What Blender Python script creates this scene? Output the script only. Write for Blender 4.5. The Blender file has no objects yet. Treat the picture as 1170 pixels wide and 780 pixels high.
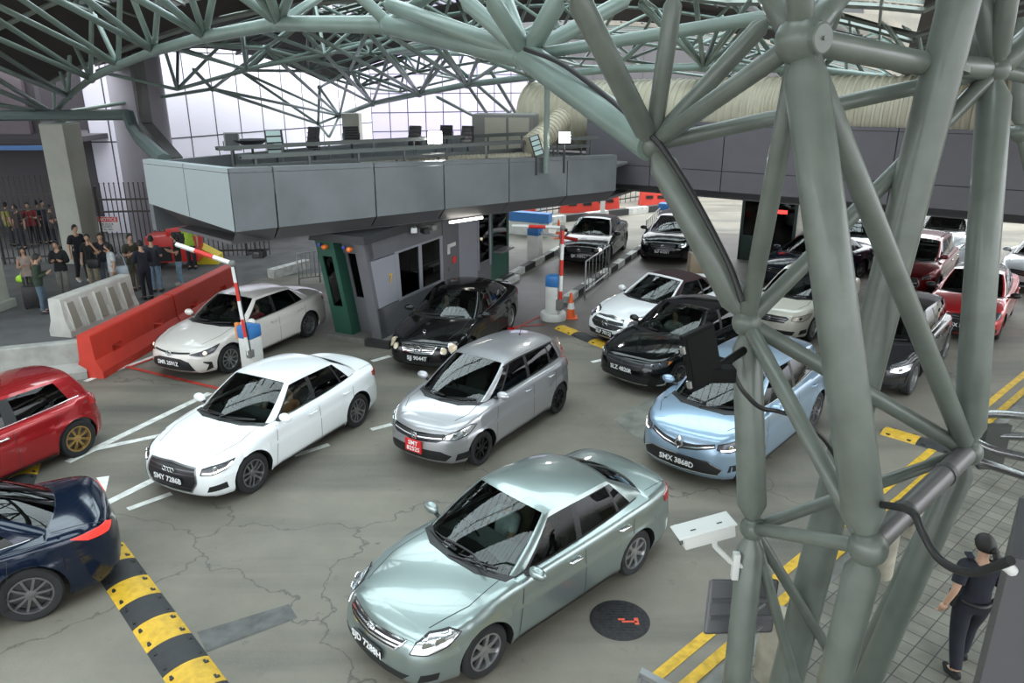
import bpy, bmesh, math, random
from mathutils import Vector, Matrix
from math import sin, cos, pi, sqrt, radians, atan2
random.seed(7)
SC = bpy.context.scene
COL = SC.collection

# ---------------------------------------------------------------- camera
CAM_H, PITCH, FPX = 6.096, radians(19.0053), 862.66
cd = bpy.data.cameras.new('camera')
cd.sensor_width = 36.0
cd.lens = 36.0 * FPX / 1170.0
cd.clip_start = 0.05
cd.clip_end = 400
cam = bpy.data.objects.new('camera', cd)
COL.objects.link(cam)
cam.location = (0, 0, CAM_H)
cam.rotation_euler = (pi / 2 - PITCH, 0, 0)
SC.camera = cam

# ---------------------------------------------------------------- light
SC.view_settings.view_transform = 'Standard'
SC.view_settings.look = 'None'
SC.view_settings.gamma = 1
SC.view_settings.use_curve_mapping = False
SC.view_settings.exposure = 0.72
W = bpy.data.worlds.new('overcast_sky')
SC.world = W
W.use_nodes = True
nt = W.node_tree
nt.nodes.clear()
wo = nt.nodes.new('ShaderNodeOutputWorld')
wb = nt.nodes.new('ShaderNodeBackground')
tc = nt.nodes.new('ShaderNodeTexCoord')
sx = nt.nodes.new('ShaderNodeSeparateXYZ')
rp = nt.nodes.new('ShaderNodeValToRGB')
rp.color_ramp.elements[0].position = 0.48
rp.color_ramp.elements[0].color = (.22, .22, .22, 1)
rp.color_ramp.elements[1].position = 0.80
rp.color_ramp.elements[1].color = (.93, .98, 1.0, 1)
el = rp.color_ramp.elements.new(0.54)
el.color = (.50, .53, .56, 1)
mp = nt.nodes.new('ShaderNodeMapRange')
mp.inputs[1].default_value = -1
nt.links.new(tc.outputs['Generated'], sx.inputs[0])
nt.links.new(sx.outputs['Z'], mp.inputs[0])
nt.links.new(mp.outputs[0], rp.inputs[0])
nt.links.new(rp.outputs[0], wb.inputs[0])
nt.links.new(wb.outputs[0], wo.inputs[0])
wb.inputs[1].default_value = 3.6

# ---------------------------------------------------------------- unprojection helpers (camera frame = world frame)
_fw = Vector((0, cos(PITCH), -sin(PITCH)))
_up = Vector((0, sin(PITCH), cos(PITCH)))
def ray(px, py):
    return _fw + Vector((1, 0, 0)) * ((px - 585) / FPX) - _up * ((py - 390) / FPX)
def G(px, py, z=0.0):
    d = ray(px, py)
    return Vector((0, 0, CAM_H)) + d * ((z - CAM_H) / d.z)
def YY(px, py, y):
    d = ray(px, py)
    return Vector((0, 0, CAM_H)) + d * (y / d.y)
def DD(px, py, dep):
    return Vector((0, 0, CAM_H)) + ray(px, py) * dep

# ---------------------------------------------------------------- materials
MATS = {}
def mat(name, col, rough=.5, metal=0.0, coat=0.0, noise=0.0, nscale=8.0, bump=0.0, emit=0.0, spec=.5, col2=None, trans=0.0, alpha=1.0, detail=4):
    if name in MATS: return MATS[name]
    m = bpy.data.materials.new(name)
    m.use_nodes = True
    n = m.node_tree
    b = n.nodes['Principled BSDF']
    c = tuple(col) + (1,)
    b.inputs['Base Color'].default_value = c
    b.inputs['Roughness'].default_value = rough
    b.inputs['Metallic'].default_value = metal
    b.inputs['Coat Weight'].default_value = coat
    b.inputs['Coat Roughness'].default_value = .04
    b.inputs['Specular IOR Level'].default_value = spec
    b.inputs['Transmission Weight'].default_value = trans
    if emit:
        b.inputs['Emission Color'].default_value = c
        b.inputs['Emission Strength'].default_value = emit
    if noise or bump:
        t = n.nodes.new('ShaderNodeTexCoord')
        nz = n.nodes.new('ShaderNodeTexNoise')
        nz.inputs['Scale'].default_value = nscale
        nz.inputs['Detail'].default_value = detail
        n.links.new(t.outputs['Object'], nz.inputs['Vector'])
        if noise:
            mx = n.nodes.new('ShaderNodeMix')
            mx.data_type = 'RGBA'
            c2 = tuple(col2) + (1,) if col2 else tuple(max(0, v * (1 - noise)) for v in col) + (1,)
            mx.inputs['A'].default_value = c
            mx.inputs['B'].default_value = c2
            r = n.nodes.new('ShaderNodeValToRGB')
            r.color_ramp.elements[0].position = .38
            r.color_ramp.elements[1].position = .68
            n.links.new(nz.outputs['Fac'], r.inputs[0])
            n.links.new(r.outputs[0], mx.inputs['Factor'])
            n.links.new(mx.outputs['Result'], b.inputs['Base Color'])
        if bump:
            bp = n.nodes.new('ShaderNodeBump')
            bp.inputs['Strength'].default_value = bump
            n.links.new(nz.outputs['Fac'], bp.inputs['Height'])
            n.links.new(bp.outputs[0], b.inputs['Normal'])
    MATS[name] = m
    return m
def glassmat(name, tint, rough=.01, ior=1.4, base=(.02, .02, .02), opacity=.0):
    """thin pane: fresnel reflection over a tinted see-through sheet"""
    if name in MATS: return MATS[name]
    m = bpy.data.materials.new(name)
    m.use_nodes = True
    n = m.node_tree
    n.nodes.clear()
    o = n.nodes.new('ShaderNodeOutputMaterial')
    tr = n.nodes.new('ShaderNodeBsdfTransparent')
    tr.inputs[0].default_value = tuple(tint) + (1,)
    gl = n.nodes.new('ShaderNodeBsdfGlossy')
    gl.inputs['Roughness'].default_value = rough
    gl.inputs[0].default_value = (1, 1, 1, 1)
    fr = n.nodes.new('ShaderNodeFresnel')
    fr.inputs[0].default_value = ior
    mx = n.nodes.new('ShaderNodeMixShader')
    n.links.new(fr.outputs[0], mx.inputs[0])
    n.links.new(tr.outputs[0], mx.inputs[1])
    n.links.new(gl.outputs[0], mx.inputs[2])
    n.links.new(mx.outputs[0], o.inputs[0])
    MATS[name] = m
    return m
def paint(name, col, metal=.55, rough=.33, coat=1.0):
    if "paint_" + name in MATS: return MATS["paint_" + name]
    return mat('paint_' + name, col, rough, metal, coat)

BLK = mat('black_plastic', (.012, .012, .013), .45)
RUB = mat('tyre_rubber', (.016, .016, .017), .75)
DRK = mat('dark_interior', (.045, .047, .05), .8)
SEATM = mat('seat_fabric', (.085, .085, .09), .9)
SEATB = mat('beige_seat_fabric', (.11, .095, .07), .85)
CHR = mat('chrome', (.75, .76, .77), .12, 1.0)
ALU = mat('brushed_alloy', (.46, .47, .48), .3, .9)
GUN = mat('gunmetal_alloy', (.27, .27, .28), .3, .85)
GLS = glassmat('clear_car_glass', (.50, .58, .54), ior=1.5)
GLD = glassmat('dark_tinted_glass', (.10, .11, .11))
LENS = glassmat('clear_lamp_lens', (.85, .88, .9), .02, 1.45)
REDL = mat('red_lamp_lens', (.38, .010, .012), .15, 0, 1.0)
AMB = mat('amber_lamp_lens', (.75, .22, .03), .2, 0, .6)
LAMPW = mat('lamp_reflector', (.62, .64, .66), .15, .8)
LAMPON = mat('daytime_running_lamp', (1.0, .97, .9), .3, emit=4)
HALO = mat('warm_headlamp_bulb', (1.0, .83, .58), .3, emit=1.2)
PLB = mat('black_number_plate', (.01, .01, .01), .35)
PLR = mat('red_number_plate', (.62, .02, .02), .35)
PLW = mat('white_plate_lettering', (.85, .85, .85), .5)
SKIN = mat('skin', (.52, .31, .21), .55)
HAIR = mat('black_hair', (.012, .010, .009), .55)

# ---------------------------------------------------------------- mesh helpers
class MB:
    """collects shapes and links them as ONE mesh object"""
    def __init__(s): s.v = []; s.f = []; s.mi = []
    def add(s, vs, fs, mi=0):
        o = len(s.v)
        s.v += [tuple(v) for v in vs]
        s.f += [tuple(i + o for i in f) for f in fs]
        s.mi += [mi] * len(fs)
        return s
    def box(s, lo, hi, M=None, mi=0, bev=0.0):
        x0, y0, z0 = lo; x1, y1, z1 = hi
        vs = [Vector(p) for p in ((x0,y0,z0),(x1,y0,z0),(x1,y1,z0),(x0,y1,z0),(x0,y0,z1),(x1,y0,z1),(x1,y1,z1),(x0,y1,z1))]
        fs = [(0,3,2,1),(4,5,6,7),(0,1,5,4),(1,2,6,5),(2,3,7,6),(3,0,4,7)]
        if bev > 0:
            bm = bmesh.new()
            bv = [bm.verts.new(v) for v in vs]
            for f in fs: bm.faces.new([bv[i] for i in f])
            bmesh.ops.bevel(bm, geom=bm.edges[:], offset=bev, segments=2, affect='EDGES', profile=.5)
            bm.verts.index_update()
            vs = [v.co.copy() for v in bm.verts]; fs = [[v.index for v in f.verts] for f in bm.faces]
            bm.free()
        if M is not None: vs = [M @ v for v in vs]
        return s.add(vs, fs, mi)
    def tube(s, pts, r, n=12, caps=True, mi=0):
        pts = [Vector(p) for p in pts]
        rs = r if isinstance(r, (list, tuple)) else [r] * len(pts)
        vs = []; prev = None
        for i, p in enumerate(pts):
            if i == 0: t = pts[1] - pts[0]
            elif i == len(pts) - 1: t = pts[-1] - pts[-2]
            else: t = (pts[i+1] - p).normalized() + (p - pts[i-1]).normalized()
            t = t.normalized() if t.length > 1e-9 else Vector((0,0,1))
            if prev is None:
                a = Vector((0, 0, 1)) if abs(t.z) < .9 else Vector((1, 0, 0))
                u = t.cross(a).normalized()
            else:
                u = (prev - t * prev.dot(t)).normalized()
            prev = u
            w = t.cross(u)
            for k in range(n):
                an = 2 * pi * k / n
                vs.append(p + (u * cos(an) + w * sin(an)) * rs[i])
        fs = []
        for i in range(len(pts) - 1):
            for k in range(n):
                a = i * n + k; b = i * n + (k + 1) % n
                fs.append((a, b, b + n, a + n))
        if caps:
            fs.append(tuple(range(n - 1, -1, -1)))
            fs.append(tuple((len(pts) - 1) * n + k for k in range(n)))
        return s.add(vs, fs, mi)
    def lathe(s, prof, n=24, M=None, mi=0, cap=True):
        """prof: (r, z) around local z"""
        vs = []
        for r, z in prof:
            for k in range(n):
                an = 2 * pi * k / n
                v = Vector((r * cos(an), r * sin(an), z))
                vs.append(M @ v if M is not None else v)
        fs = []
        for i in range(len(prof) - 1):
            for k in range(n):
                a = i * n + k; b = i * n + (k + 1) % n
                fs.append((a, b, b + n, a + n))
        if cap and prof[0][0] > 1e-4: fs.append(tuple(range(n - 1, -1, -1)))
        if cap and prof[-1][0] > 1e-4: fs.append(tuple((len(prof) - 1) * n + k for k in range(n)))
        return s.add(vs, fs, mi)
    def ball(s, c, r, n=16, sc=(1, 1, 1), mi=0):
        m = n // 2
        vs = []; fs = []
        c = Vector(c)
        for i in range(m + 1):
            th = pi * i / m
            for k in range(n):
                ph = 2 * pi * k / n
                vs.append(c + Vector((r*sc[0]*sin(th)*cos(ph), r*sc[1]*sin(th)*sin(ph), r*sc[2]*cos(th))))
        for i in range(m):
            for k in range(n):
                a = i * n + k; b = i * n + (k + 1) % n
                fs.append((a, a + n, b + n, b))
        return s.add(vs, fs, mi)
    def prism(s, poly, z0, z1, M=None, mi=0):
        n = len(poly)
        vs = [Vector((p[0], p[1], z0)) for p in poly] + [Vector((p[0], p[1], z1)) for p in poly]
        if M is not None: vs = [M @ v for v in vs]
        fs = [tuple(range(n - 1, -1, -1)), tuple(range(n, 2 * n))]
        for i in range(n):
            j = (i + 1) % n
            fs.append((i, j, j + n, i + n))
        return s.add(vs, fs, mi)
    def build(s, name, m, parent=None, smooth=None, recalc=True, merge=False):
        me = bpy.data.meshes.new(name)
        me.from_pydata([tuple(v) for v in s.v], [], s.f)
        ms = m if isinstance(m, (list, tuple)) else [m]
        for x in ms: me.materials.append(x)
        if len(ms) > 1: me.polygons.foreach_set('material_index', s.mi)
        if merge or recalc:
            bm = bmesh.new(); bm.from_mesh(me)
            bmesh.ops.remove_doubles(bm, verts=bm.verts, dist=1e-5)
            if recalc: bmesh.ops.recalc_face_normals(bm, faces=bm.faces)
            bm.to_mesh(me); bm.free()
        me.update()
        if smooth is not None:
            me.polygons.foreach_set('use_smooth', [True] * len(me.polygons))
            if smooth < 180: me.set_sharp_from_angle(angle=radians(smooth))
        o = bpy.data.objects.new(name, me)
        COL.objects.link(o)
        if parent is not None: o.parent = parent
        return o
def tag(o, label=None, cat=None, group=None, kind=None):
    if label: o['label'] = label
    if cat: o['category'] = cat
    if group: o['group'] = group
    if kind: o['kind'] = kind
    return o
def empty(name, loc=(0, 0, 0), rz=0.0, label=None, cat=None, group=None):
    o = bpy.data.objects.new(name, None)
    COL.objects.link(o)
    o.location = loc
    o.rotation_euler = (0, 0, rz)
    o.empty_display_size = .2
    return tag(o, label, cat, group)
def copy_tree(o, parent=None):
    c = o.copy()
    COL.objects.link(c)
    c.parent = parent
    for ch in list(o.children): copy_tree(ch, c)
    return c
_txt = {}
def text_mesh(s, size, depth=.002, bold=.0, sx=1.0):
    k = (s, size, depth, bold, sx)
    if k in _txt: return _txt[k]
    cu = bpy.data.curves.new('txt', 'FONT')
    cu.body = s; cu.size = size; cu.extrude = depth; cu.align_x = 'CENTER'; cu.align_y = 'CENTER'; cu.offset = bold
    cu.resolution_u = 2
    o = bpy.data.objects.new('txt', cu)
    COL.objects.link(o)
    dg = bpy.context.evaluated_depsgraph_get()
    me = bpy.data.meshes.new_from_object(o.evaluated_get(dg))
    COL.objects.unlink(o)
    bpy.data.objects.remove(o)
    if sx != 1.0:
        for v in me.vertices: v.co.x *= sx
    _txt[k] = me
    return me
def text(name, s, size, m, M, parent=None, depth=.002, bold=0.0, sx=1.0):
    me = text_mesh(s, size, depth, bold, sx).copy()
    me.materials.clear(); me.materials.append(m)
    me.transform(M)
    o = bpy.data.objects.new(name, me)
    COL.objects.link(o)
    if parent is not None: o.parent = parent
    return o
def interp(tab, x):
    """monotone-ish cubic through (x, y) pairs sorted by x"""
    n = len(tab)
    if x <= tab[0][0]: return tab[0][1]
    if x >= tab[-1][0]: return tab[-1][1]
    for i in range(n - 1):
        if x <= tab[i+1][0]: break
    x0, y0 = tab[i]; x1, y1 = tab[i+1]
    h = x1 - x0
    s = (y1 - y0) / h
    def slope(j):
        if j <= 0: return (tab[1][1]-tab[0][1])/(tab[1][0]-tab[0][0])
        if j >= n-1: return (tab[-1][1]-tab[-2][1])/(tab[-1][0]-tab[-2][0])
        a = (tab[j][1]-tab[j-1][1])/(tab[j][0]-tab[j-1][0]); b = (tab[j+1][1]-tab[j][1])/(tab[j+1][0]-tab[j][0])
        return 0 if a*b <= 0 else 2*a*b/(a+b)
    m0, m1 = slope(i), slope(i+1)
    t = (x - x0) / h
    return (2*t**3-3*t**2+1)*y0 + (t**3-2*t**2+t)*h*m0 + (-2*t**3+3*t**2)*y1 + (t**3-t**2)*h*m1
def catmull(P, per=8):
    out = []
    Q = [P[0]] + list(P) + [P[-1]]
    for i in range(1, len(Q) - 2):
        p0, p1, p2, p3 = (Vector(q) for q in Q[i-1:i+3])
        for k in range(per):
            t = k / per
            out.append(.5 * ((2*p1) + (p2-p0)*t + (2*p0-5*p1+4*p2-p3)*t*t + (3*p1-p0-3*p2+p3)*t**3))
    out.append(Vector(P[-1]))
    return out
mat('black_lamp_housing', (.018, .018, .02), .5); mat('white_plastic', (.7, .7, .68), .4); mat('grey_cabinet', (.17, .17, .16), .5)
mat('unlit_lamp_face', (.05, .05, .05), .12); mat('cream_cabinet_door', (.33, .32, .26), .5); mat('sign_red', (.6, .04, .04), .5); mat('sign_white', (.75, .75, .75), .5)
mat('black_suitcase', (.015, .015, .017), .5)
mat('white_housing', (.62, .63, .60), .4); mat('black_casing', (.006, .006, .006), .6, spec=.15)
mat('dark_lamp', (.10, .10, .11), .2, .5); mat('dark_chrome', (.10, .10, .11), .3, .7); mat('grey_trim', (.10, .11, .11), .7); mat('black_alloy', (.02, .02, .02), .35, .5)
# ================================================================ SETTING
def ground_mat():
    m = bpy.data.materials.new('worn_concrete'); m.use_nodes = True
    n = m.node_tree; L = n.links
    b = n.nodes['Principled BSDF']
    tc = n.nodes.new('ShaderNodeTexCoord')
    def noise(sc, det=5, rough=.6, vec=None, dist=0):
        t = n.nodes.new('ShaderNodeTexNoise'); t.inputs['Scale'].default_value = sc; t.inputs['Detail'].default_value = det
        t.inputs['Roughness'].default_value = rough; t.inputs['Distortion'].default_value = dist
        L.new(vec or tc.outputs['Object'], t.inputs['Vector']); return t.outputs['Fac']
    def ramp(f, p0, p1, c0=(0,0,0,1), c1=(1,1,1,1)):
        r = n.nodes.new('ShaderNodeValToRGB'); r.color_ramp.elements[0].position = p0; r.color_ramp.elements[1].position = p1
        r.color_ramp.elements[0].color = c0; r.color_ramp.elements[1].color = c1; L.new(f, r.inputs[0]); return r.outputs[0]
    def mix(f, a, c):
        x = n.nodes.new('ShaderNodeMix'); x.data_type = 'RGBA'; L.new(f, x.inputs['Factor'])
        for k, v in (('A', a), ('B', c)):
            if isinstance(v, tuple): x.inputs[k].default_value = v + (1,)
            else: L.new(v, x.inputs[k])
        return x.outputs['Result']
    base = mix(ramp(noise(.35, 6, .65), .35, .66), (.225, .205, .165), (.145, .132, .108))
    # tyre-rubbed streaks along the lanes
    mpg = n.nodes.new('ShaderNodeMapping'); mpg.inputs['Rotation'].default_value = (0, 0, radians(-64)); mpg.inputs['Scale'].default_value = (.12, 1.1, 1)
    L.new(tc.outputs['Object'], mpg.inputs['Vector'])
    c1 = mix(ramp(noise(.9, 4, .55, mpg.outputs[0]), .48, .72), base, (.092, .086, .074))
    c2 = mix(ramp(noise(3.2, 8, .75), .60, .74), c1, (.075, .072, .065))
    c3 = mix(ramp(noise(38, 3, .5), .55, .75), c2, (.17, .165, .145))
    vo = n.nodes.new('ShaderNodeTexVoronoi'); vo.feature = 'DISTANCE_TO_EDGE'; vo.inputs['Scale'].default_value = .16
    nz = n.nodes.new('ShaderNodeTexNoise'); nz.inputs['Scale'].default_value = 1.6; nz.inputs['Detail'].default_value = 6
    L.new(tc.outputs['Object'], nz.inputs['Vector'])
    mv = n.nodes.new('ShaderNodeVectorMath'); mv.operation = 'ADD'
    sc_ = n.nodes.new('ShaderNodeVectorMath'); sc_.operation = 'SCALE'; sc_.inputs['Scale'].default_value = 1.1
    L.new(nz.outputs['Color'], sc_.inputs[0]); L.new(tc.outputs['Object'], mv.inputs[0]); L.new(sc_.outputs[0], mv.inputs[1])
    L.new(mv.outputs[0], vo.inputs['Vector'])
    c4 = mix(ramp(vo.outputs['Distance'], .0, .003, (1,1,1,1), (0,0,0,1)), c3, (.085, .08, .07))
    L.new(c4, b.inputs['Base Color'])
    rr = n.nodes.new('ShaderNodeMapRange'); rr.inputs['To Min'].default_value = .42; rr.inputs['To Max'].default_value = .85
    L.new(noise(.5, 5, .6), rr.inputs[0]); L.new(rr.outputs[0], b.inputs['Roughness'])
    bp = n.nodes.new('ShaderNodeBump'); bp.inputs['Strength'].default_value = .12; bp.inputs['Distance'].default_value = .02
    L.new(noise(25, 4), bp.inputs['Height']); L.new(bp.outputs[0], b.inputs['Normal'])
    return m
GROUND = ground_mat()
g = MB(); g.add([(-70, -25, 0), (75, -25, 0), (75, 110, 0), (-70, 110, 0)], [(0, 1, 2, 3)])
tag(g.build('floor', GROUND), kind='structure')

def flat(name, poly, m, z=.004, parent=None, th=None, **k):
    mb = MB()
    if th: mb.prism([(p[0], p[1]) for p in poly], z - th, z)
    else: mb.add([(p[0], p[1], z) for p in poly], [tuple(range(len(poly)))])
    o = mb.build(name, m, parent)
    if k: tag(o, **k)
    return o
def stripe_poly(a, b, w):
    a = Vector(a).to_2d(); b = Vector(b).to_2d()
    t = (b - a).normalized(); nn = Vector((-t.y, t.x)) * w/2
    return [a + nn, a - nn, b - nn, b + nn]
LD = Vector((.42, .9075)); LP = Vector((.9075, -.42))       # lane direction and its perpendicular
asph = mat('dark_asphalt', (.13, .13, .13), .8, noise=.35, nscale=1.2, bump=.1)
flat('floor_pedestrian_area', [(-60, 14), (-11.9, 15.2), (-10.2, 17.8), (-8.2, 24), (-3.4, 26.2), (3, 41), (3, 100), (-60, 100)], asph, .003, kind='structure')
wet = mat('oily_lane_concrete', (.075, .06, .052), .5, noise=.6, nscale=1.4, col2=(.10, .088, .076), bump=.05)
flat('floor_lane_strip', [(-3.0, 19.0), (3.3, 17.6), (7.8, 27.5), (2.5, 28.5), (-.2, 23.4)], wet, .004, kind='structure')
flat('floor_lane_strip', [(3.9, 20.3), (5.6, 19.6), (12.5, 31.5), (6.5, 32)], wet, .0045, kind='structure')
# tiled pavement at the right
def tile_mat():
    m = bpy.data.materials.new('pavement_tiles'); m.use_nodes = True
    n = m.node_tree; L = n.links; b = n.nodes['Principled BSDF']
    tc = n.nodes.new('ShaderNodeTexCoord'); mpg = n.nodes.new('ShaderNodeMapping'); mpg.inputs['Rotation'].default_value = (0, 0, radians(-42))
    L.new(tc.outputs['Object'], mpg.inputs['Vector'])
    bk = n.nodes.new('ShaderNodeTexBrick'); bk.offset = 0; bk.inputs['Scale'].default_value = 1
    bk.inputs['Brick Width'].default_value = .21; bk.inputs['Row Height'].default_value = .21; bk.inputs['Mortar Size'].default_value = .007
    bk.inputs['Color1'].default_value = (.21, .20, .165, 1); bk.inputs['Color2'].default_value = (.155, .15, .125, 1); bk.inputs['Mortar'].default_value = (.05, .05, .045, 1)
    L.new(mpg.outputs[0], bk.inputs['Vector'])
    nz = n.nodes.new('ShaderNodeTexNoise'); nz.inputs['Scale'].default_value = 2.2; nz.inputs['Detail'].default_value = 6; L.new(tc.outputs['Object'], nz.inputs['Vector'])
    mx = n.nodes.new('ShaderNodeMix'); mx.data_type = 'RGBA'; mx.blend_type = 'MULTIPLY'; mx.inputs['Factor'].default_value = .8
    r = n.nodes.new('ShaderNodeValToRGB'); r.color_ramp.elements[0].position = .3; r.color_ramp.elements[0].color = (.5, .5, .48, 1); r.color_ramp.elements[1].position = .65
    L.new(nz.outputs['Fac'], r.inputs[0]); L.new(bk.outputs['Color'], mx.inputs['A']); L.new(r.outputs[0], mx.inputs['B'])
    L.new(mx.outputs['Result'], b.inputs['Base Color']); b.inputs['Roughness'].default_value = .7
    return m
yd = (Vector((11.1, 15.1)) - Vector((1.75, 6.5))).normalized(); yn = Vector((yd.y, -yd.x))
y0 = Vector((1.75, 6.5))
e0 = y0 - yd*6 + yn*.42; e1 = y0 + yd*30 + yn*.42
flat('floor_pavement', [e0, e0 + yn*14, e1 + yn*14, e1], tile_mat(), .10, th=.1, kind='structure')
kerbm = mat('grey_kerb_stone', (.20, .20, .185), .8, noise=.4, nscale=3)
k0 = e0 - yn*.14; k1 = e1 - yn*.14
flat('trim_1', [k0, e0, e1, k1], kerbm, .11, th=.11, kind='structure')

YEL = mat('yellow_road_paint', (.72, .44, .035), .6, noise=.35, nscale=9)
WHT = mat('white_road_paint', (.78, .78, .74), .6, noise=.3, nscale=7)
REDP = mat('red_road_paint', (.52, .05, .035), .6, noise=.4, nscale=6)
for k, (off) in enumerate((-.16, .12)):
    a = y0 - yd*5 + yn*off; b = y0 + yd*28 + yn*off
    flat('yellow_kerb_line', stripe_poly(a, b, .13), YEL, .008, label=('double yellow kerb line, the stripe nearer the cars', 'double yellow kerb line, the stripe nearer the tiled pavement')[k], cat='road marking', group='double yellow lines')
_lz = [.006]
def line(p, q, w, m, lab, z=None, name='painted_line', grp=None):
    _lz[0] += .0006; z = _lz[0]
    flat(name, stripe_poly(G(*p), G(*q), w), m, z, label=lab, cat='road marking', group=grp)
line((77, 528), (240, 449), .16, WHT, 'long white line running from the red hatchback\'s gold wheel to the white sedan')
line((105, 514), (205, 493), .14, WHT, 'white line branching off towards the hood of the white sedan')
line((118, 577), (196, 538), .15, WHT, 'white line that ends at the dark blue car\'s rear corner')
line((146, 582), (196, 564), .12, WHT, 'short white dash in front of the white sedan\'s bumper')
line((97, 436), (180, 406), .13, WHT, 'white edge line along the foot of the red barrier')
line((336, 521), (376, 508), .12, WHT, 'white dash beside the white sedan\'s rear door')
line((424, 491), (448, 485), .12, WHT, 'small white dash left of the silver hatchback\'s bumper')
line((425, 413), (446, 407), .14, WHT, 'white line stub by the toll booth island in front of the black sedan')
line((676, 414), (690, 411), .12, WHT, 'tiny white dash left of the black car with chrome bumper')
line((144, 419), (262, 447), .10, REDP, 'red painted line crossing in front of the cream white sedan')
line((144, 421), (180, 408), .09, REDP, 'red painted line running along the white edge line')
line((572, 384), (636, 352), .07, REDP, 'red painted line leading to the barrier post foot')
line((560, 376), (622, 371), .07, REDP, 'red painted line left of the barrier post')
flat('painted_arrow', [G(110, 546), G(125, 544), G(121, 562)], WHT, .009, label='white arrow tip poking out behind the dark blue car', cat='road marking')
flat('painted_patch', [G(770, 600), G(786, 597), G(800, 606), G(778, 612)], WHT, .009, label='white paint patch behind the silver-green sedan', cat='road marking')
for k, (p, q, lab) in enumerate((((1080, 262), (1103, 257), 'far white dash right of the white van'), ((1150, 285), (1170, 280), 'far white dash at the right edge'), ((995, 352), (1010, 347), 'white dash behind the cream white car'), ((882, 300), (900, 296), 'white dash near the far railing'))):
    line(p, q, .12, WHT, lab)
# concrete patches / joints
patm = mat('pale_concrete_patch', (.22, .215, .19), .8, noise=.4, nscale=3)
flat('floor_patch', [G(700, 480), G(752, 450), G(800, 470), G(745, 512)], patm, .0035, kind='structure')
flat('floor_patch', [G(225, 722), G(330, 690), G(340, 706), G(236, 745)], mat('grey_patch', (.12, .12, .115), .75, noise=.4, nscale=5), .0035, kind='structure')
# manhole
mh = empty('manhole_cover', G(708, 708), 0, 'round dark manhole cover with red paint marks beside the silver-green sedan', 'manhole cover')
mb = MB(); mb.lathe([(0, .010), (.33, .010), (.335, .006), (.36, .006), (.36, -.02)], 40)
mb.build('iron_plate', mat('cast_iron', (.035, .034, .036), .55, .4, noise=.5, nscale=20, bump=.5), mh, smooth=30)
mb = MB()
for k in range(-6, 7):
    w = sqrt(.30**2 - (k*.046)**2)
    mb.box((-w, k*.046 - .008, .009), (w, k*.046 + .008, .0135))
mb.build('tread_ribs', mat('cast_iron', (.03, .03, .03)), mh)
mb = MB(); mb.box((.02, -.06, .0136), (.20, -.03, .0145)); mb.box((.17, -.10, .0136), (.22, .02, .0145)); mb.box((-.02, -.02, .0136), (.06, .01, .0145))
mb.build('red_paint_mark', mat('red_spray', (.7, .10, .05), .6), mh)

# ---- kerbs painted black and white
KB = mat('black_kerb_paint', (.025, .025, .025), .6, noise=.3, nscale=6); KW = mat('white_kerb_paint', (.60, .60, .57), .6, noise=.35, nscale=6)
def kerb(a, b, w=.22, h=.20, seg=.9, label='', first=0, parent=None):
    a = Vector(a).to_2d(); b = Vector(b).to_2d(); L = (b - a).length; n = max(1, round(L/seg)); t = (b - a)/L
    nn = Vector((-t.y, t.x))*w/2
    root = empty('painted_kerb', (a.x, a.y, 0), 0, label, 'kerb')
    for k in range(n):
        p = t*(L*k/n); q = t*(L*(k+1)/n)
        mb = MB(); mb.prism([p+nn, p-nn, q-nn, q+nn], 0, h)
        mb.build('kerb_block', KB if (k+first) % 2 else KW, root)
    return root
isl = mat('island_concrete', (.17, .165, .15), .8, noise=.4, nscale=2)
kerb(G(556, 333), G(640, 287), label='black and white kerb beside the far black sedan, on its left')
kerb(G(646, 346), G(738, 283), seg=.75, label='black and white kerb of the island under the steel railing')
kerb(G(738, 283), G(752, 262), seg=.75, label='kerb end running back towards the far blue-topped post')
kerb(G(565, 262), G(760, 240), seg=1.3, h=.3, w=.3, label='long black and white kerb across the far side of the lanes')
kerb(G(310, 318), G(352, 306), seg=1.6, h=.3, w=.3, first=0, label='kerb beside the pedestrian area behind the cream white sedan')
b0, b1 = Vector((-4.6, 17.86)), Vector((-2.92, 17.16))
flat('floor_island', [b0, b1, b1 + LD*7.6, b0 + LD*7.6], isl, .15, th=.15, kind='structure')
kerb(b0.lerp(b1, .62), b1, seg=.7, w=.16, h=.17, label='black and white kerb in front of the toll booth', first=1)
kerb(b1, b1 + LD*7.4, seg=.9, w=.16, h=.17, label='black and white kerb along the toll booth wall', first=1)

# ---- white daylit walls behind
WW = mat('white_wall_panel', (.80, .78, .88), .4)
WL = mat('lilac_wall_panel', (.55, .50, .66), .45)
GRW = mat('grey_wall', (.22, .215, .235), .6)
SEAM = mat('dark_joint', (.05, .05, .06), .6)
def panel_wall(name, a, b, z0, z1, m, nx, zs, th=.3, sw=.05, seamm=None):
    a = Vector(a); b = Vector(b); t = (b-a).normalized(); n = Vector((-t.y, t.x))
    mb = MB(); mb.prism([a, b, b + n*th, a + n*th], z0, z1)
    w = tag(mb.build(name, m), kind='structure')
    s = MB(); L = (b-a).length
    for k in range(nx + 1):
        p = a + t*(L*k/nx)
        s.prism([p - t*sw/2 - n*.01, p + t*sw/2 - n*.01, p + t*sw/2 + n*.02, p - t*sw/2 + n*.02], z0, z1)
    for z in zs: s.prism([a - n*.01, b - n*.01, b + n*.02, a + n*.02], z - sw/2, z + sw/2)
    s.build('panel_joints', seamm or SEAM, w)
    return w
wa = Vector((-15.6, 32.0)); 
panel_wall('wall_left', wa, wa + LD*17, -.0, 9.5, WW, 11, (3.75, 7.3))
panel_wall('wall_left_return', wa + Vector((-1.6, -.2)), wa, 0, 9.5, WW, 2, (3.75,))
wb_ = wa + LD*17
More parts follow.
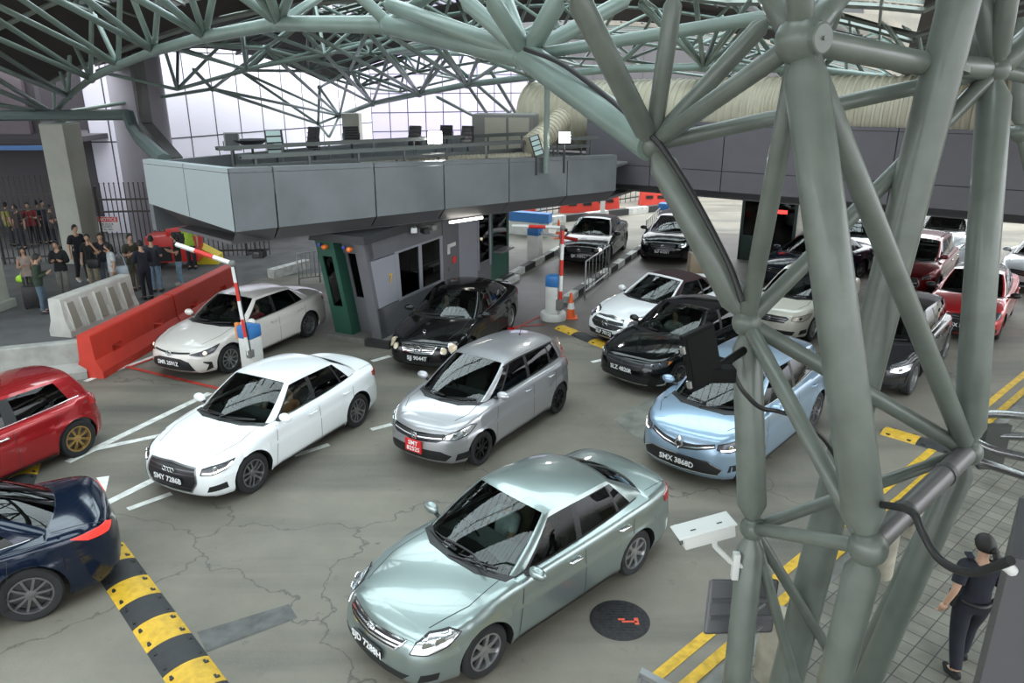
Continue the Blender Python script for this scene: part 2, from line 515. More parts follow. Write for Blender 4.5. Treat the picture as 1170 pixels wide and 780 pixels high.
panel_wall('wall_back', wb_, wb_ + Vector((10.5, 3.5)), 0, 8.5, WL, 10, (3.2, 4.3, 5.4, 6.5))
panel_wall('wall_occluder_right', wb_ + Vector((10.6, 3.5)), wb_ + Vector((52, -8)), 0, 9.5, mat('occluder_wall_grey', (.09, .085, .09), .6), 14, (3.0, 5.5))  # added occluder wall, dark to keep bright sky out of hood reflections
# dark building mass on the left behind the fence
mb = MB(); mb.box((-32, 34, 0), (-17.6, 35, 9)); mb.box((-32, 28.5, 3.9), (-16.5, 34.5, 4.1)); mb.box((-32, 28.3, 4.1), (-17.0, 28.6, 9))
wbd = tag(mb.build('wall_building', mat('dark_building', (.055, .048, .055), .6)), kind='structure')
mb = MB(); mb.box((-32, 28.0, 3.75), (-15.9, 28.18, 3.9)); mb.box((-16.0, 28.0, 2.4), (-15.85, 28.15, 3.9))
tag(mb.build('blue_gate_frame', mat('blue_paint', (.06, .17, .42), .5)), 'blue painted frame over the dark gateway behind the left column', 'frame')
for k in range(6):
    mb = MB(); mb.box((-31 + k*2.4, 28.1, 4.3), (-29.3 + k*2.4, 28.28, 8.8))
    mb.build('facade_panel', mat('mauve_panel', (.13, .105, .12), .6), wbd)
# big round grey pillar in front of the white wall
p = YY(165, 150, 29.5)
mb = MB(); mb.lathe([(.95, 0), (.95, 9)], 40, Matrix.Translation((p.x - .05, 29.5, 0)))
tag(mb.build('round_pillar', mat('grey_cladding', (.30, .28, .32), .5), smooth=40), 'wide round grey clad pillar in front of the white wall', 'pillar')
# column left
CRM = mat('cream_column_paint', (.42, .43, .37), .6, noise=.12, nscale=1.5)
def box_column(x, y, w, h, lab, steel=True):
    r = empty('concrete_column', (x, y, 0), radians(-8), lab, 'column')
    mb = MB(); mb.box((-w/2, -w/2, 0), (w/2, w/2, h), bev=.02); mb.build('shaft', CRM, r)
    mb = MB(); mb.box((-w*.62, -w*.62, 0), (w*.62, w*.62, .25), bev=.02); mb.build('plinth', CRM, r)
    if steel:
        mb = MB(); mb.tube([(0, 0, h), (0, 0, h + .35)], .22, 16); mb.box((-.4, -.4, h), (.4, .4, h + .04)); mb.build('bearing_stub', STEEL, r, smooth=40)
    return r
STEEL = mat('sage_green_steel', (.20, .265, .235), .38, noise=.12, nscale=3, coat=.15)
STEELN = mat('grey_green_steel', (.135, .155, .132), .38, noise=.2, nscale=5, coat=.2)
box_column(-15.35, 26.6, .88, 4.75, 'cream square column beside the fence, under the end of the roof arch')
box_column(-14.75, 20.4, .8, 6.5, 'cream square column cut off by the left edge', False)

# ---- fence
FEN = mat('dark_fence_steel', (.06, .055, .05), .5, .3)
def fence(a, b, h, lab, nmax=60, step=.16):
    a = Vector(a); b = Vector(b); L = (b-a).length; t = (b-a)/L
    r = empty('steel_fence', (a.x, a.y, 0), atan2(t.y, t.x), lab, 'fence')
    mb = MB()
    for z in (.18, h*.62, h*.78): mb.box((0, -.03, z), (L, .03, z + .06))
    mb.build('rail', FEN, r)
    n = int(L/step)
    for k in range(n + 1):
        mb = MB(); x = L*k/n
        post = k % 15 == 0
        mb.tube([(x, 0, 0), (x, 0, h)] if not post else [(x, 0, 0), (x, 0, h*.95)], .018 if not post else .05, 6)
        mb.ball((x, 0, h if not post else h*.95), .03 if not post else .06, 8)
        mb.build('fence_post' if post else 'picket', FEN, r)
fence((-22.5, 24.6), (-16.0, 26.6), 3.0, 'tall dark picket fence left of the cream column')
fence((-14.7, 26.9), (-9.0, 27.6), 2.7, 'tall dark picket fence right of the cream column, with the notice sign')
# notice sign
s = empty('notice_sign', YY(124, 256, 26.88), 0, 'red and white NOTICE sign hung on the fence', 'sign')
mb = MB(); mb.box((-.30, .0, .20), (-.26, .10, .26)); mb.box((.26, .0, .20), (.30, .10, .26)); mb.build('hook', ALU, s)
mb = MB(); mb.box((-.36, -.01, -.27), (.36, .01, .27), bev=.01); mb.build('sign_board', mat('sign_white', (.75, .75, .75), .5), s)
mb = MB(); mb.box((-.35, -.016, .08), (.35, -.009, .26)); mb.build('red_header', mat('sign_red', (.6, .04, .04), .5), s)
MX = Matrix.Rotation(pi/2, 4, 'X')
text('sign_text', 'NOTICE', .17, mat('sign_white', ()), Matrix.Translation((0, -.018, .165)) @ MX, s, .001, .002)
bt = mat('sign_black', (.02, .02, .02), .5)
text('sign_text', 'THIS DOOR', .10, bt, Matrix.Translation((-.08, -.013, .0)) @ MX, s, .001, .001)
text('sign_text', 'CLOSED', .11, bt, Matrix.Translation((-.08, -.013, -.09)) @ MX, s, .001, .001)
text('sign_text', 'AT ALL TIMES', .07, bt, Matrix.Translation((-.08, -.013, -.19)) @ MX, s, .001, .001)
mb = MB(); mb.lathe([(.085, -.014), (.085, -.020)], 20, Matrix.Translation((.25, 0, -.10)) @ MX.inverted() @ Matrix.Rotation(pi, 4, 'X')); mb.build('round_symbol', mat('sign_red', ()), s)
# ================================================================ ROOF
RO = Vector((-15.3, 26.2))             # a spring point; bays run along LP (25 m) and LD (14.5 m)
def roofz(x, y):
    d = Vector((x, y)) - RO
    u = d.dot(LP); v = d.dot(LD)
    return 6.05 + 3.6*min(1, max(0, (20 - y)/8)) + 2.1*abs(sin(pi*u/25.5))**.9 + 1.3*abs(sin(pi*v/14.5)) + 0
ROOFM = mat('brown_roof_deck', (.055, .046, .043), .75, noise=.3, nscale=.8)
RAFT = mat('pale_purlin_steel', (.20, .22, .20), .5, .2)
dk = MB(); du = .85; dv = .966
us = [-25.5 + du*i for i in range(91)]; vs_ = [-29 + dv*j for j in range(61)]
idx = {}
def rp_(u, v):
    p = RO + LP*u + LD*v
    return p
def is_sky(i, j):
    u = us[i]; v = vs_[j]
    # long skylight strips running across the lanes
    jj = j % 6
    ul = (u % 25.5)
    return (jj in (2, 3, 4) if u > 6 else jj in (2, 3)) and 4.5 < ul < 25
V_ = []; 
for i in range(91):
    for j in range(61):
        p = rp_(us[i], vs_[j]); V_.append((p.x, p.y, roofz(p.x, p.y)))
F_ = []; S_ = []
for i in range(90):
    for j in range(60):
        q = (i*61 + j, (i+1)*61 + j, (i+1)*61 + j + 1, i*61 + j + 1)
        u = us[i]; v = vs_[j]
        # keep the deck off the outer corner where the white wall stands in the open air
        if u < -.5 and v > 1: continue
        if u < 2.5 and v > 15.5: continue
        if v > 16.5: continue
        if u > 44: continue
        if V_[q[0]][1] > 26.9 and V_[q[0]][0] < -14.5: continue
        (S_ if is_sky(i, j) else F_).append(q)
dk.add(V_, F_)
rf = dk.build('ceiling', ROOFM); tag(rf, kind='structure')
sk = MB(); sk.add(V_, S_)
sko = sk.build('skylight_glazing', glassmat('skylight_glass', (.80, .90, .92), .05, 1.3), rf)
me = rf.modifiers.new('thick', 'SOLIDIFY'); me.thickness = .12; me.offset = 1
# purlins under the deck, glazing bars across the skylights
mb = MB()
for j in range(0, 61, 3):
    if vs_[j] > 16.4: continue
    for i0 in range(0, 82, 1):
        u = us[i0]
        if (u < -.5 and vs_[j] > 1) or u > 44 or (u < 2.5 and vs_[j] > 15.5): continue
        a = rp_(u, vs_[j]); b = rp_(us[i0+1], vs_[j])
        mb.tube([(a.x, a.y, roofz(a.x, a.y) - .1), (b.x, b.y, roofz(b.x, b.y) - .1)], .07, 4, False)
mb.build('purlins', RAFT, rf)
mb = MB()
for i in range(0, 84, 1):
    for j in range(2, 60, 6):
        if is_sky(i, j) and vs_[j] < 14.5 and us[i] < 43:
            a = rp_(us[i], vs_[j]); b = rp_(us[i], vs_[j+3])
            mb.tube([(a.x, a.y, roofz(a.x, a.y) - .04), (b.x, b.y, roofz(b.x, b.y) - .04)], .035, 4, False)
mb.build('glazing_bars', RAFT, rf)

def pd(px, py, d): return DD(px, py, d)
def member(root, a, b, r, m=None, name='steel_tube', cone=True, n=14):
    """tube with the conical ends that screw into the ball nodes"""
    a = Vector(a); b = Vector(b); L = (b-a).length; t = (b-a)/L
    mb = MB()
    k = min(.15*r/.1, L*.15)
    if cone: mb.tube([a, a + t*k*.45, a + t*k*1.15, b - t*k*1.15, b - t*k*.45, b], [r*.42, r*.45, r, r, r*.45, r*.42], n)
    else: mb.tube([a, b], r, n)
    return mb.build(name, m or STEEL, root, smooth=40)
def node(root, p, r, m=None):
    mb = MB(); mb.ball(p, r, 18); return mb.build('ball_node', m or STEEL, root, smooth=180)

# --- arched truss from the left column to the foreground column
A1 = [(62.5, 130, 26), (78, 110, 24), (103.6, 90, 21.6), (135, 75, 19.2), (176, 58.5, 16.8), (234, 42, 14.2), (318.5, 26.7, 12.0), (445.6, 28.7, 9.6), (602, 63.6, 7.0)]
NA = [pd(*q) for q in A1]
NB = pd(745, 165, 5.5)
at = empty('arched_roof_truss', (0, 0, 0), 0, 'big pale green tubular arch rising from the left cream column to the foreground column', 'truss')
for k in range(8): member(at, NA[k], NA[k+1], (.085, .09, .095, .10, .105, .11, .115, .125)[k], cone=False, name='arch_tube')
member(at, NA[8], NB, .128, cone=False, name='arch_tube')
for k, p in enumerate(NA): node(at, p, .13 if k < 6 else .135)
# small sleeve where the arch tube meets its node
for (k, px, py, d) in ((0,0,92,21),(0,0,104,21.5),(0,0,120,22),(1,0,61,19.5),(1,0,78,19.5),(2,0,24,18),(2,0,45,18),(3,26,0,16),(3,0,8,16.5),(4,66,0,14),(4,100,0,14),(5,160,0,12.5),(5,186,0,12.5)):
    member(at, NA[k], pd(px, py, d) + (pd(px, py, d) - NA[k])*.5, .068, name='web_tube')
for (k, px, py, d) in ((0,61,77,25.3),(1,80,51,23),(1,70,85,24.2),(2,104.6,22,20.5),(2,88,57,21.8),(3,137,0,18),(3,113,28,19.5),(4,155,6,16),(4,181,0,15.5),(5,218,-4,13),(5,243,-2,13.2),(6,294,-6,11),(6,308,-4,11),(6,272,-8,11.4),(6,330,-4,11.2),(6,363,-2,12.8),(7,412,-4,9.5),(7,520,-30,8.0)):
    q = pd(px, py, d); member(at, NA[k], q + (q - NA[k])*.3, .062 if k < 6 else .075, name='web_tube')
for (k, a, b, r) in ((7, (440, 4, 9.0), (594, 60, 7.05), .085), (8, (602, 63, 7.0), (556, -8, 6.4), .075), (8, (602, 63, 7.0), (524, -6, 7.2), .075), (8, (602, 63, 7.0), (642, -8, 6.4), .09), (8, (602, 63, 7.0), (722, -4, 7.6), .075), (8, (602, 63, 7.0), (577, -8, 7.8), .06)):
    member(at, pd(*a), pd(*b), r, name='web_tube')
member(at, NA[8], pd(884, 18, 5.6), .052, name='web_tube')
# second and third lines of lattice behind
a2 = empty('arched_roof_truss', (0, 0, 0), 0, 'more distant thin pale green arch springing from the white box column above the canopy', 'truss')
A2 = [(388, 132, 39), (426, 118, 36), (479, 107, 32), (534, 96.5, 28.5), (608, 88, 25), (700, 79, 23), (803.6, 76, 22), (935, 80, 22), (1060, 96, 23)]
N2 = [pd(*q) for q in A2]
for k in range(8): member(a2, N2[k], N2[k+1], .115, cone=False, name='arch_tube')
for p in N2: node(a2, p, .16)
X1 = pd(302.5, 55.4, 24); Y1 = pd(242.6, 101.5, 29); Z1 = pd(363.6, 141.5, 37); X2 = pd(400, 80, 30); X3 = pd(365, 100, 34); X4 = pd(445, 60, 27)
for p in (X1, Y1, Z1, X2, X3, X4): node(a2, p, .11)
segs = [(X1, pd(236, 51, 22)), (X1, pd(336, 34, 21)), (X1, Y1), (X1, N2[0]), (X1, N2[1]), (X1, X2), (Y1, N2[0]), (Y1, pd(220, 78, 27)), (Y1, Z1), (Y1, NA[0]), (N2[1], pd(347, 37, 22)), (N2[2], pd(352, 37, 20)),
        (Z1, N2[0]), (Z1, X3), (Z1, pd(276, 82, 32)), (N2[0], X3), (N2[0], X2), (N2[0], pd(276, 82, 32)), (N2[1], X2), (N2[1], X4), (N2[2], X4), (N2[2], X2), (X2, X3), (X2, X4), (N2[0], pd(376, 157, 36)), (Z1, pd(376, 157, 36)),
        (N2[2], pd(420, 36, 20)), (N2[3], pd(445, 40, 18)), (N2[3], pd(505, 52, 20)), (N2[3], pd(495, 50, 22)), (N2[3], pd(548, 62, 22)), (N2[3], pd(575, 70, 23)), (N2[4], pd(560, 70, 22)), (N2[4], pd(578, 60, 20)),
        (N2[2], pd(505, 60, 26)), (N2[2], pd(520, 55, 25)), (N2[4], pd(590, 140, 30)), (N2[3], pd(560, 135, 32)), (pd(560, 80, 27), pd(592, 134, 31)), (pd(520, 75, 27), pd(590, 136, 31)), (pd(498, 110, 30), pd(560, 142, 33)), (pd(440, 60, 24), pd(505, 52, 20)),
        (X4, pd(505, 52, 20)), (X4, pd(548, 62, 22)), (X2, pd(420, 36, 20)),
        (N2[5], pd(660, 20, 18)), (N2[5], pd(690, 30, 20)), (N2[6], pd(730, 4, 17)), (N2[6], pd(778, 40, 20)), (N2[6], pd(758, 8, 18)), (N2[6], pd(795, 0, 17)), (N2[6], pd(826, 18, 19)), (N2[6], pd(858, 0, 17)), (N2[6], pd(876, 22, 19)), (N2[5], pd(745, 40, 20)),
        (N2[6], pd(842, 30, 19)), (N2[7], pd(905, 20, 19)), (N2[7], pd(962, 8, 18)), (N2[7], pd(985, 40, 20)), (N2[8], pd(1000, 10, 18)), (N2[8], pd(1045, 20, 19)), (N2[7], pd(925, 40, 20)), (N2[8], pd(1100, 40, 20)), (N2[7], pd(880, 45, 20)), (N2[8], pd(1025, 46, 19))]
for a, b in segs: member(a2, a, b, .065, name='web_tube', n=8)
# third layer: upper chords over the middle and right, cris-crossing
a3 = empty('space_frame', (0, 0, 0), 0, 'dense lattice of thin pale tubes under the dark roof, behind the arches', 'truss')
rnd = random.Random(4)
nodes = []
for i in range(0, 13):
    for j in range(0, 6):
        u = 2 + i*3.1; v = -3 + j*3.4
        p = RO + LP*u + LD*v
        if p.y < 23 : continue
        z = roofz(p.x, p.y)
        nodes.append((i, j, Vector((p.x, p.y, z - .35))))
nd = {(i, j): p for i, j, p in nodes}
lo = {}
for (i, j), p in nd.items():
    q = RO + LP*(2 + (i+.5)*3.1) + LD*(-3 + (j+.5)*3.4)
    lo[(i, j)] = Vector((q.x, q.y, roofz(q.x, q.y) - 1.75))
es = []
for (i, j), p in nd.items():
    if (i+1, j) in nd: es.append((p, nd[(i+1, j)]))
    if (i, j+1) in nd: es.append((p, nd[(i, j+1)]))
    b = lo[(i, j)]
    for q in ((i, j), (i+1, j), (i, j+1), (i+1, j+1)):
        if q in nd: es.append((b, nd[q]))
    if (i+1, j) in lo: es.append((b, lo[(i+1, j)]))
    if (i, j+1) in lo: es.append((b, lo[(i, j+1)]))
es.sort(key=lambda e: (e[0]+e[1]).length)
for e in es[:100]: member(a3, e[0], e[1], .055, name='lattice_tube', n=8, cone=False)
mb = MB()
for e in es[100:]: mb.tube([e[0], e[1]], .055, 8)
tag(mb.build('far_lattice_tubes', STEEL, a3, smooth=40), kind='stuff')

# --- foreground lattice column
lc = empty('lattice_column', G(930, 900), 0, 'big foreground column of thick grey-green tubes meeting in ball joints', 'column')
lo_ = lc.location.copy()
def LPT(px, py, d): return DD(px, py, d) - lo_
N = dict(A=LPT(915, 45, 4.25), B=LPT(745, 165, 5.5), C=LPT(853, 368, 5.4), D=LPT(860, 603, 5.6), E=LPT(992, 625, 4.5), F=LPT(1106, 516, 5.7), G=LPT(1138, 80, 5.4))
STC = STEELN
def mem(a, b, r, cone=True):
    a = N[a] if isinstance(a, str) else LPT(*a); b = N[b] if isinstance(b, str) else LPT(*b)
    return member(lc, a, b, r, STC, cone=cone, n=24)
for k, r in dict(A=.143, B=.088, C=.104, D=.094, E=.115, F=.105, G=.095).items(): node(lc, N[k], r, STC)
# flange plate on the top node
mb = MB()
cdir = (Vector((0, 0, CAM_H)) - lo_ - N['A']).normalized(); sd = (cdir + Vector((.9, 0, .05))).normalized()
M = Matrix.Translation(N['A'] + sd*.135) @ sd.to_track_quat('Z', 'Y').to_matrix().to_4x4()
mb.lathe([(.085, -.02), (.085, .012), (.075, .018), (.012, .018), (.012, .03), (0, .03)], 24, M); mb.build('flange_cap', STC, lc, smooth=30)
mem('A', 'E', .122)
mem('A', 'F', .070)
mem('A', 'C', .062)
mem('A', 'B', .060)
member(lc, LPT(882, 16, 4.9), N['B'], .062, STC, n=20)
mem('A', (1052, 72, 5.1), .078, False)
member(lc, LPT(1040, 71, 5.05), N['G'], .078, STC, n=20)
mem('B', (652, -18, 4.6), .078)
mem('B', (772, -14, 5.0), .062)
mem('B', 'C', .103)
mem('B', 'G', .055)
mem('C', 'G', .058)
mem('C', 'D', .105)
mem('C', 'F', .058)
mem('C', 'E', .055)
mem('C', (858, 350, 5.4), .03)
mem('D', 'E', .048)
mem('D', 'F', .045)
mem('G', 'F', .112)
member(lc, N['F'], N['E'], .075, mat('grey_pipe', (.17, .165, .165), .35, .4), cone=False, n=24)
mem('D', (836, 830, 5.9), .100)
mem('D', (918, 810, 6.0), .040)
mem('D', (958, 760, 6.4), .042)
mem('E', (938, 840, 5.2), .105)
mem('F', (975, 815, 6.6), .105)
mem('F', (958, 812, 6.9), .085)
# the sloping main raker that passes behind, from top right to the foot
mem((1112, -60, 4.9), (880, 850, 6.6), .132, False)
mb = MB(); c0 = LPT(1085, 75, 5.13); c1 = LPT(1083, 82, 5.14); mb.tube([c0, c1], .137, 24); mb.build('weld_collar', STC, lc, smooth=40)
# tubes above the two upper nodes
for (a, b, r) in (('A', (912, -60, 4.0), .075), ('A', (862, -50, 4.6), .10), ('A', (985, -40, 5.0), .085), ('A', (893, -60, 4.5), .07), ('G', (1118, -20, 5.2), .075), ('G', (1158, -40, 5.0), .07), ('G', (1190, 30, 5.5), .085), ('G', (1075, -10, 6.2), .09), ('G', (1230, 100, 6), .05)):
    mem(a, b, r)
for q in (.30, .72):
    p_ = N['E'].lerp(N['F'], q); d_ = (N['F'] - N['E']).normalized()
    mb = MB(); mb.tube([p_ - d_*.03, p_ + d_*.03], .084, 20); mb.build('pipe_clamp', mat('clamp_grey', (.10, .10, .10), .5, .4), lc, smooth=40)
# foot plates where the struts meet the ground
mb = MB(); mb.lathe([(.75, 0), (.75, .5), (.7, .55)], 28, Matrix.Translation((0, 0, 0))); mb.build('concrete_footing', kerbm, lc, smooth=30)
# second node on the far right edge
rc = empty('lattice_column', DD(1160, 160, 9), 0, 'dark slim lattice strut at the right edge beyond the big column', 'column')
ro = rc.location.copy()
member(rc, DD(1166, 20, 8.8) - ro, DD(1165, 150, 9) - ro, .085, STEELN); member(rc, DD(1165, 150, 9) - ro, DD(1120, 140, 10) - ro, .05, STEELN); member(rc, DD(1165, 150, 9) - ro, DD(1190, 260, 9.5) - ro, .05, STEELN)
node(rc, DD(1165, 152, 9) - ro, .11, STEELN)
# black cables clipped to the column
def cable(pts, r, lab, n=8):
    o = MB(); o.tube(catmull([DD(*q) for q in pts], 8), r, n)
    return tag(o.build('black_cable', mat('cable_sheath', (.015, .015, .015), .45), smooth=60), lab, 'cable')
cable([(600, 56, 6.7), (640, 72, 6.3), (690, 108, 5.9), (735, 148, 5.45), (756, 168, 5.35), (790, 220, 5.3), (832, 300, 5.25), (848, 345, 5.22)], .022, 'black cable taped along the arch tube down to the left ball joints')
cable([(838, 425, 5.1), (848, 445, 5.1), (868, 465, 5.15), (890, 470, 5.2), (912, 478, 5.1), (940, 500, 5.1), (960, 530, 5.2)], .016, 'thin black cable looping off the left tube below the monitor')
cable([(1004, 576, 4.4), (1030, 580, 4.2), (1045, 588, 4.0), (1055, 610, 3.9), (1075, 640, 3.8), (1110, 654, 3.6), (1155, 640, 3.3)], .022, 'thick black cable drooping across the railing to the grey cabinet')
# ================================================================ TOLL CANOPY, WALKWAY, DUCTS
PAN = mat('grey_aluminium_cladding', (.165, .18, .19), .42, .2, noise=.25, nscale=.9)
PANW = mat('walkway_cladding', (.125, .12, .135), .45, .2, noise=.1, nscale=1.2)
PAN2 = mat('pale_aluminium_cladding', (.34, .39, .40), .42, .2)
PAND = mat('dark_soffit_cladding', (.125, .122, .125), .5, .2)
F0 = Vector((-5.78, 15.65)); F1 = Vector((3.0, 22.0)); LC = Vector((-8.42, 17.6))
def quadband(mb, a0, a1, b0, b1):   # 3-D corner quad
    mb.add([a0, a1, b1, b0], [(0, 1, 2, 3)])
cn = empty('toll_canopy', (F0.x, F0.y, 0), 0, 'long grey clad canopy carried over the toll booths', 'canopy')
def V3(p, z): return Vector((p[0] - F0.x, p[1] - F0.y, z))
inn = Vector((-.59, .81)) * .28       # inward offset
zt0, zt1, zm, zb = 4.42, 4.12, 3.12, 2.80
npan = 6
fr = [0, .085, .30, .47, .65, .83, 1.0]
for k in range(npan):
    a, b = fr[k], fr[k+1]
    p = F0.lerp(F1, a + .0015); q = F0.lerp(F1, b - .0015)
    za = zt0 + (zt1-zt0)*a; zb_ = zt0 + (zt1-zt0)*b
    mb = MB()
    mb.add([V3(p, zm), V3(q, zm), V3(q, zb_ - .10), V3(p, za - .10), V3(p + inn*.15, zm), V3(q + inn*.15, zm), V3(q + inn*.15, zb_ - .10), V3(p + inn*.15, za - .10)],
           [(0, 1, 2, 3), (4, 7, 6, 5), (0, 3, 7, 4), (1, 5, 6, 2), (3, 2, 6, 7), (0, 4, 5, 1)])
    mb.build('fascia_panel', PAN, cn)
    mb = MB()
    mb.add([V3(p, za - .09), V3(q, zb_ - .09), V3(q, zb_), V3(p, za), V3(p + inn, za), V3(q + inn, zb_)], [(0, 1, 2, 3), (3, 2, 5, 4)])
    mb.build('coping_panel', PAN, cn)
    mb = MB()
    mb.add([V3(p + inn*.1, zm - .01), V3(q + inn*.1, zm - .01), V3(q + inn*1.3, zb), V3(p + inn*1.3, zb)], [(0, 1, 2, 3)])
    mb.build('lower_fascia', PAND, cn)
in2 = Vector((.55, .83))*.2
for k, (a, b) in enumerate(((0, .5), (.5, 1))):
    p = LC.lerp(F0, a + .003); q = LC.lerp(F0, b - .003)
    mb = MB()
    zl = [3.42 + (3.12 - 3.42)*x for x in (a, b)]
    mb.add([V3(p, zl[0]), V3(q, zl[1]), V3(q, zt0 - .1), V3(p, zt0 - .1)], [(0, 1, 2, 3)])
    mb.build('end_panel', PAN2, cn)
    mb = MB()
    mb.add([V3(p, zt0 - .09), V3(q, zt0 - .09), V3(q, zt0), V3(p, zt0), V3(p + in2, zt0), V3(q + in2, zt0)], [(0, 1, 2, 3), (3, 2, 5, 4)])
    mb.build('end_coping', PAN2, cn)
    mb = MB()
    mb.add([V3(p + in2*.2, zl[0]), V3(q + in2*.2, zl[1]), V3(q + in2*1.5 + Vector((.4, .3)), zb), V3(p + in2*1.5 + Vector((.4, .3)), zb)], [(0, 1, 2, 3)])
    mb.build('end_soffit', PAND, cn)
back = [LC, Vector((-6.4, 20.6)), Vector((-1.0, 27.5)), Vector((4.5, 25.5)), F1]
mb = MB(); pl = [F0 + inn*1.3] + [F1 + inn*1.3] + [Vector((4.5, 25.4)), Vector((-1.0, 27.4)), Vector((-6.0, 20.8)), LC + Vector((.6, .0))]
mb.prism([(p[0]-F0.x, p[1]-F0.y) for p in pl], zb - .01, zb + .06); mb.build('soffit', PAND, cn)
mb = MB(); pl = [F0 + inn*.3 + Vector((-.0, .05)), F1 + inn*.3, Vector((4.5, 25.4)), Vector((-1.0, 27.4)), Vector((-6.4, 20.7)), LC + in2*.5]
mb.prism([(p[0]-F0.x, p[1]-F0.y) for p in pl], 3.75, 3.82); mb.build('roof_slab', mat('canopy_roof', (.16, .155, .15), .8, noise=.4, nscale=1.5), cn)
mb = MB()
for a, b in ((Vector((-6.4, 20.7)), LC), (Vector((-1.0, 27.4)), Vector((-6.4, 20.7)))):
    t = (b-a).normalized(); n = Vector((-t.y, t.x))*.15
    mb.prism([(v[0]-F0.x, v[1]-F0.y) for v in (a, b, b + n, a + n)], zb, 4.36)
mb.build('back_parapet', PAN, cn)

# walkway facade, perpendicular to the lanes
Q0 = Vector((3.95, 22.9)); Q1 = Vector((12.1, 17.4)); QD = (Q1 - Q0).normalized(); QN = Vector((-QD.y, QD.x))
if QN.y < 0: QN = -QN
w2 = empty('overhead_walkway', (Q0.x, Q0.y, 0), 0, 'grey clad overhead walkway crossing behind the steel column', 'walkway')
def V4(p, z): return Vector((p[0]-Q0.x, p[1]-Q0.y, z))
A0 = Q0 - QD*2.0
L = 26.0; ns = 12
for k in range(ns):
    p = A0 + QD*(L*k/ns + .012); q = A0 + QD*(L*(k+1)/ns - .012)
    for z0, z1, m, o0, o1 in ((3.72, 4.92, PANW, 0, 0), (3.15, 3.70, PANW, 0, 0), (4.935, 5.02, PANW, 0, 0), (2.92, 3.14, PAND, .35, .03)):
        mb = MB()
        mb.add([V4(p + QN*o0, z0), V4(q + QN*o0, z0), V4(q + QN*o1, z1), V4(p + QN*o1, z1)], [(0, 1, 2, 3)])
        mb.build('cladding_panel' if m is PANW else 'lower_fascia', m, w2)
mb = MB(); 
pp = [A0 + QN*.06, A0 + QD*L + QN*.06, A0 + QD*L + QN*3.4, A0 + QN*3.4]
mb.prism([(v[0]-Q0.x, v[1]-Q0.y) for v in pp], 3.0, 5.0); mb.build('deck_core', mat('joint_black', (.02, .02, .022), .7), w2)
pp = [A0 + QN*.36, A0 + QD*L + QN*.36, A0 + QD*L + QN*3.4, A0 + QN*3.4]
mb = MB(); mb.prism([(v[0]-Q0.x, v[1]-Q0.y) for v in pp], 2.90, 2.99); mb.build('soffit', PAND, w2)
mb = MB(); mb.add([V4(A0, 3.15), V4(A0 + QN*3.4, 3.15), V4(A0 + QN*3.4, 5.02), V4(A0, 5.02)], [(0, 1, 2, 3)]); mb.build('end_panel', PAN2, w2)

# ribbed air duct
DUC = mat('cream_duct', (.46, .43, .33), .55, noise=.3, nscale=.8, col2=(.33, .30, .22))
def ribbed(path, r, name, lab, step=.20, amp=.045, cat='duct', close=True):
    path = [Vector(p) for p in path]
    pts = []; rs = []
    for i in range(len(path) - 1):
        a, b = path[i], path[i+1]; n = max(1, int((b-a).length/step))
        for k in range(n):
            for f, rr in ((0, r), (.12, r + amp), (.38, r + amp), (.5, r), (.9, r)):
                pts.append(a.lerp(b, (k + f)/n)); rs.append(rr)
    pts.append(path[-1]); rs.append(r)
    if close:
        pts = [pts[0]] + pts; rs = [r*.4] + rs; pts[0] = pts[1] - (pts[2]-pts[1]).normalized()*.01
    mb = MB(); mb.tube(pts, rs, 28)
    o = mb.build(name, DUC, smooth=50)
    return tag(o, lab, cat)
ds = A0 + QN*1.5 - QD*2.9
ribbed([(ds.x, ds.y, 4.98), (ds.x + QD.x*9, ds.y + QD.y*9, 5.15), (ds.x + QD.x*25, ds.y + QD.y*25, 5.2)], 1.06, 'large_ribbed_duct', 'huge cream ribbed air duct lying along the overhead walkway')
p0 = YY(642, 135, 21.6); p1 = YY(606, 168, 20.6)
ribbed([p0, p0.lerp(p1, .5) + Vector((.02, 0, -.02)), p1], .30, 'branch_duct', 'cream ribbed branch duct sloping down from the huge duct', .12, .02)
a = YY(640, 168, 21.0); b = YY(408, 170, 18.9)
mb = MB()
ribbed([Vector((p1.x, p1.y, 4.22)), Vector((b.x, b.y, 4.20))], .09, 'thin_ribbed_duct', 'thin cream ribbed duct running along the canopy top', .10, .012)
# equipment cabinet next to the branch duct
o = YY(578, 150, 24); cb = empty('rooftop_cabinet', (o.x, 24, 3.82), radians(-10), 'grey metal cabinet on the canopy left of the huge duct', 'cabinet')
mb = MB(); mb.box((-.95, -.5, 0), (.95, .5, 1.35), bev=.03); mb.build('housing', mat('grey_cabinet', (.17, .17, .16), .5), cb)
mb = MB(); mb.box((-.55, -.53, .1), (.1, -.5, 1.25)); mb.build('cabinet_door', mat('cream_cabinet_door', (.33, .32, .26), .5), cb)
mb = MB(); mb.box((.18, -.53, .1), (.8, -.5, 1.25)); mb.build('cabinet_door', mat('cream_cabinet_door', ()), cb)

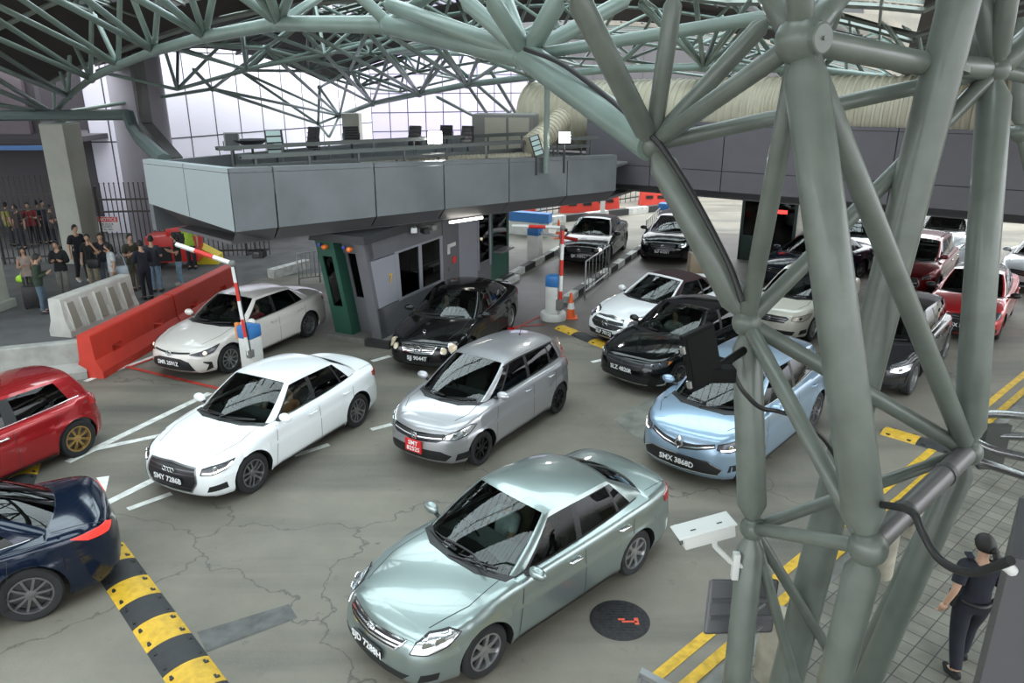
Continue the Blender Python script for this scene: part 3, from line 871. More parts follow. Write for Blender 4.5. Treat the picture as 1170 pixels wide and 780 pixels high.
# floodlights
def floodlight(px, py, y, w, h, yaw, tilt, lit, lab, grp=None, on=0, m=None):
    p = YY(px, py, y)
    r = empty('floodlight', p, yaw, lab, 'floodlight', grp)
    T = Matrix.Rotation(tilt, 4, 'X')
    mb = MB(); mb.box((-w/2, -.04, -h/2), (w/2, .04, h/2), T, bev=.012)
    for k in range(5): mb.box((-w/2 + .03, .04, -h/2 + h*(k+.3)/5), (w/2 - .03, .10, -h/2 + h*(k+.45)/5), T)
    mb.build('lamp_housing', m or mat('black_lamp_housing', (.018, .018, .02), .5), r)
    mb = MB(); mb.box((-w/2 + .03, -.046, -h/2 + .03), (w/2 - .03, -.040, h/2 - .03), T)
    mb.build('lamp_face', mat('lit_lamp_face', (1, 1, 1), .3, emit=30) if lit else mat('unlit_lamp_face', (.05, .05, .05), .12), r)
    mb = MB(); zf = 3.82 - p.z if y > 17 else -.5
    mb.tube([(-w/2 - .02, 0, 0), (-w/2 - .02, 0, -h*.55), (w/2 + .02, 0, -h*.55), (w/2 + .02, 0, 0)], .014, 6)
    mb.tube([(0, 0, -h*.55), (0, 0, zf)], .03, 8)
    mb.build('bracket', mat('black_lamp_housing', ()), r)
    if lit:
        ld = bpy.data.lights.new('floodlight_glow', 'SPOT'); ld.energy = 90; ld.spot_size = radians(110); ld.shadow_soft_size = .15; ld.color = (1, .97, .92)
        lo = bpy.data.objects.new('floodlight_beam', ld); COL.objects.link(lo); lo.parent = r
        lo.matrix_local = T @ Matrix.Translation((0, -.12, 0)) @ Matrix.Rotation(radians(90), 4, 'X')
    return r
floodlight(265, 161, 19.0, .36, .40, radians(20), radians(-12), False, 'square floodlight at the left end of the canopy top, grey faced', m=mat('grey_lamp_housing', (.2, .2, .19), .5))
floodlight(358, 157, 19.5, .34, .52, radians(150), radians(14), False, 'black floodlight tilted back, left of the white box column', 'black floodlights on the canopy')
floodlight(401, 152, 20.5, .40, .34, radians(200), radians(20), False, 'small black floodlight touching the white box column', 'black floodlights on the canopy')
floodlight(474, 155, 21.0, .34, .52, radians(160), radians(14), False, 'black floodlight left of the glowing lamp', 'black floodlights on the canopy')
floodlight(510, 150, 22.5, .36, .34, radians(170), radians(16), False, 'small black floodlight just right of the glowing lamp', 'black floodlights on the canopy')
floodlight(534, 154, 21.5, .34, .48, radians(160), radians(14), False, 'black floodlight nearest the rooftop cabinet', 'black floodlights on the canopy')
floodlight(497, 157, 20.8, .42, .36, radians(5), radians(-8), True, 'glowing floodlight among the black lamps on the canopy')
floodlight(645, 157, 20.2, .34, .32, radians(5), radians(-8), True, 'glowing floodlight in front of the huge duct')
# louvred pale lamp panels
def louvre(px, py, y, w, h, lab, yaw=0, tilt=-.2):
    p = YY(px, py, y)
    r = empty('louvred_lamp', p, yaw, lab, 'lamp', 'pale louvred lamps')
    T = Matrix.Rotation(tilt, 4, 'Y')
    mb = MB(); mb.box((-w/2, -.03, -h/2), (w/2, .05, h/2), T, bev=.01); mb.build('lamp_housing', mat('black_lamp_housing', ()), r)
    mb = MB()
    for k in range(4): mb.box((-w/2 + .03, -.045, -h/2 + h*(k + .12)/4), (w/2 - .03, -.03, -h/2 + h*(k+.88)/4), T)
    mb.build('pale_strips', mat('pale_teal_lens', (.45, .60, .58), .3), r)
    mb = MB(); mb.tube([(0, .06, 0), (0, .06, 3.82 - p.z)], .03, 8); mb.build('stand', mat('black_lamp_housing', ()), r)
louvre(314, 163, 18.6, .40, .60, 'pale louvred lamp left of the white box column', tilt=-.04)
louvre(613, 166, 19.6, .26, .50, 'pale louvred lamp in front of the branch duct', tilt=-.32)
# satellite-like bowl and clutter
p = YY(288, 166, 19.2)
mb = MB(); mb.lathe([(.02, 0), (.2, .03), (.42, .14), (.44, .14), (.2, .0), (.02, -.04)], 20, Matrix.Translation(p)); mb.tube([(p.x, p.y, p.z - .02), (p.x, p.y, 3.8)], .03, 8)
tag(mb.build('dish_antenna', mat('black_lamp_housing', ()), smooth=40), 'black dish beside the square floodlight on the canopy', 'dish')
# cable trays
TRAY = mat('galvanised_tray', (.13, .14, .135), .5, .6)
for k, (z, off, lab) in enumerate(((4.55, .55, 'upper cable tray along the canopy top'), (4.30, .95, 'lower cable tray along the canopy top'), (4.62, 2.2, 'rear cable tray along the canopy top'))):
    n_ = Vector((-.59, .81)); a = F0.lerp(F1, .04) + n_*off; b = F0.lerp(F1, .97) + n_*off
    r = empty('cable_tray', (a.x, a.y, z), atan2(b.y-a.y, b.x-a.x), lab, 'cable tray')
    Lt = (b-a).length
    mb = MB(); mb.box((0, -.12, 0), (Lt, -.09, .07)); mb.box((0, .09, 0), (Lt, .12, .07)); mb.box((0, -.12, -.01), (Lt, .12, .0))
    mb.build('tray', TRAY, r)
    for j in range(9):
        mb = MB(); x = .3 + (Lt-.6)*j/8
        mb.box((x-.02, -.11, 3.8 - z), (x+.02, -.07, 0)); mb.build('tray_leg', TRAY, r)
    for j in range(3):
        mb = MB(); mb.tube([(q*Lt/10, -.05 + .05*j + .01*sin(q*2.3+j), .02 + .012*cos(q*1.7+j)) for q in range(11)], .016, 5); mb.build('cable', BLK, r)
# pale pole and white box column on canopy
p = YY(624, 178, 20.3)
mb = MB(); mb.tube([(p.x, p.y, 3.8), (p.x, p.y, 7.2)], .075, 14)
tag(mb.build('steel_pole', STEEL, smooth=40), 'thin pale green pole standing on the canopy before the huge duct', 'pole')
p = YY(403, 150, 39); 
mb = MB(); mb.box((p.x - .42, 38.6, 0), (p.x + .42, 39.4, 4.6), bev=.02)
tag(mb.build('box_column', CRM), 'pale square column seen above the canopy lamps', 'column')
# green-grey steel gutter at left, running from the left column to the canopy
ST2 = mat('teal_gutter_steel', (.14, .19, .18), .45, .3)
g0 = YY(-10, 132, 25.5); g1 = YY(147, 131, 25.0); g2 = YY(152, 146, 24.6); g3 = YY(188, 184, 20.2)
mb = MB(); mb.tube([g0, g1], .17, 8); mb.tube([g1, g2, YY(160, 158, 23.5), g3], .20, 8)
tag(mb.build('roof_gutter', ST2), 'dark teal gutter bending down from the left column to the canopy', 'gutter')
mb = MB(); a = YY(154, 60, 27); b = YY(167, 144, 27); c_ = YY(203, 186, 21.5)
mb.tube([a, b, c_], [.26, .26, .22], 4)
tag(mb.build('brown_downpipe', mat('grey_brown_steel', (.12, .115, .115), .5, .3)), 'broad grey brown downpipe leaning onto the canopy corner', 'pipe')
# tube lamp under canopy and small white camera/lamp
p = G(532, 250, 2.7)
mb = MB(); q0 = G(514, 254, 2.72); q1 = G(551, 248.5, 2.72); mb.tube([q0, q1], .035, 8); 
r = tag(mb.build('tube_lamp', mat('lit_tube', (1, .95, .85), .3, emit=5)), 'lit white tube lamp under the canopy edge', 'lamp')
p = G(293, 271, 2.7)
r = empty('dome_lamp', p, 0, 'small white lamp hanging at the canopy corner over the cream white sedan', 'lamp')
mb = MB(); mb.ball((0, 0, 0), .17, 14, (1, .7, .3)); mb.build('lamp_shade', mat('white_plastic', (.7, .7, .68), .4), r, smooth=60)
mb = MB(); mb.tube([(-.05, 0, .02), (-.22, 0, .10), (-.24, 0, .30)], .02, 6); mb.build('lamp_arm', BLK, r)
# junction boxes and cameras under the canopy edge
p = G(485, 262, 2.6)
r = empty('camera_cluster', p, radians(25), 'cluster of small cameras hanging over the booth wall', 'camera')
for k, (x, z) in enumerate(((-.28, 0), (0, -.04), (.22, .02))):
    mb = MB(); mb.box((x - .07, -.14, z - .06), (x + .08, .12, z + .07), Matrix.Rotation(.3*k-.2, 4, 'Z'), bev=.012); mb.build('camera_body', (mat('white_plastic', ()), BLK, mat('grey_cabinet', ()))[k], r)
    mb = MB(); mb.tube([(x, 0, z + .05), (x, .05, .35)], .015, 6); mb.build('camera_arm', BLK, r)
# black pan-tilt unit beside the first barrier (hangs from a long black drop pole)
p = G(292, 288, 2.35)
r = empty('hanging_camera', p, 0, 'black camera unit hanging on a drop pole beside the left boom barrier', 'camera')
mb = MB(); mb.box((-.02, -.02, 0), (.02, .02, 1.0)); mb.build('drop_pole', BLK, r)
mb = MB(); mb.box((-.05, -.16, -.12), (.22, .14, .06), bev=.02); mb.box((-.18, -.08, -.05), (.0, .08, .05), bev=.02); mb.build('camera_housing', BLK, r)
mb = MB(); mb.lathe([(.07, 0), (.07, .03), (.05, .035)], 16, Matrix.Translation((.08, -.16, -.03)) @ Matrix.Rotation(pi/2, 4, 'X')); mb.build('lens', mat('unlit_lamp_face', ()), r)
# ================================================================ CARS
def chop(poly, step):
    """fine, flat tessellation of a 2-D polygon (for wrapping onto a curved body)"""
    bm = bmesh.new()
    vs = [bm.verts.new((p[0], p[1], 0)) for p in poly]
    bm.faces.new(vs)
    xs = [p[0] for p in poly]; ys = [p[1] for p in poly]
    for ax, lo, hi in ((0, min(xs), max(xs)), (1, min(ys), max(ys))):
        k = lo + step
        while k < hi - 1e-4:
            co = (k, 0, 0) if ax == 0 else (0, k, 0)
            no = (1, 0, 0) if ax == 0 else (0, 1, 0)
            bmesh.ops.bisect_plane(bm, geom=bm.verts[:] + bm.edges[:] + bm.faces[:], plane_co=co, plane_no=no)
            k += step
    bm.verts.index_update()
    v = [tuple(x.co[:2]) for x in bm.verts]
    f = [[x.index for x in fc.verts] for fc in bm.faces]
    # boundary loop edges for the rim
    be = [(e.verts[0].index, e.verts[1].index) for e in bm.edges if e.is_boundary]
    bm.free()
    return v, f, be

class Body:
    def __init__(s, c):
        def smooth(tab):
            x0, x1 = tab[0][0] - .2, tab[-1][0] + .2; n = int((x1 - x0)/.04) + 1
            v = [interp(tab, x0 + .04*i) for i in range(n)]
            for _ in range(5): v = [v[0]] + [(v[i-1] + 2*v[i] + v[i+1])/4 for i in range(1, n-1)] + [v[-1]]
            return [(x0 + .04*i, v[i]) for i in range(n)]
        for k_ in ('zc', 'crown', 'zr'):
            if not c.get('sm_'): c[k_] = smooth(c[k_])
        c['sm_'] = 1
        s.c = c
        hw, xf, xr, nf, nr = c['w'] / 2, c['xf'], c['xr'], c['nf'], c['nr']
        wb = c['wb']
        s.hw = hw
        P = [(xf, 0), (xf - .10*nf, .35*hw), (xf - .42*nf, .68*hw), (xf - nf - .06, .885*hw), (xf - nf - .40, .972*hw),
             (wb/2, .992*hw), (0, hw), (-wb/2, .99*hw), (xr + nr + .36, .955*hw), (xr + nr + .06, .875*hw), (xr + .38*nr, .68*hw), (xr + .08*nr, .35*hw), (xr, 0)]
        pl = catmull([(p[0], p[1], 0) for p in P], 14)
        s.pl = [(p.x, max(0, p.y)) for p in pl]
        s.A = [0]
        for i in range(1, len(s.pl)):
            s.A.append(s.A[-1] + math.hypot(s.pl[i][0]-s.pl[i-1][0], s.pl[i][1]-s.pl[i-1][1]))
        s.L = s.A[-1]
    def plan(s, a):
        a = min(max(a, 0), s.L)
        lo, hi = 0, len(s.A) - 1
        while hi - lo > 1:
            m = (lo + hi) // 2
            if s.A[m] <= a: lo = m
            else: hi = m
        t = (a - s.A[lo]) / max(1e-9, s.A[hi] - s.A[lo])
        p = s.pl[lo]; q = s.pl[hi]
        def nrm(i):
            i0 = max(0, i-1); i1 = min(len(s.pl)-1, i+1)
            dx = s.pl[i1][0]-s.pl[i0][0]; dy = s.pl[i1][1]-s.pl[i0][1]
            if i == 0: return (1.0, 0.0)
            if i == len(s.pl)-1: return (-1.0, 0.0)
            l = math.hypot(dx, dy)
            return (dy / l, -dx / l)
        n0 = nrm(lo); n1 = nrm(hi)
        nx = n0[0]*(1-t)+n1[0]*t; ny = n0[1]*(1-t)+n1[1]*t
        l = math.hypot(nx, ny)
        return p[0]*(1-t)+q[0]*t, p[1]*(1-t)+q[1]*t, nx/l, ny/l
    def a_of_x(s, x):
        """arc length on the flank where the outline has this x"""
        lo = 0; hi = s.L
        for _ in range(40):
            m = (lo+hi)/2
            if s.plan(m)[0] > x: lo = m
            else: hi = m
        return lo
    def D(s, x, y):
        c = s.c
        z = interp(c['zc'], x) - interp(c['crown'], x) * min(1.3, abs(y)/s.hw) ** 2.2
        return z
    def R(s, x, y):
        return interp(s.c['zr'], x) - s.c.get('rcrown', .085) * min(1.2, abs(y)/s.hw/.75) ** 2.6
    def inset(s, t, nx):
        c = s.c
        si = interp(c['pside'], t)
        w = min(1, abs(nx) ** 1.6)
        e = interp(c['pfront'] if nx > 0 else c['prear'], t)
        return si * (1 - w) + e * w
    def zs(s, a):
        X, Y, nx, ny = s.plan(a)
        d = s.inset(1, nx)
        return s.D(X - nx*d, max(0, Y - ny*d))
    def S(s, a, z, off=0.0):
        """surface point at signed arc length a (negative = right-hand side)"""
        sg = 1 if a >= 0 else -1
        X, Y, nx, ny = s.plan(abs(a))
        zb = s.c['zsill']; zt = s.zs(abs(a))
        t = min(1.0, max(0.0, (z - zb) / (zt - zb)))
        d = s.inset(t, nx) - off
        # bulge round the arches
        for xw in (s.c['wb']/2, -s.c['wb']/2):
            if abs(nx) < .5:
                r = math.hypot(X - xw, z - s.c['wr'])
                R = s.c['wr'] + .06
                if r < R + .14: d -= .018 * max(0, 1 - max(0, r - R) / .14)
        zz = z
        if z > zt:   # over the shoulder: carry on along the deck
            k = z - zt
            d += k * 2.2; zz = s.D(X - nx*(d), max(0, Y - ny*d)) + off
        return Vector((X - nx*d, sg * max(0, Y - ny*d) if Y > 1e-6 else 0, zz))
    def wrap(s, poly, off=.006, step=.06, rim=.02, fn=None):
        """polygon in (arc length, z) laid over the body with a rim going inward"""
        v, f, be = chop(poly, step)
        F = fn or s.S
        mb = MB()
        top = [F(p[0], p[1], off) for p in v]
        bot = [F(p[0], p[1], off - rim) for p in v]
        mb.add(top, f)
        n = len(v)
        o = len(mb.v)
        mb.v += [tuple(p) for p in bot]
        for a, b in be: mb.f.append((a, b, b + o, a + o)); mb.mi.append(0)
        return mb
    def deckfn(s, x, y, off=0.0):
        return Vector((x, y, s.D(x, y) + off))

DEF = dict(w=1.78, wb=2.6, xf=2.23, xr=-2.3, nf=.26, nr=.16, wr=.315, zsill=.19,
    pside=[(0, .06), (.12, .015), (.4, .004), (.63, 0), (.67, .011), (.85, .018), (.94, .032), (1, .062)],
    pfront=[(0, .09), (.14, .015), (.35, 0), (.55, .015), (.72, .05), (.86, .11), (.95, .19), (1, .30)],
    prear=[(0, .07), (.15, .01), (.42, 0), (.55, .03), (.8, .055), (.93, .085), (1, .13)])

def ribbon(B, pts, w, off=.003, fn=None, mb=None):
    """thin strip following (a, z) points on the body"""
    F = fn or B.S
    mb = mb or MB()
    P = []
    for i in range(len(pts)):
        p = Vector(pts[i]).to_2d() if len(pts[i]) > 2 else Vector(pts[i])
        q0 = Vector(pts[max(0, i-1)]); q1 = Vector(pts[min(len(pts)-1, i+1)])
        t = (q1 - q0).normalized()
        n = Vector((-t.y, t.x)) * w / 2
        P.append((F(p.x + n.x, p.y + n.y, off), F(p.x - n.x, p.y - n.y, off)))
    vs = []; fs = []
    for a, b in P: vs += [a, b]
    for i in range(len(P) - 1): fs.append((2*i, 2*i+1, 2*i+3, 2*i+2))
    return mb.add(vs, fs)
def densify(pts, step=.06):
    out = []
    for i in range(len(pts) - 1):
        a = Vector(pts[i]); b = Vector(pts[i+1])
        n = max(1, int((b-a).length / step))
        for k in range(n): out.append(tuple(a + (b-a)*k/n))
    out.append(tuple(pts[-1]))
    return out

def make_wheel(r, width, style, rimm, parent, loc, side):
    w = empty('wheel', loc)
    w.parent = parent
    M = Matrix.Rotation(-pi/2 * side, 4, 'X')    # local z -> outward
    rr = r * .70
    h = width / 2
    t = MB()
    prof = [(rr, -h*.8), (rr + .02, -h), (r - .025, -h), (r, -h*.72), (r, h*.72), (r - .025, h), (rr + .02, h), (rr - .005, h*.86), (rr - .02, h*.4)]
    t.lathe(prof, 32, M, cap=False)
    t.build('tyre', RUB, w, smooth=35)
    m = MB()
    m.lathe([(rr - .002, h*.80), (rr - .004, h*.92), (rr - .022, h*.93), (rr - .03, h*.55), (rr-.035, -h*.7)], 32, M, cap=False)
    m.lathe([(0, h*.72), (.052, h*.72), (.062, h*.66), (.066, h*.3)], 16, M)
    ns, dbl, sw = dict(ten=(10, 0, .034), seven=(7, 0, .058), five=(5, 1, .036), mesh=(8, 1, .018), fine=(14, 0, .022), multi=(5, 1, .026), plain=(8, 0, .045))[style]
    for k in range(ns):
        for dd in ((-1, 1) if dbl else (0,)):
            an = 2*pi*k/ns
            A = Matrix.Rotation(an, 4, 'Z')
            o1 = dd * .028; o2 = dd * (.045 if style == 'five' else .055)
            if style == 'mesh': o1 = dd*.012; o2 = dd*.075
            vs = []
            for x, oy, ww, z in ((.045, o1, sw*1.05, h*.70), (rr*.6, (o1+o2)/2, sw*.8, h*.80), (rr-.012, o2, sw*.95, h*.74)):
                for yy in (-ww/2, ww/2):
                    for dz in (0, -.035):
                        vs.append(M @ (A @ Vector((x, oy + yy, z + dz))))
            fs = []
            for i in (0, 1):
                b = i*4
                fs += [(b, b+4, b+6, b+2), (b+1, b+3, b+7, b+5), (b, b+1, b+5, b+4), (b+2, b+6, b+7, b+3)]
            m.add(vs, fs)
    m.build('alloy_rim', rimm, w, smooth=35)
    d = MB()
    d.lathe([(0, h*.25), (rr*.82, h*.25), (rr*.82, h*.1), (0, h*.1)], 24, M)
    d.build('brake_disc', mat('brake_steel', (.10, .10, .10), .5, .7), w, smooth=35)
    return w

def make_car(name, label, C, loc, yaw, group=None):
    c = dict(DEF); c.update(C)
    B = Body(c)
    hw = B.hw
    root = empty(name, (loc[0], loc[1], 0), yaw, label, c.get('cat', 'car'), group)
    pm = c['paint']
    wb = c['wb']; wr = c['wr']
    Rarch = wr + .055
    lite = c.get('lite', False)
    # ---- columns along half outline
    cols = set()
    aF = B.a_of_x(wb/2 + Rarch); n = 0
    def addx(x): cols.add(round(B.a_of_x(x), 4))
    st = .055 if not lite else .09
    a = 0.0
    aS0 = B.a_of_x(wb/2 + Rarch + .02); aS1 = B.a_of_x(-wb/2 - Rarch - .02)
    k = max(4, int(aS0/st)); [cols.add(round(aS0*i/k, 4)) for i in range(k+1)]
    k = max(4, int((B.L-aS1)/st)); [cols.add(round(aS1 + (B.L-aS1)*i/k, 4)) for i in range(k+1)]
    na = 20 if not lite else 12
    for xw in (wb/2, -wb/2):
        for i in range(na + 1):
            addx(xw + Rarch * cos(pi * i / na) * 1.0001)
    x0 = wb/2 - Rarch; x1 = -wb/2 + Rarch
    k = max(4, int((x0-x1)/(st*2))); [addx(x0 + (x1-x0)*i/k) for i in range(1, k)]
    for x in (c['xa'], c['xcr']): addx(x)
    cols = sorted(cols)
    cl = [cols[0]]
    for q in cols[1:]:
        if q - cl[-1] > .004: cl.append(q)
    cols = cl
    NR = 16 if not lite else 10
    def zbot(a):
        X, Y, nx, ny = B.plan(a)
        zb = c['zsill'] + (.02 if abs(nx) > .7 else 0)
        if a > .4 and a < B.L - .3 and abs(nx) < .75:
            for xw in (wb/2, -wb/2):
                d = abs(X - xw)
                if d < Rarch: zb = max(zb, wr + sqrt(max(0, Rarch**2 - d*d)))
        return zb
    vs = []; fs = []; grid = []
    black = []
    # skirt fold (row -1), wall rows, per column
    body = MB(); trim = MB()
    for sg in (1, -1):
        G_ = []
        for a in cols:
            zb = zbot(a); zt = B.zs(a)
            row = []
            p = B.S(a * sg, zb, 0)
            row.append(p)
            for r in range(1, NR + 1):
                t = r / NR
                z = zb + (zt - zb) * t
                q = B.S(a*sg, min(z, zt), 0)
                row.append(q)
            G_.append(row)
        n0 = len(body.v)
        m = NR + 1
        vv = [v for row in G_ for v in row]
        ff = []
        for i in range(len(cols) - 1):
            for r in range(NR):
                q = (i*m + r, (i+1)*m + r, (i+1)*m + r + 1, i*m + r + 1)
                ff.append(q if sg > 0 else q[::-1])
        body.add(vv, ff)
        # deck
        ND = 10 if not lite else 6
        dv = []; dm = ND + 1
        ins = []
        for i, a in enumerate(cols):
            p = G_[i][-1]
            x = p.x; y0 = abs(p.y)
            X, Y, nx, ny = B.plan(a)
            cab = c['xcr'] < x < c['xa']
            if cab and not c.get('open_deck', False):
                yin = min(y0, greeny(c, B, x) - .03)
                yin = max(0, yin)
            else: yin = 0
            ins.append(cab)
            for r in range(dm):
                y = y0 + (yin - y0) * r / ND
                dv.append(Vector((x, y * sg, B.D(x, y))))
        ff = []
        for i in range(len(cols) - 1):
            if ins[i] != ins[i+1]:
                # transition: make strip between with the narrow one's layout
                pass
            for r in range(ND):
                q = (i*dm + r, (i+1)*dm + r, (i+1)*dm + r + 1, i*dm + r + 1)
                ff.append(q if sg > 0 else q[::-1])
        body.add(dv, ff)
        # inner lip / wheel-well fold
        lv = []; lf = []
        for i, a in enumerate(cols):
            X, Y, nx, ny = B.plan(a)
            p = G_[i][0]
            dpt = .24 if p.z > c['zsill'] + .06 else .05
            lv += [p, Vector((p.x - nx*dpt*(1 if dpt < .1 else .3), p.y - sg*ny*dpt if abs(p.y) > .01 else 0, p.z + (.0 if dpt < .1 else .02)))]
        for i in range(len(cols) - 1): lf.append((2*i, 2*i+1, 2*i+3, 2*i+2))
        trim.add(lv, lf)
    # under-floor and wheel-well liners
    trim.box((-wb/2 + Rarch, -hw + .1, c['zsill'] + .0), (wb/2 - Rarch, hw - .1, c['zsill'] + .05))
    trim.box((c['xr'] + .15, -hw*.62, c['zsill'] + .02), (c['xf'] - .2, hw*.62, c['zsill'] + .07))
    for xw in (wb/2, -wb/2):
        for sg in (1, -1):
            trim.box((xw - Rarch - .02, sg*(hw - .30) - .02, c['zsill'] + .03), (xw + Rarch + .02, sg*(hw - .30) + .02, wr + Rarch + .0))
    body.build('body_shell', pm, root, smooth=50, merge=True)
    trim.build('underbody', BLK, root)
    # ---- greenhouse
    gh = greenhouse(c, B, root, pm)
    # ---- wheels
    ws = c.get('wheel', 'ten'); wm = c.get('rim', ALU)
    for xw in (wb/2, -wb/2):
        for sg in (1, -1):
            make_wheel(wr, .21, ws, wm, root, (xw, sg*(hw - .135), wr), sg)
    # ---- cowl + hood seam + door seams
    seam = MB()
    hs = c.get('hoodseam', hw*.80)
    xs0 = c['xa'] + .02
    nose = c['xf'] - c['nf'] * .6 - .12
    for sg in (1, -1):
        pts = densify([(xs0 + .05, sg*hs*.93), ((xs0+nose)/2, sg*hs*.97), (nose - .12, sg*hs*.80)], .08)
        ribbon(B, pts, .010, .002, B.deckfn, seam)
        # doors: x positions of vertical gaps
        zs_ = c['zsill'] + .07
        for xd, sl in c['doors']:
            a = B.a_of_x(xd)
            pts = []
            for kk in range(9):
                t = kk/8
                z = zs_ + (B.zs(a) - .01 - zs_) * t
                pts.append((sg*B.a_of_x(xd + sl*(1-t)), z))
            ribbon(B, pts, .009, .0025, None, seam)
        if not lite:
            xa_, xb_ = c['doors'][0][0], c['doors'][-1][0]
            pts = [(sg*B.a_of_x(xa_ + (xb_-xa_)*t/12), zs_) for t in range(13)]
            ribbon(B, pts, .008, .0025, None, seam)
            if c.get('trunkseam', True):
                xt = c['xcr'] - .06
                for y2 in (1, -1):
                    pts = [(c['xr'] + .20 + (xt - c['xr'] - .20)*t/8, sg*hw*.74) for t in range(9)]
                ribbon(B, pts, .008, .002, B.deckfn, seam)
    seam.build('panel_gaps', BLK, root)
    cow = B.wrap([(c['xa'] + .10, -c['ya']*.98), (c['xa'] - .03 , -c['ya']*1.0), (c['xa'] - .12, 0), (c['xa'] - .03, c['ya']*1.0), (c['xa'] + .10, c['ya']*.98), (c['xc'] + .02, c['ya']*.55), (c['xc'] + .06, 0), (c['xc'] + .02, -c['ya']*.55)], .006, .12, .02, B.deckfn)
    cow.build('wiper_cowl', BLK, root, smooth=60)
    # wipers
    wp = MB()
    for y0, y1 in ((-.05, .55), (-.62, 0.0)):
        def onws(y, t):
            xb = c['xc'] - (c['xc']-c['xa'])*(abs(y)/c['ya'])**2
            zb = B.D(xb, y)
            xt = c['xrf'] - .05*(abs(y)/c['ya'])**2
            return Vector((xb, y, zb)).lerp(Vector((xt, y, B.R(xt, y))), t) + Vector((.012, 0, .018))
        wp.tube([onws(y0, -.02), onws((y0+y1)/2, .04), onws(y1, .07)], .008, 6)
        wp.tube([onws(y0+.12, .055), onws(y1, .085)], .006, 6)
    wp.build('wipers', BLK, root)
    # sills
    sk = MB()
    sx0 = wb/2 - Rarch - .03; sx1 = -wb/2 + Rarch + .03
    for sg in (1, -1):
        pts = [(sg*B.a_of_x(sx0 + (sx1-sx0)*t/10), c['zsill'] + .025) for t in range(11)]
        ribbon(B, pts, .05, .004, None, sk)
        if c.get('cladding'):
            for xw in (wb/2, -wb/2):
                v2 = []; f2 = []
                for i in range(25):
                    an = pi * i / 24
                    for rr_ in (Rarch - .004, Rarch + .055):
                        x = xw + rr_*cos(an); z = max(c['zsill'], wr + rr_*sin(an))
                        p = B.S(sg*B.a_of_x(x), z, .012); v2.append(p)
                for i in range(24): f2.append((2*i, 2*i+1, 2*i+3, 2*i+2))
                sk.add(v2, f2)
            pts = [(sg*B.a_of_x(sx0 + (sx1-sx0)*t/10), c['zsill'] + .08) for t in range(11)]
            ribbon(B, pts, .13, .010, None, sk)
    sk.build('sill_trim', BLK, root, smooth=60)
    # handles, mirrors
    for sg in (1, -1):
        for hx in c.get('handles', ()):
            a = B.a_of_x(hx)
            z = B.zs(a) - c.get('hz', .13)
            p = B.S(a*sg, z, 0); q = B.S(a*sg, z, .035)
            nrm = (q - p).normalized()
            h = MB()
            h.tube([p + Vector((.09, 0, 0)), p + nrm*.035 + Vector((.075, 0, .004)), p + nrm*.038 + Vector((-.075, 0, .006)), p + Vector((-.09, 0, .003))], [.014, .019, .019, .014], 8)
            h.build('door_handle', c.get('handlem', pm), root, smooth=60)
        mx, mz = c.get('mirror', (.62, 1.0))
        ym = abs(B.S(B.a_of_x(mx), mz - .06, 0).y)
        mir = MB()
        # rounded housing
        cx, cy, cz = mx + .0, sg*(ym + .13), mz + .02
        mir.ball((cx, cy, cz), 1, 14, (.075, .125, .075))
        mir.v = [(x if x > cx - .03 else cx - .03, y, z) for x, y, z in mir.v]
        mo = mir.build('door_mirror', c.get('mirrorm', pm), root, smooth=50)
        st_ = MB(); st_.tube([(mx + .01, sg*(ym - .05), mz - .05), (cx, sg*(ym + .06), mz - .03)], [.03, .026], 8)
        st_.build('mirror_arm', BLK, mo, smooth=50)
        gm = MB(); gm.add([(cx - .032, cy + sg*.10*cos(t), cz + .055*sin(t)) for t in [2*pi*i/16 for i in range(16)]], [tuple(range(16))])
        gm.build('mirror_glass', mat('mirror_glass', (.5, .52, .55), .03, 1), mo)
    # ---- interior
    if not c.get('dark', False):
        inn = MB()
        zb = c['zsill']
        zd = interp(c['zc'], c['xa'] - .2) - .09
        inn.box((c['xa'] - .55, -hw + .16, .5), (c['xc'] + .0, hw - .16, zd), bev=.05)
        inn.box((c['xcr'] + .1, -hw + .12, .26), (c['xa'] - .1, hw - .12, .32))
        for sg in (1, -1):
            inn.box((c['xcr'] + .15, sg*(hw - .11) - .02, .3), (c['xa'] - .1, sg*(hw - .11) + .02, interp(c['zc'], 0) - interp(c['crown'], 0) - .03))
        inn.box((c['xcr'] - .05, -hw + .25, .3), (c['xcr'] + .04, hw - .25, B.D(c['xcr'], .4) - .06))
        inn.box((c['xcr'] - .0, -hw + .2, B.D(c['xcr'], .4) - .09), (c['xcr'] + c.get('shelf', .5), hw - .2, B.D(c['xcr'], .4) - .05))
        inn.build('dashboard_and_trim', c.get('inm', DRK), root, smooth=40)
        sm = c.get('seatm', SEATM)
        hr = c['zr'][len(c['zr'])//2][1]
        xs_ = c.get('seatx', .0)
        for sg in (1, -1):
            seat(xs_, sg*.36, .5, hr, sm, root)
        bz = MB()
        xb = xs_ - .85
        bz.box((xb - .25, -hw + .22, .34), (xb + .28, hw - .22, .50), bev=.05)
        Mb = Matrix.Translation((xb - .2, 0, .48)) @ Matrix.Rotation(radians(-18), 4, 'Y')
        bz.box((-.07, -hw + .22, 0), (.07, hw - .22, .55), Mb, bev=.05)
        for y in (-.38, .38): bz.box((-.04, y - .12, .55), (.05, y + .12, .70), Mb, bev=.03)
        bz.build('rear_bench', sm, root, smooth=40)
        sw = MB()
        Ms = Matrix.Translation((xs_ + .50, -.36, zd + .00)) @ Matrix.Rotation(radians(-68), 4, 'Y')
        ring = [Ms @ Vector((.18*cos(t), .18*sin(t), 0)) for t in [2*pi*i/20 for i in range(21)]]
        sw.tube(ring, .014, 6)
        sw.tube([Ms @ Vector((-.17, 0, 0)), Ms @ Vector((.17, 0, 0))], .014, 6)
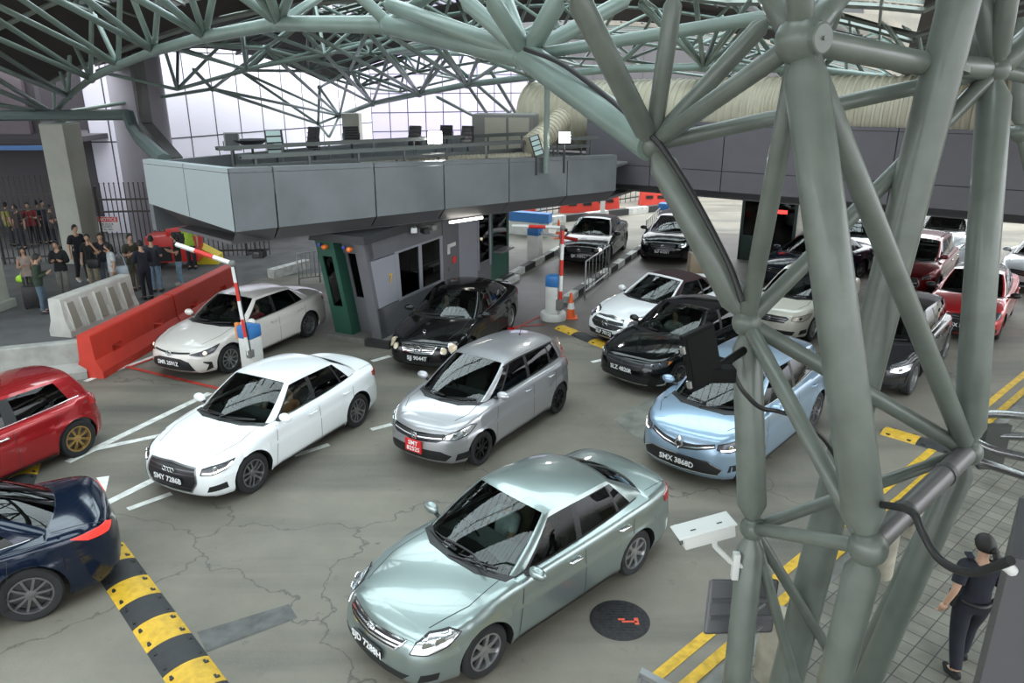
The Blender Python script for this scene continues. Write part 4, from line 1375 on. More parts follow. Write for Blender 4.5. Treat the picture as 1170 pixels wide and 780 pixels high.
        sw.ball(Ms @ Vector((0, 0, 0)), .05, 8)
        sw.build('steering_wheel', BLK, root, smooth=50)
        rm = MB(); rm.box((c['xrf'] + .02, -.11, interp(c['zr'], c['xrf']) - .13), (c['xrf'] + .05, .11, interp(c['zr'], c['xrf']) - .07), bev=.01)
        rm.build('rear_view_mirror', BLK, root)
    return root, B, c

def seat(x, y, z, hr, m, root):
    s = MB()
    s.box((x - .27, y - .25, .34), (x + .25, y + .25, .50), bev=.05)
    M = Matrix.Translation((x - .22, y, .46)) @ Matrix.Rotation(radians(-20), 4, 'Y')
    s.box((-.07, -.24, 0), (.07, .24, .60), M, bev=.06)
    s.box((-.04, -.13, .62), (.05, .13, .80), M, bev=.04)
    s.build('front_seat', m, root, smooth=40)

def greeny(c, B, x):
    """half-width of the glasshouse base at x"""
    a = c['ya']; b = c['yc']
    t = (c['xa'] - x) / (c['xa'] - c['xcr'])
    t = min(1, max(0, t))
    mid = c.get('ymid', B.hw - .13)
    return interp([(0, a), (.25, (a+mid)/2 + .02), (.5, mid), (.8, (b+mid)/2 + .01), (1, b)], t)

def greenhouse(c, B, root, pm):
    hw = B.hw
    lite = c.get('lite', False)
    rows = [0, .05, .2, .4, .6, .78, .90, 1.0]
    xa, xc, xcr, xcc, xrf, xrr = c['xa'], c['xc'], c['xcr'], c['xcc'], c['xrf'], c['xrr']
    ya, yc, ytf, ytr = c['ya'], c['yc'], c['ytf'], c['ytr']
    ring = []   # (bx, by, tx, ty, cat of interval to next)
    nf = 8
    aw = c.get('apillar', .07)
    for i in range(nf):
        t = i / nf * (1 - aw)
        ring.append((xc - (xc-xa)*t**2.2, ya*t, xrf - .07*t**2.2, ytf*t, 'ws'))
    t = 1 - aw
    ring.append((xc - (xc-xa)*t**2.2, ya*t, xrf - .07*t**2.2, ytf*t, 'body'))
    ring.append((xa, ya, xrf - .07, ytf, 'body'))
    # side pieces
    S = c['dlo']   # list of (xb, xt, cat) ; first starts after the a-pillar
    def by(x): return greeny(c, B, x)
    ymt = c.get('ytm', (ytf + ytr)/2 + .025)
    x_f, x_r = xrf - .07, xrr + .07
    def ty(x):
        t = min(1, max(0, (x_f - x)/(x_f - x_r)))
        return interp([(0, ytf), (.5, ymt), (1, ytr)], t)
    ring[-1] = (xa, ya, x_f, ytf, 'body')
    for i, (xb, xt, cat) in enumerate(S):
        nxt = S[i+1] if i + 1 < len(S) else (xcr, x_r, '')
        n = max(1, int(abs(nxt[0]-xb)/.14))
        for k in range(n):
            q = k/n
            a_, b_ = xb + (nxt[0]-xb)*q, xt + (nxt[1]-xt)*q
            ring.append((a_, by(a_), b_, ty(b_), cat))
    ring.append((xcr, yc, x_r, ytr, 'body'))
    t = 1 - c.get('cpillar', .12)
    for i in range(nf, 0, -1):
        q = t * i / nf
        ring.append((xcc + (xcr-xcc)*q**2.2, yc*q, xrr + .07*q**2.2, ytr*q, 'rw'))
    ring.append((xcc, 0, xrr, 0, ''))
    parts = {}
    def P(e, t, sg, inset=0):
        bx, by_, tx, ty_, _ = e
        b = Vector((bx, by_, B.D(bx, by_) - .012)); tt = Vector((tx, ty_, B.R(tx, ty_)))
        p = b.lerp(tt, t)
        bow = 4*t*(1-t)
        # outward bow
        cx = (xa + xcr)/2
        d = Vector((0, 1, 0)) if e[4] not in ('ws', 'rw') else Vector((1 if bx > cx else -1, 0, .6)).normalized()
        if e[4] in ('ws', 'rw'): p += d * c.get('wsbow', .018) * bow
        else: p += Vector((0, c.get('bow', .025) * bow, 0))
        p.y *= sg
        if abs(p.y) < 1e-6: p.y = 0
        return p
    bodymb = MB(); 
    roofm = c.get('roofm', pm)
    cats = {}
    for sg in (1, -1):
        for i in range(len(ring) - 1):
            e0, e1 = ring[i], ring[i+1]
            cat = e0[4]
            for r in range(len(rows) - 1):
                q = [P(e0, rows[r], sg), P(e1, rows[r], sg), P(e1, rows[r+1], sg), P(e0, rows[r+1], sg)]
                if sg < 0: q = q[::-1]
                tm = (rows[r]+rows[r+1])/2
                if cat == 'ws': k = 'ws' if tm < .97 else 'body'
                elif cat == 'rw': k = 'rw' if .05 < tm < .95 else 'body'
                elif cat in ('body',): k = 'body'
                elif cat == 'black': k = 'black' if tm < c.get('dtop', .9) else 'body'
                else: k = (cat, sg) if .05 < tm < c.get('dtop', .9) else ('black' if tm <= .05 else 'body')
                cats.setdefault(k, MB()).add(q, [(0, 1, 2, 3)])
    # roof cap
    cap = MB()
    NC = 8
    for sg in (1, -1):
        vs = []; fs = []
        for e in ring:
            tx, ty_ = e[2], e[3]
            for k in range(NC + 1):
                y = ty_*(1 - k/NC)
                # nose the cap rows slightly towards full header curve
                vs.append(Vector((tx, sg*y, B.R(tx, y))))
        for i in range(len(ring) - 1):
            for k in range(NC):
                a = i*(NC+1)+k
                q = (a, a+NC+1, a+NC+2, a+1)
                fs.append(q if sg > 0 else q[::-1])
        cap.add(vs, fs)
    soft = c.get('soft')
    cap.build('soft_top' if soft else 'roof_panel', roofm, root, smooth=60, merge=True)
    # headliner a little lower, dark
    for k, mb in cats.items():
        if k == 'body': mb.build('pillars' , roofm if soft else pm, root, smooth=50, merge=True)
        elif k == 'black': mb.build('window_frames', BLK, root, smooth=50, merge=True)
        elif k == 'ws': tag(mb.build('windshield', c.get('wsm', GLS), root, smooth=180, merge=True))
        elif k == 'rw': mb.build('rear_window', c.get('glm', GLD), root, smooth=180, merge=True)
        else: mb.build('side_window', c.get('glm', GLD) if k[0] != 'fg' else c.get('fgm', GLS), root, smooth=180, merge=True)
    # chrome / black line under side glass
    tr = MB()
    for sg in (1, -1):
        pts = []
        for e in ring:
            if e[4] in ('ws', 'rw', '') : continue
            p = P(e, .03, sg); pts.append(p + Vector((0, sg*.004, 0)))
        tr.tube(pts[1:-1], .009, 6)
        if c.get('visor'):
            pts2 = [P(e, .915, sg) + Vector((0, sg*.012, 0)) for e in ring if e[4] not in ('ws', 'rw', '')]
            tr.tube(pts2[1:-1], .016, 6)
        if c.get('roofrack') :
            pts3 = [Vector((x, sg*(ymt - .08), B.R(x, ymt-.08) + .035)) for x in [x_f - .25 + (x_r - x_f + .5)*i/8 for i in range(9)]]
            pts3[0].z -= .03; pts3[-1].z -= .03
            tr.tube(pts3, .014, 6)
    tr.build('window_moulding', c.get('mould', BLK), root, smooth=60)
    return ring
def headlight(B, root, poly, on=None, lm=None, bulbs=(), style=None):
    for sg in (1, -1):
        pp = [(sg*a, z) for a, z in poly]
        h = B.wrap(pp, .010, .05, .03).build('headlight', lm or LAMPW, root, smooth=60)
        ca = sum(p[0] for p in pp)/len(pp); cz = sum(p[1] for p in pp)/len(pp)
        for (u, v, r, m) in bulbs:
            p = B.S(sg*u, v, .006); q = B.S(sg*u, v, .03); n = (q - p).normalized()
            M = Matrix.Translation(p) @ n.to_track_quat('Z', 'Y').to_matrix().to_4x4()
            mb = MB(); mb.lathe([(r*1.15, 0), (r*1.15, .012), (r, .014), (r*.9, .008), (0, .012)], 20, M)
            mb.build('lamp_bulb', m, h, smooth=40)
        if on:
            mb = ribbon(B, densify([(sg*a, z) for a, z in on], .04), .018, .018)
            mb.build('running_light', LAMPON, h)
        rim = ribbon(B, densify(pp + [pp[0]], .05), .012, .013)
        rim.build('lamp_bezel', BLK, h)
def grille(B, root, poly, bars=(), barm=None, m=None, framem=None, fw=.02, name='grille', bw=.016):
    """poly right half given from centre line: mirrored"""
    full = poly + [(-a, z) for a, z in reversed(poly) if abs(a) > 1e-6]
    g = B.wrap(full, .006, .06, .02).build(name, m or BLK, root, smooth=60)
    if bars:
        mb = MB()
        for pts in bars:
            p2 = [(-a, z) for a, z in reversed(pts)] + [q for q in pts]
            ribbon(B, densify(p2, .05), bw, .014, None, mb)
        mb.build('grille_bar', barm or BLK, g)
    if framem:
        ribbon(B, densify(full + [full[0]], .04), fw, .016).build('grille_frame', framem, g)
    return g
def patch(B, root, poly, m, name, off=.006, mirror=True, rim=.02, fn=None, step=.06):
    out = []
    for sg in ((1, -1) if mirror else (1,)):
        pp = [(sg*a, z) for a, z in poly] if fn is None else [(x, sg*y) for x, y in poly]
        out.append(B.wrap(pp, off, step, rim, fn).build(name, m, root, smooth=60))
    return out
def plate(B, root, s, z, pm=None, rear=False, w=.50, h=.12, two=None, lm=None, tilt=0, x=None):
    """number plate standing proud of the bumper"""
    xx = x if x is not None else (B.S(0, z, 0).x + .02 if not rear else B.c['xr'] - .005)
    R_ = Matrix.Rotation(pi/2, 4, 'Y') @ Matrix.Rotation(pi/2, 4, 'Z')
    # local x -> +y (text reads left to right seen from the front), local y -> +z
    M = Matrix.Translation((xx, 0, z)) @ Matrix.Rotation(tilt, 4, 'Y') @ Matrix(((0, 0, 1, 0), (1, 0, 0, 0), (0, 1, 0, 0), (0, 0, 0, 1)))
    if rear: M = Matrix.Translation((xx, 0, z)) @ Matrix(((0, 0, -1, 0), (-1, 0, 0, 0), (0, 1, 0, 0), (0, 0, 0, 1)))
    mb = MB(); mb.box((-w/2, -h/2, -.02), (w/2, h/2, .006), M, bev=.004)
    p = mb.build('number_plate', pm or PLB, root)
    if two:
        text('plate_text', two[0], .105, PLW, M @ Matrix.Translation((0, h*.22, .009)), p, .001, .002, 1.05)
        text('plate_text', two[1], .105, PLW, M @ Matrix.Translation((0, -h*.24, .009)), p, .001, .002, 1.05)
    else:
        text('plate_text', s, .125, lm or PLW, M @ Matrix.Translation((0, -.002, .009)), p, .001, .003, .98)
    return p
def frame_at(B, a, z, off=.02):
    p = B.S(a, z, 0); q = B.S(a, z, off)
    n = (q - p).normalized()
    if a == 0: n = Vector((1, 0, 0))
    yv = Vector((0, 0, 1)); xv = yv.cross(n).normalized(); yv = n.cross(xv)
    M = Matrix((xv, yv, n)).transposed().to_4x4()
    M.translation = p + n*off
    return M
def emblem(B, root, kind, z, size=.06, a=0, m=None, off=.02):
    M = frame_at(B, a, z, off)
    mb = MB()
    def ell(cx, cy, rx, ry, r): mb.tube([M @ Vector((cx + rx*cos(t), cy + ry*sin(t), 0)) for t in [2*pi*i/20 for i in range(21)]], r, 6)
    if kind == 'ovals':
        ell(0, 0, size*1.3, size*.9, .008); ell(0, .012, size*.45, size*.8, .006); ell(0, size*.42, size*.95, size*.38, .006)
    elif kind == 'rings':
        for k in range(4): ell((k-1.5)*size*.95, 0, size*.62, size*.62, .008)
    elif kind == 'star':
        ell(0, 0, size, size, .009)
        for k in range(3):
            t = pi/2 + 2*pi*k/3
            mb.tube([M @ Vector((0, 0, 0)), M @ Vector((size*cos(t), size*sin(t), 0))], [.013, .004], 6)
    elif kind == 'h':
        for sx in (-1, 1): mb.tube([M @ Vector((sx*size*.45, -size*.6, 0)), M @ Vector((sx*size*.6, size*.6, 0))], .010, 6)
        mb.tube([M @ Vector((-size*.5, 0, 0)), M @ Vector((size*.5, 0, 0))], .009, 6)
        mb.tube([M @ Vector(p) for p in ((-size*.8, -size*.85, 0), (size*.8, -size*.85, 0), (size*.95, size*.85, 0), (-size*.95, size*.85, 0), (-size*.8, -size*.85, 0))], .006, 6)
    elif kind == 'diamond':
        P = [(0, size*1.3), (size*.85, 0), (0, -size*1.3), (-size*.85, 0)]
        Q = [(0, size*.7), (size*.42, 0), (0, -size*.7), (-size*.42, 0)]
        vs = [M @ Vector((x, y, 0)) for x, y in P] + [M @ Vector((x*.72, y*.72, .025)) for x, y in P] + [M @ Vector((x, y, .012)) for x, y in Q]
        fs = []
        for i in range(4):
            j = (i+1) % 4
            fs += [(i, j, j+4, i+4), (i+4, j+4, j+8, i+8)]
        mb.add(vs, fs)
    elif kind == 'tri':
        for k in range(3):
            t = pi/2 + 2*pi*k/3
            d = Vector((cos(t), sin(t), 0)); e = Vector((-sin(t), cos(t), 0))
            pts = [Vector((0,0,0)), d*size*.5 + e*size*.29, d*size, d*size*.5 - e*size*.29]
            vs = [M @ p for p in pts] + [M @ (p + Vector((0,0,.012))) for p in pts]
            mb.add(vs, [(4,5,6,7), (0,1,5,4), (1,2,6,5), (2,3,7,6), (3,0,4,7)])
    elif kind == 'wing':
        ell(0, 0, size*1.1, size*.85, .007)
        mb.tube([M @ Vector((-size*.8, size*.35, 0)), M @ Vector((0, -size*.25, 0)), M @ Vector((size*.8, size*.35, 0))], .009, 6)
    elif kind == 'ell':
        ell(0, 0, size*1.1, size*.8, .008)
        mb.tube([M @ Vector((-.01, size*.5, 0)), M @ Vector((-.02, -size*.35, 0)), M @ Vector((size*.6, -size*.35, 0))], .007, 6)
    return mb.build('emblem', m or CHR, root, smooth=60)
def taillight(B, root, poly, m=None):
    """(arc length from rear centre, z)"""
    for sg in (1, -1):
        pp = [(sg*(B.L - a), z) for a, z in poly]
        B.wrap(pp, .012, .05, .03).build('tail_light', m or REDL, root, smooth=60)
def antenna(B, root, x, y=0, h=.22, lean=-.1):
    z = B.R(x, y)
    mb = MB(); mb.tube([(x, y, z - .01), (x, y, z + .02)], [.03, .012], 8); mb.tube([(x, y, z + .01), (x + lean, y, z + h)], .006, 6)
    mb.build('antenna', BLK, root)

# shared bodies ---------------------------------------------------
SEDAN = dict(w=1.76, wb=2.6, xf=2.23, xr=-2.31,
    zc=[(-2.31, .92), (-2.2, 1.03), (-1.95, 1.075), (-1.5, 1.07), (-.6, 1.03), (.5, 1.0), (.9, .995), (1.2, .965), (1.6, .885), (1.95, .775), (2.15, .66), (2.23, .58)],
    crown=[(-2.3, .12), (-1.6, .12), (-.8, .09), (.5, .07), (1.0, .09), (1.9, .13), (2.2, .1)],
    zr=[(-1.12, 1.385), (-.75, 1.44), (-.3, 1.465), (-.02, 1.462), (.20, 1.43)],
    xa=.80, xc=1.05, xcr=-1.60, xcc=-1.76, xrf=.20, xrr=-1.08, ya=.735, yc=.66, ytf=.565, ytr=.53,
    dlo=[(.66, .06, 'black'), (.60, .04, 'fg'), (-.22, -.26, 'black'), (-.32, -.35, 'rg'), (-1.02, -.92, 'black'), (-1.07, -.95, 'qg'), (-1.32, -1.0, 'body')],
    doors=[(.74, .10), (-.27, .0), (-1.22, .12)], handles=(-.08, -1.0))

# ================================================================ PEOPLE
def skin(name, nodes, edges, m, parent, root_i=0, sub=1, boxy=False):
    me = bpy.data.meshes.new(name)
    names = list(nodes)
    me.from_pydata([tuple(nodes[k][0]) for k in names], [(names.index(a), names.index(b)) for a, b in edges], [])
    o = bpy.data.objects.new(name, me); COL.objects.link(o)
    sm = o.modifiers.new('skin', 'SKIN'); sm.use_smooth_shade = True
    ss = o.modifiers.new('sub', 'SUBSURF'); ss.levels = sub; ss.render_levels = sub
    for i, k in enumerate(names):
        r = nodes[k][1]; r = r if isinstance(r, tuple) else (r, r)
        me.skin_vertices[0].data[i].radius = r
        me.skin_vertices[0].data[i].use_root = (i == root_i)
    dg = bpy.context.evaluated_depsgraph_get()
    m2 = bpy.data.meshes.new_from_object(o.evaluated_get(dg))
    COL.objects.unlink(o); bpy.data.objects.remove(o)
    m2.materials.clear(); m2.materials.append(m)
    m2.polygons.foreach_set('use_smooth', [True]*len(m2.polygons))
    o = bpy.data.objects.new(name, m2); COL.objects.link(o); o.parent = parent
    return o
def person(label, loc, yaw, H=1.68, shirt=(.02,.02,.022), pants=(.03,.03,.035), shoes=(.02,.02,.02), arms='down', sleeve='short', stride=0.0,
           hair='short', female=False, group=None, seated=False, bend=0.0, headturn=0.0, skinm=None, z=0.0, haircol=None, lean=0.0):
    r = empty('person', (loc[0], loc[1], z), yaw, label, 'person', group)
    k = H/1.70
    w = .9 if female else 1.0
    SK = skinm or SKIN
    # joints, facing +x
    b = bend
    def up(x, y, zz):    # torso bending forward about the hips
        dz = zz - .92
        return Vector((x + dz*sin(b), y, .92 + dz*cos(b)))
    J = {}
    J['pelvis'] = (up(0, 0, .93), (.122*w))
    J['waist'] = (up(0, 0, 1.08), (.108*w)); J['chest'] = (up(.0, 0, 1.28), (.125*w)); J['neckb'] = (up(-.005, 0, 1.42), .06)
    J['neck'] = (up(.01, 0, 1.50), .045); J['skull'] = (up(.02, 0, 1.58), .06)
    E = [('pelvis','waist'),('waist','chest'),('chest','neckb'),('neckb','neck'),('neck','skull')]
    hands = {}
    for s, nm in ((1, 'l'), (-1, 'r')):
        J['sh'+nm] = (up(-.005, s*.165*w, 1.39), .055)
        a = arms if isinstance(arms, str) else arms[0 if s > 0 else 1]
        if a == 'down': el, wr_, hd = up(-.03, s*.235*w, 1.10), up(.02, s*.25*w, .86), up(.05, s*.25*w, .76)
        elif a == 'phone': el, wr_, hd = up(.02, s*.235*w, 1.10), up(.24, s*.12*w, 1.16), up(.31, s*.07, 1.20)
        elif a == 'face': el, wr_, hd = up(.10, s*.23*w, 1.16), up(.17, s*.12*w, 1.40), up(.16, s*.08, 1.49)
        elif a == 'back': el, wr_, hd = up(-.10, s*.25*w, 1.12), up(-.05, s*.30*w, .88), up(-.02, s*.31*w, .79)
        elif a == 'out': el, wr_, hd = up(.05, s*.30*w, 1.14), up(.22, s*.38*w, 1.02), up(.30, s*.40*w, 1.00)
        elif a == 'wheel': el, wr_, hd = up(.14, s*.25*w, 1.16), up(.36, s*.19*w, 1.24), up(.44, s*.17*w, 1.27)
        elif a == 'lap': el, wr_, hd = up(.04, s*.24*w, 1.10), up(.24, s*.12*w, 1.03), up(.32, s*.08*w, 1.03)
        J['el'+nm] = (el, .040*w); J['wr'+nm] = (wr_, .027); 
        hands[nm] = (wr_, hd, s)
        E += [('chest','sh'+nm),('sh'+nm,'el'+nm),('el'+nm,'wr'+nm)]
        if seated:
            J['hip'+nm] = (Vector((.02, s*.09, .93)), .085); J['kn'+nm] = (Vector((.44, s*.12, .98)), .062); J['an'+nm] = (Vector((.62, s*.11, .62)), .04); J['to'+nm] = (Vector((.76, s*.11, .60)), .032)
        else:
            st = stride*s
            J['hip'+nm] = (Vector((0, s*.085, .88)), .088); J['kn'+nm] = (Vector((.03 + st*.55 + abs(st)*.12, s*.09, .49)), .062)
            J['an'+nm] = (Vector((st, s*.095, .09 + (.05 if st < -.05 else 0))), .042); J['to'+nm] = (Vector((st + .14, s*.105, .045)), .034)
        E += [('pelvis','hip'+nm),('hip'+nm,'kn'+nm),('kn'+nm,'an'+nm),('an'+nm,'to'+nm)]
    def sc(nodes): return {q: (v[0]*k, (tuple(x*k for x in v[1]) if isinstance(v[1], tuple) else v[1]*k)) for q, v in nodes.items()}
    body = skin('body', sc(J), E, SK, r, 0, 2)
    skinv = [(v.co.copy(), v.normal.copy()) for v in body.data.vertices]
    skinpoly = [(tuple(p.vertices), p.center.copy()) for p in body.data.polygons]
    # head joined onto the body mesh
    hc = up(.035, 0, 1.61)*k
    hm = MB()
    n = 20; m_ = 14; T = Matrix.Translation(hc) @ Matrix.Rotation(headturn, 4, 'Z') @ Matrix.Rotation(b*.6, 4, 'Y')
    vs = []; fs = []
    for i in range(m_+1):
        th = pi*i/m_
        for j in range(n):
            ph = 2*pi*j/n
            x = .095*sin(th)*cos(ph); y = .073*sin(th)*sin(ph); zz = .115*cos(th)
            if zz < 0: y *= 1 - .32*(-zz/.115); x *= 1 - .15*(-zz/.115)
            # nose and brow on the +x side
            if x > .05:
                g_ = math.exp(-((y/.018)**2)); x += g_*.022*math.exp(-(((zz + .02)/.028)**2))
                x -= .010*math.exp(-(((abs(y)-.032)/.014)**2))*math.exp(-(((zz - .012)/.014)**2))
            vs.append(T @ (Vector((x, y, zz))*k))
    for i in range(m_):
        for j in range(n):
            a = i*n+j; c = i*n+(j+1) % n
            fs.append((a, a+n, c+n, c))
    hm.add(vs, fs)
    for s in (1, -1): hm.ball(T @ (Vector((-.005, s*.072, -.01))*k), .024*k, 8, (.6, .35, 1))
    for nm, (wr_, hd, s) in hands.items():
        wv = wr_*k; d = (hd - wr_).normalized(); side = Vector((0, 0, 1)).cross(d)
        if side.length < .3: side = Vector((1, 0, 0))
        side.normalize(); nn = d.cross(side)
        pm = wv + d*.045*k
        hm.tube([wv - d*.01*k, wv + d*.02*k, wv + d*.08*k], [.026*k, .034*k, .032*k], 8)
        for q in range(4):
            o_ = (q-1.5)*.019*k; l = (.065, .078, .074, .058)[q]*k
            b0_ = wv + d*.078*k + side*o_
            hm.tube([b0_, b0_ + d*l*.5 + nn*.006*k, b0_ + d*l*.85 + nn*.026*k], [.0095*k, .009*k, .007*k], 6)
        b0_ = wv + d*.025*k + side*.03*k*(-s)
        hm.tube([b0_, b0_ + d*.03*k + side*.025*k*(-s), b0_ + d*.06*k + side*.032*k*(-s)], [.011*k, .010*k, .008*k], 6)
    hb = hm.build('head_tmp', SK, None, smooth=180)
    bm = bmesh.new(); bm.from_mesh(body.data); bm.from_mesh(hb.data); bm.to_mesh(body.data); bm.free()
    COL.objects.unlink(hb); bpy.data.objects.remove(hb)
    body.data.polygons.foreach_set('use_smooth', [True]*len(body.data.polygons))
    # eyes and mouth as small dark insets
    fe = MB()
    for s in (1, -1): fe.ball(T @ (Vector((.083, s*.032, .012))*k), .009*k, 8, (.5, 1.2, .6))
    fe.tube([T @ (Vector((.083, -.02, -.058))*k), T @ (Vector((.089, 0, -.056))*k), T @ (Vector((.083, .02, -.058))*k)], .004*k, 5)
    fe.build('eyes_and_mouth', HAIR, r, smooth=180)
    # hair
    hh = MB(); vs = []; fs = []; 
    lim = .62 if hair != 'long' else .80
    for i in range(m_+1):
        th = pi*lim*i/m_
        for j in range(n):
            ph = 2*pi*j/n
            f = cos(ph)
            t2 = th*(1 - .50*max(0, f)) if hair != 'long' else th*(1 - .55*max(0, f))
            x = -.004 + .106*sin(t2)*cos(ph); y = .084*sin(t2)*sin(ph); zz = .004 + .126*cos(t2)
            vs.append(T @ (Vector((x, y, zz))*k))
    for i in range(m_):
        for j in range(n):
            a = i*n+j; c = i*n+(j+1) % n
            fs.append((a, a+n, c+n, c))
    hh.add(vs, fs)
    if hair == 'long':
        hh.tube([T @ (Vector(p)*k) for p in ((-.06, 0, .05), (-.085, 0, -.06), (-.09, 0, -.18), (-.08, 0, -.30))], [.07*k, .082*k, .075*k, .03*k], 12)
    if hair == 'tail':
        hh.ball(T @ (Vector((-.115, 0, .0))*k), .04*k, 10)
        hh.tube([T @ (Vector(p)*k) for p in ((-.11, 0, .02), (-.15, 0, -.05), (-.14, 0, -.16))], [.025*k, .035*k, .012*k], 10)
    hh.build('hair', mat('hair_%d' % int(1000*haircol[0]), haircol, .55) if haircol else HAIR, r, smooth=180)
    # clothes: the body surface under them, let out a little and ending at neckline, cuffs, waist and hems
    cm = lambda c_, t: mat('%s_%d_%d_%d' % (t, c_[0]*999, c_[1]*999, c_[2]*999), c_, .85, noise=.25, nscale=9)
    segs = [(a_, b_, J[a_][0]*k, J[b_][0]*k) for a_, b_ in E]
    def cls(p):
        best = None
        for a_, b_, A, Bv in segs:
            ab = Bv - A; t = max(0, min(1, (p - A).dot(ab)/ab.length_squared)); d = (A + ab*t - p).length
            if a_[:2] == 'ch' and b_[:2] == 'sh': d -= .02
            if best is None or d < best[0]: best = (d, a_[:2], b_[:2], t)
        return best[1:]
    wz = (J['pelvis'][0]*k).z
    smax = dict(short=.72, none=.0, long=1.0)[sleeve]
    kinds = {'shirt': [], 'trousers': []}
    for f in skinpoly:
        a_, b_, t = cls(f[1])
        up_ = (a_, b_) in (('wa', 'ch'), ('ch', 'sh')) or (a_, b_) == ('ch', 'ne') and t < .75 or (a_, b_) == ('pe', 'wa')
        if (a_, b_) == ('sh', 'el') and sleeve != 'none' and t <= smax: up_ = True
        if (a_, b_) == ('el', 'wr') and sleeve == 'long' and t < .93: up_ = True
        if (a_, b_) in (('pe', 'hi'), ('hi', 'kn')) and f[1].z > wz - .10*k and not seated: up_ = True
        if up_: kinds['shirt'].append(f[0])
        if (a_, b_) in (('pe', 'hi'), ('hi', 'kn')) or ((a_, b_) == ('kn', 'an') and t < .93) or ((a_, b_) == ('pe', 'wa') and t < .4): kinds['trousers'].append(f[0])
    for nm_, off, col_ in (('shirt', .022*k, shirt), ('trousers', .014*k, pants)):
        fl_ = kinds[nm_]; mp_ = {}; vv = []; ff = []
        for f in fl_:
            g_ = []
            for vi in f:
                if vi not in mp_:
                    mp_[vi] = len(vv); co, no = skinv[vi]; vv.append(co + no*off)
                g_.append(mp_[vi])
            ff.append(tuple(g_))
        m_c = MB(); m_c.add(vv, ff); m_c.build(nm_, cm(col_, 'cloth'), r, smooth=180, recalc=False)
    for nm in 'lr':
        a_, t_ = J['an'+nm][0], J['to'+nm][0]
        sh_ = MB(); sh_.tube([(a_ + Vector((-.06, 0, -.04)))*k, (a_ + Vector((-.02, 0, -.035)))*k, (t_ + Vector((-.02, 0, 0)))*k, (t_ + Vector((.06, 0, -.005)))*k], [.035*k, .052*k, .048*k, .03*k], 10)
        sh_.v = [(x, y, max(z_, 0.0) if not seated else z_) for x, y, z_ in sh_.v]
        sh_.build('shoe', cm(shoes, 'shoe'), r, smooth=60)
    return r
def at_px(px, py): g_ = G(px, py); return (g_.x, g_.y)
JEAN = (.17, .25, .34)
NV = (.012, .014, .028)
GRP = None
person('woman with long dark hair in a pale top, half hidden by the man in green', at_px(38, 345), radians(-60), 1.62, (.35, .28, .24), (.05, .05, .05), hair='long', female=True, arms='phone', sleeve='none')
person('man in a dark green shirt and jeans looking at his phone beside the black suitcase', at_px(51, 358), radians(20), 1.66, (.035, .055, .035), (.11, .16, .21), (.05, .05, .06), arms='phone', sleeve='long', bend=.08, headturn=.2)
person('man in a black sweatshirt and grey trousers reading his phone behind the white barrier', at_px(76, 340), radians(-75), 1.70, (.012, .012, .013), (.20, .19, .17), arms='phone', sleeve='long', bend=.06)
person('tall man in black standing left of the cream column with white shoes', at_px(96, 322), radians(-30), 1.82, (.014, .014, .02), (.02, .02, .022), (.5, .5, .5), arms='down', sleeve='short', stride=.12)
person('man in black with beige trousers holding a hand to his face', at_px(110, 330), radians(-70), 1.70, (.014, .014, .014), (.34, .29, .20), arms=('face', 'down'), sleeve='short')
person('person in dark clothes bending over behind the woman in white', at_px(124, 328), radians(-60), 1.70, (.02, .022, .03), (.10, .12, .15), arms='phone', sleeve='short', bend=.1)
person('woman in a white t-shirt with a pale shoulder bag in the waiting group', at_px(134, 338), radians(-140), 1.60, (.55, .58, .60), (.35, .33, .30), hair='long', female=True, arms='down')
person('person in olive brown clothes standing behind the dark suited man', at_px(157, 331), radians(-40), 1.72, (.05, .045, .03), (.14, .12, .085), arms='phone', sleeve='short', hair='short')
person('man in a dark navy suit seen from the back, nearest the barrier', at_px(170, 342), radians(130), 1.74, (.010, .012, .022), (.010, .011, .018), arms='phone', sleeve='long')
person('person in a dark top and light jeans just right of the suited man', at_px(181, 334), radians(100), 1.72, (.03, .035, .045), JEAN, (.03, .03, .03), arms='phone', sleeve='short')
person('woman in a black top and light blue jeans standing alone beside the red cart', at_px(208, 326), radians(-150), 1.66, (.015, .014, .014), (.22, .33, .43), (.45, .42, .40), hair='long', female=True, arms='phone', sleeve='short')
person('worker in a yellow-green safety vest behind the red cart', at_px(221, 307), radians(-80), 1.68, (.42, .62, .06), (.03, .03, .04), arms='down', sleeve='short')
for k, (px, py, sh, lab) in enumerate(((20, 298, (.05, .03, .03), 'person in dark maroon behind the fence at the far left'), (34, 301, (.30, .03, .04), 'person in a red shirt behind the fence'), (50, 299, (.03, .03, .05), 'person in navy behind the fence, left of the cream column'), (58, 297, (.08, .07, .07), 'person in grey behind the fence, touching the cream column'), (8, 300, (.25, .22, .05), 'person in mustard yellow behind the fence at the left edge'), (44, 293, (.10, .02, .03), 'smaller person in wine red further behind the fence'))):
    person(lab, (YY(px, 250, 28.6 + .5*(k % 3)).x, 28.6 + .5*(k % 3)), radians(-100 + 40*k), 1.68, sh, (.03, .03, .04), arms=('down', 'phone')[k % 2])
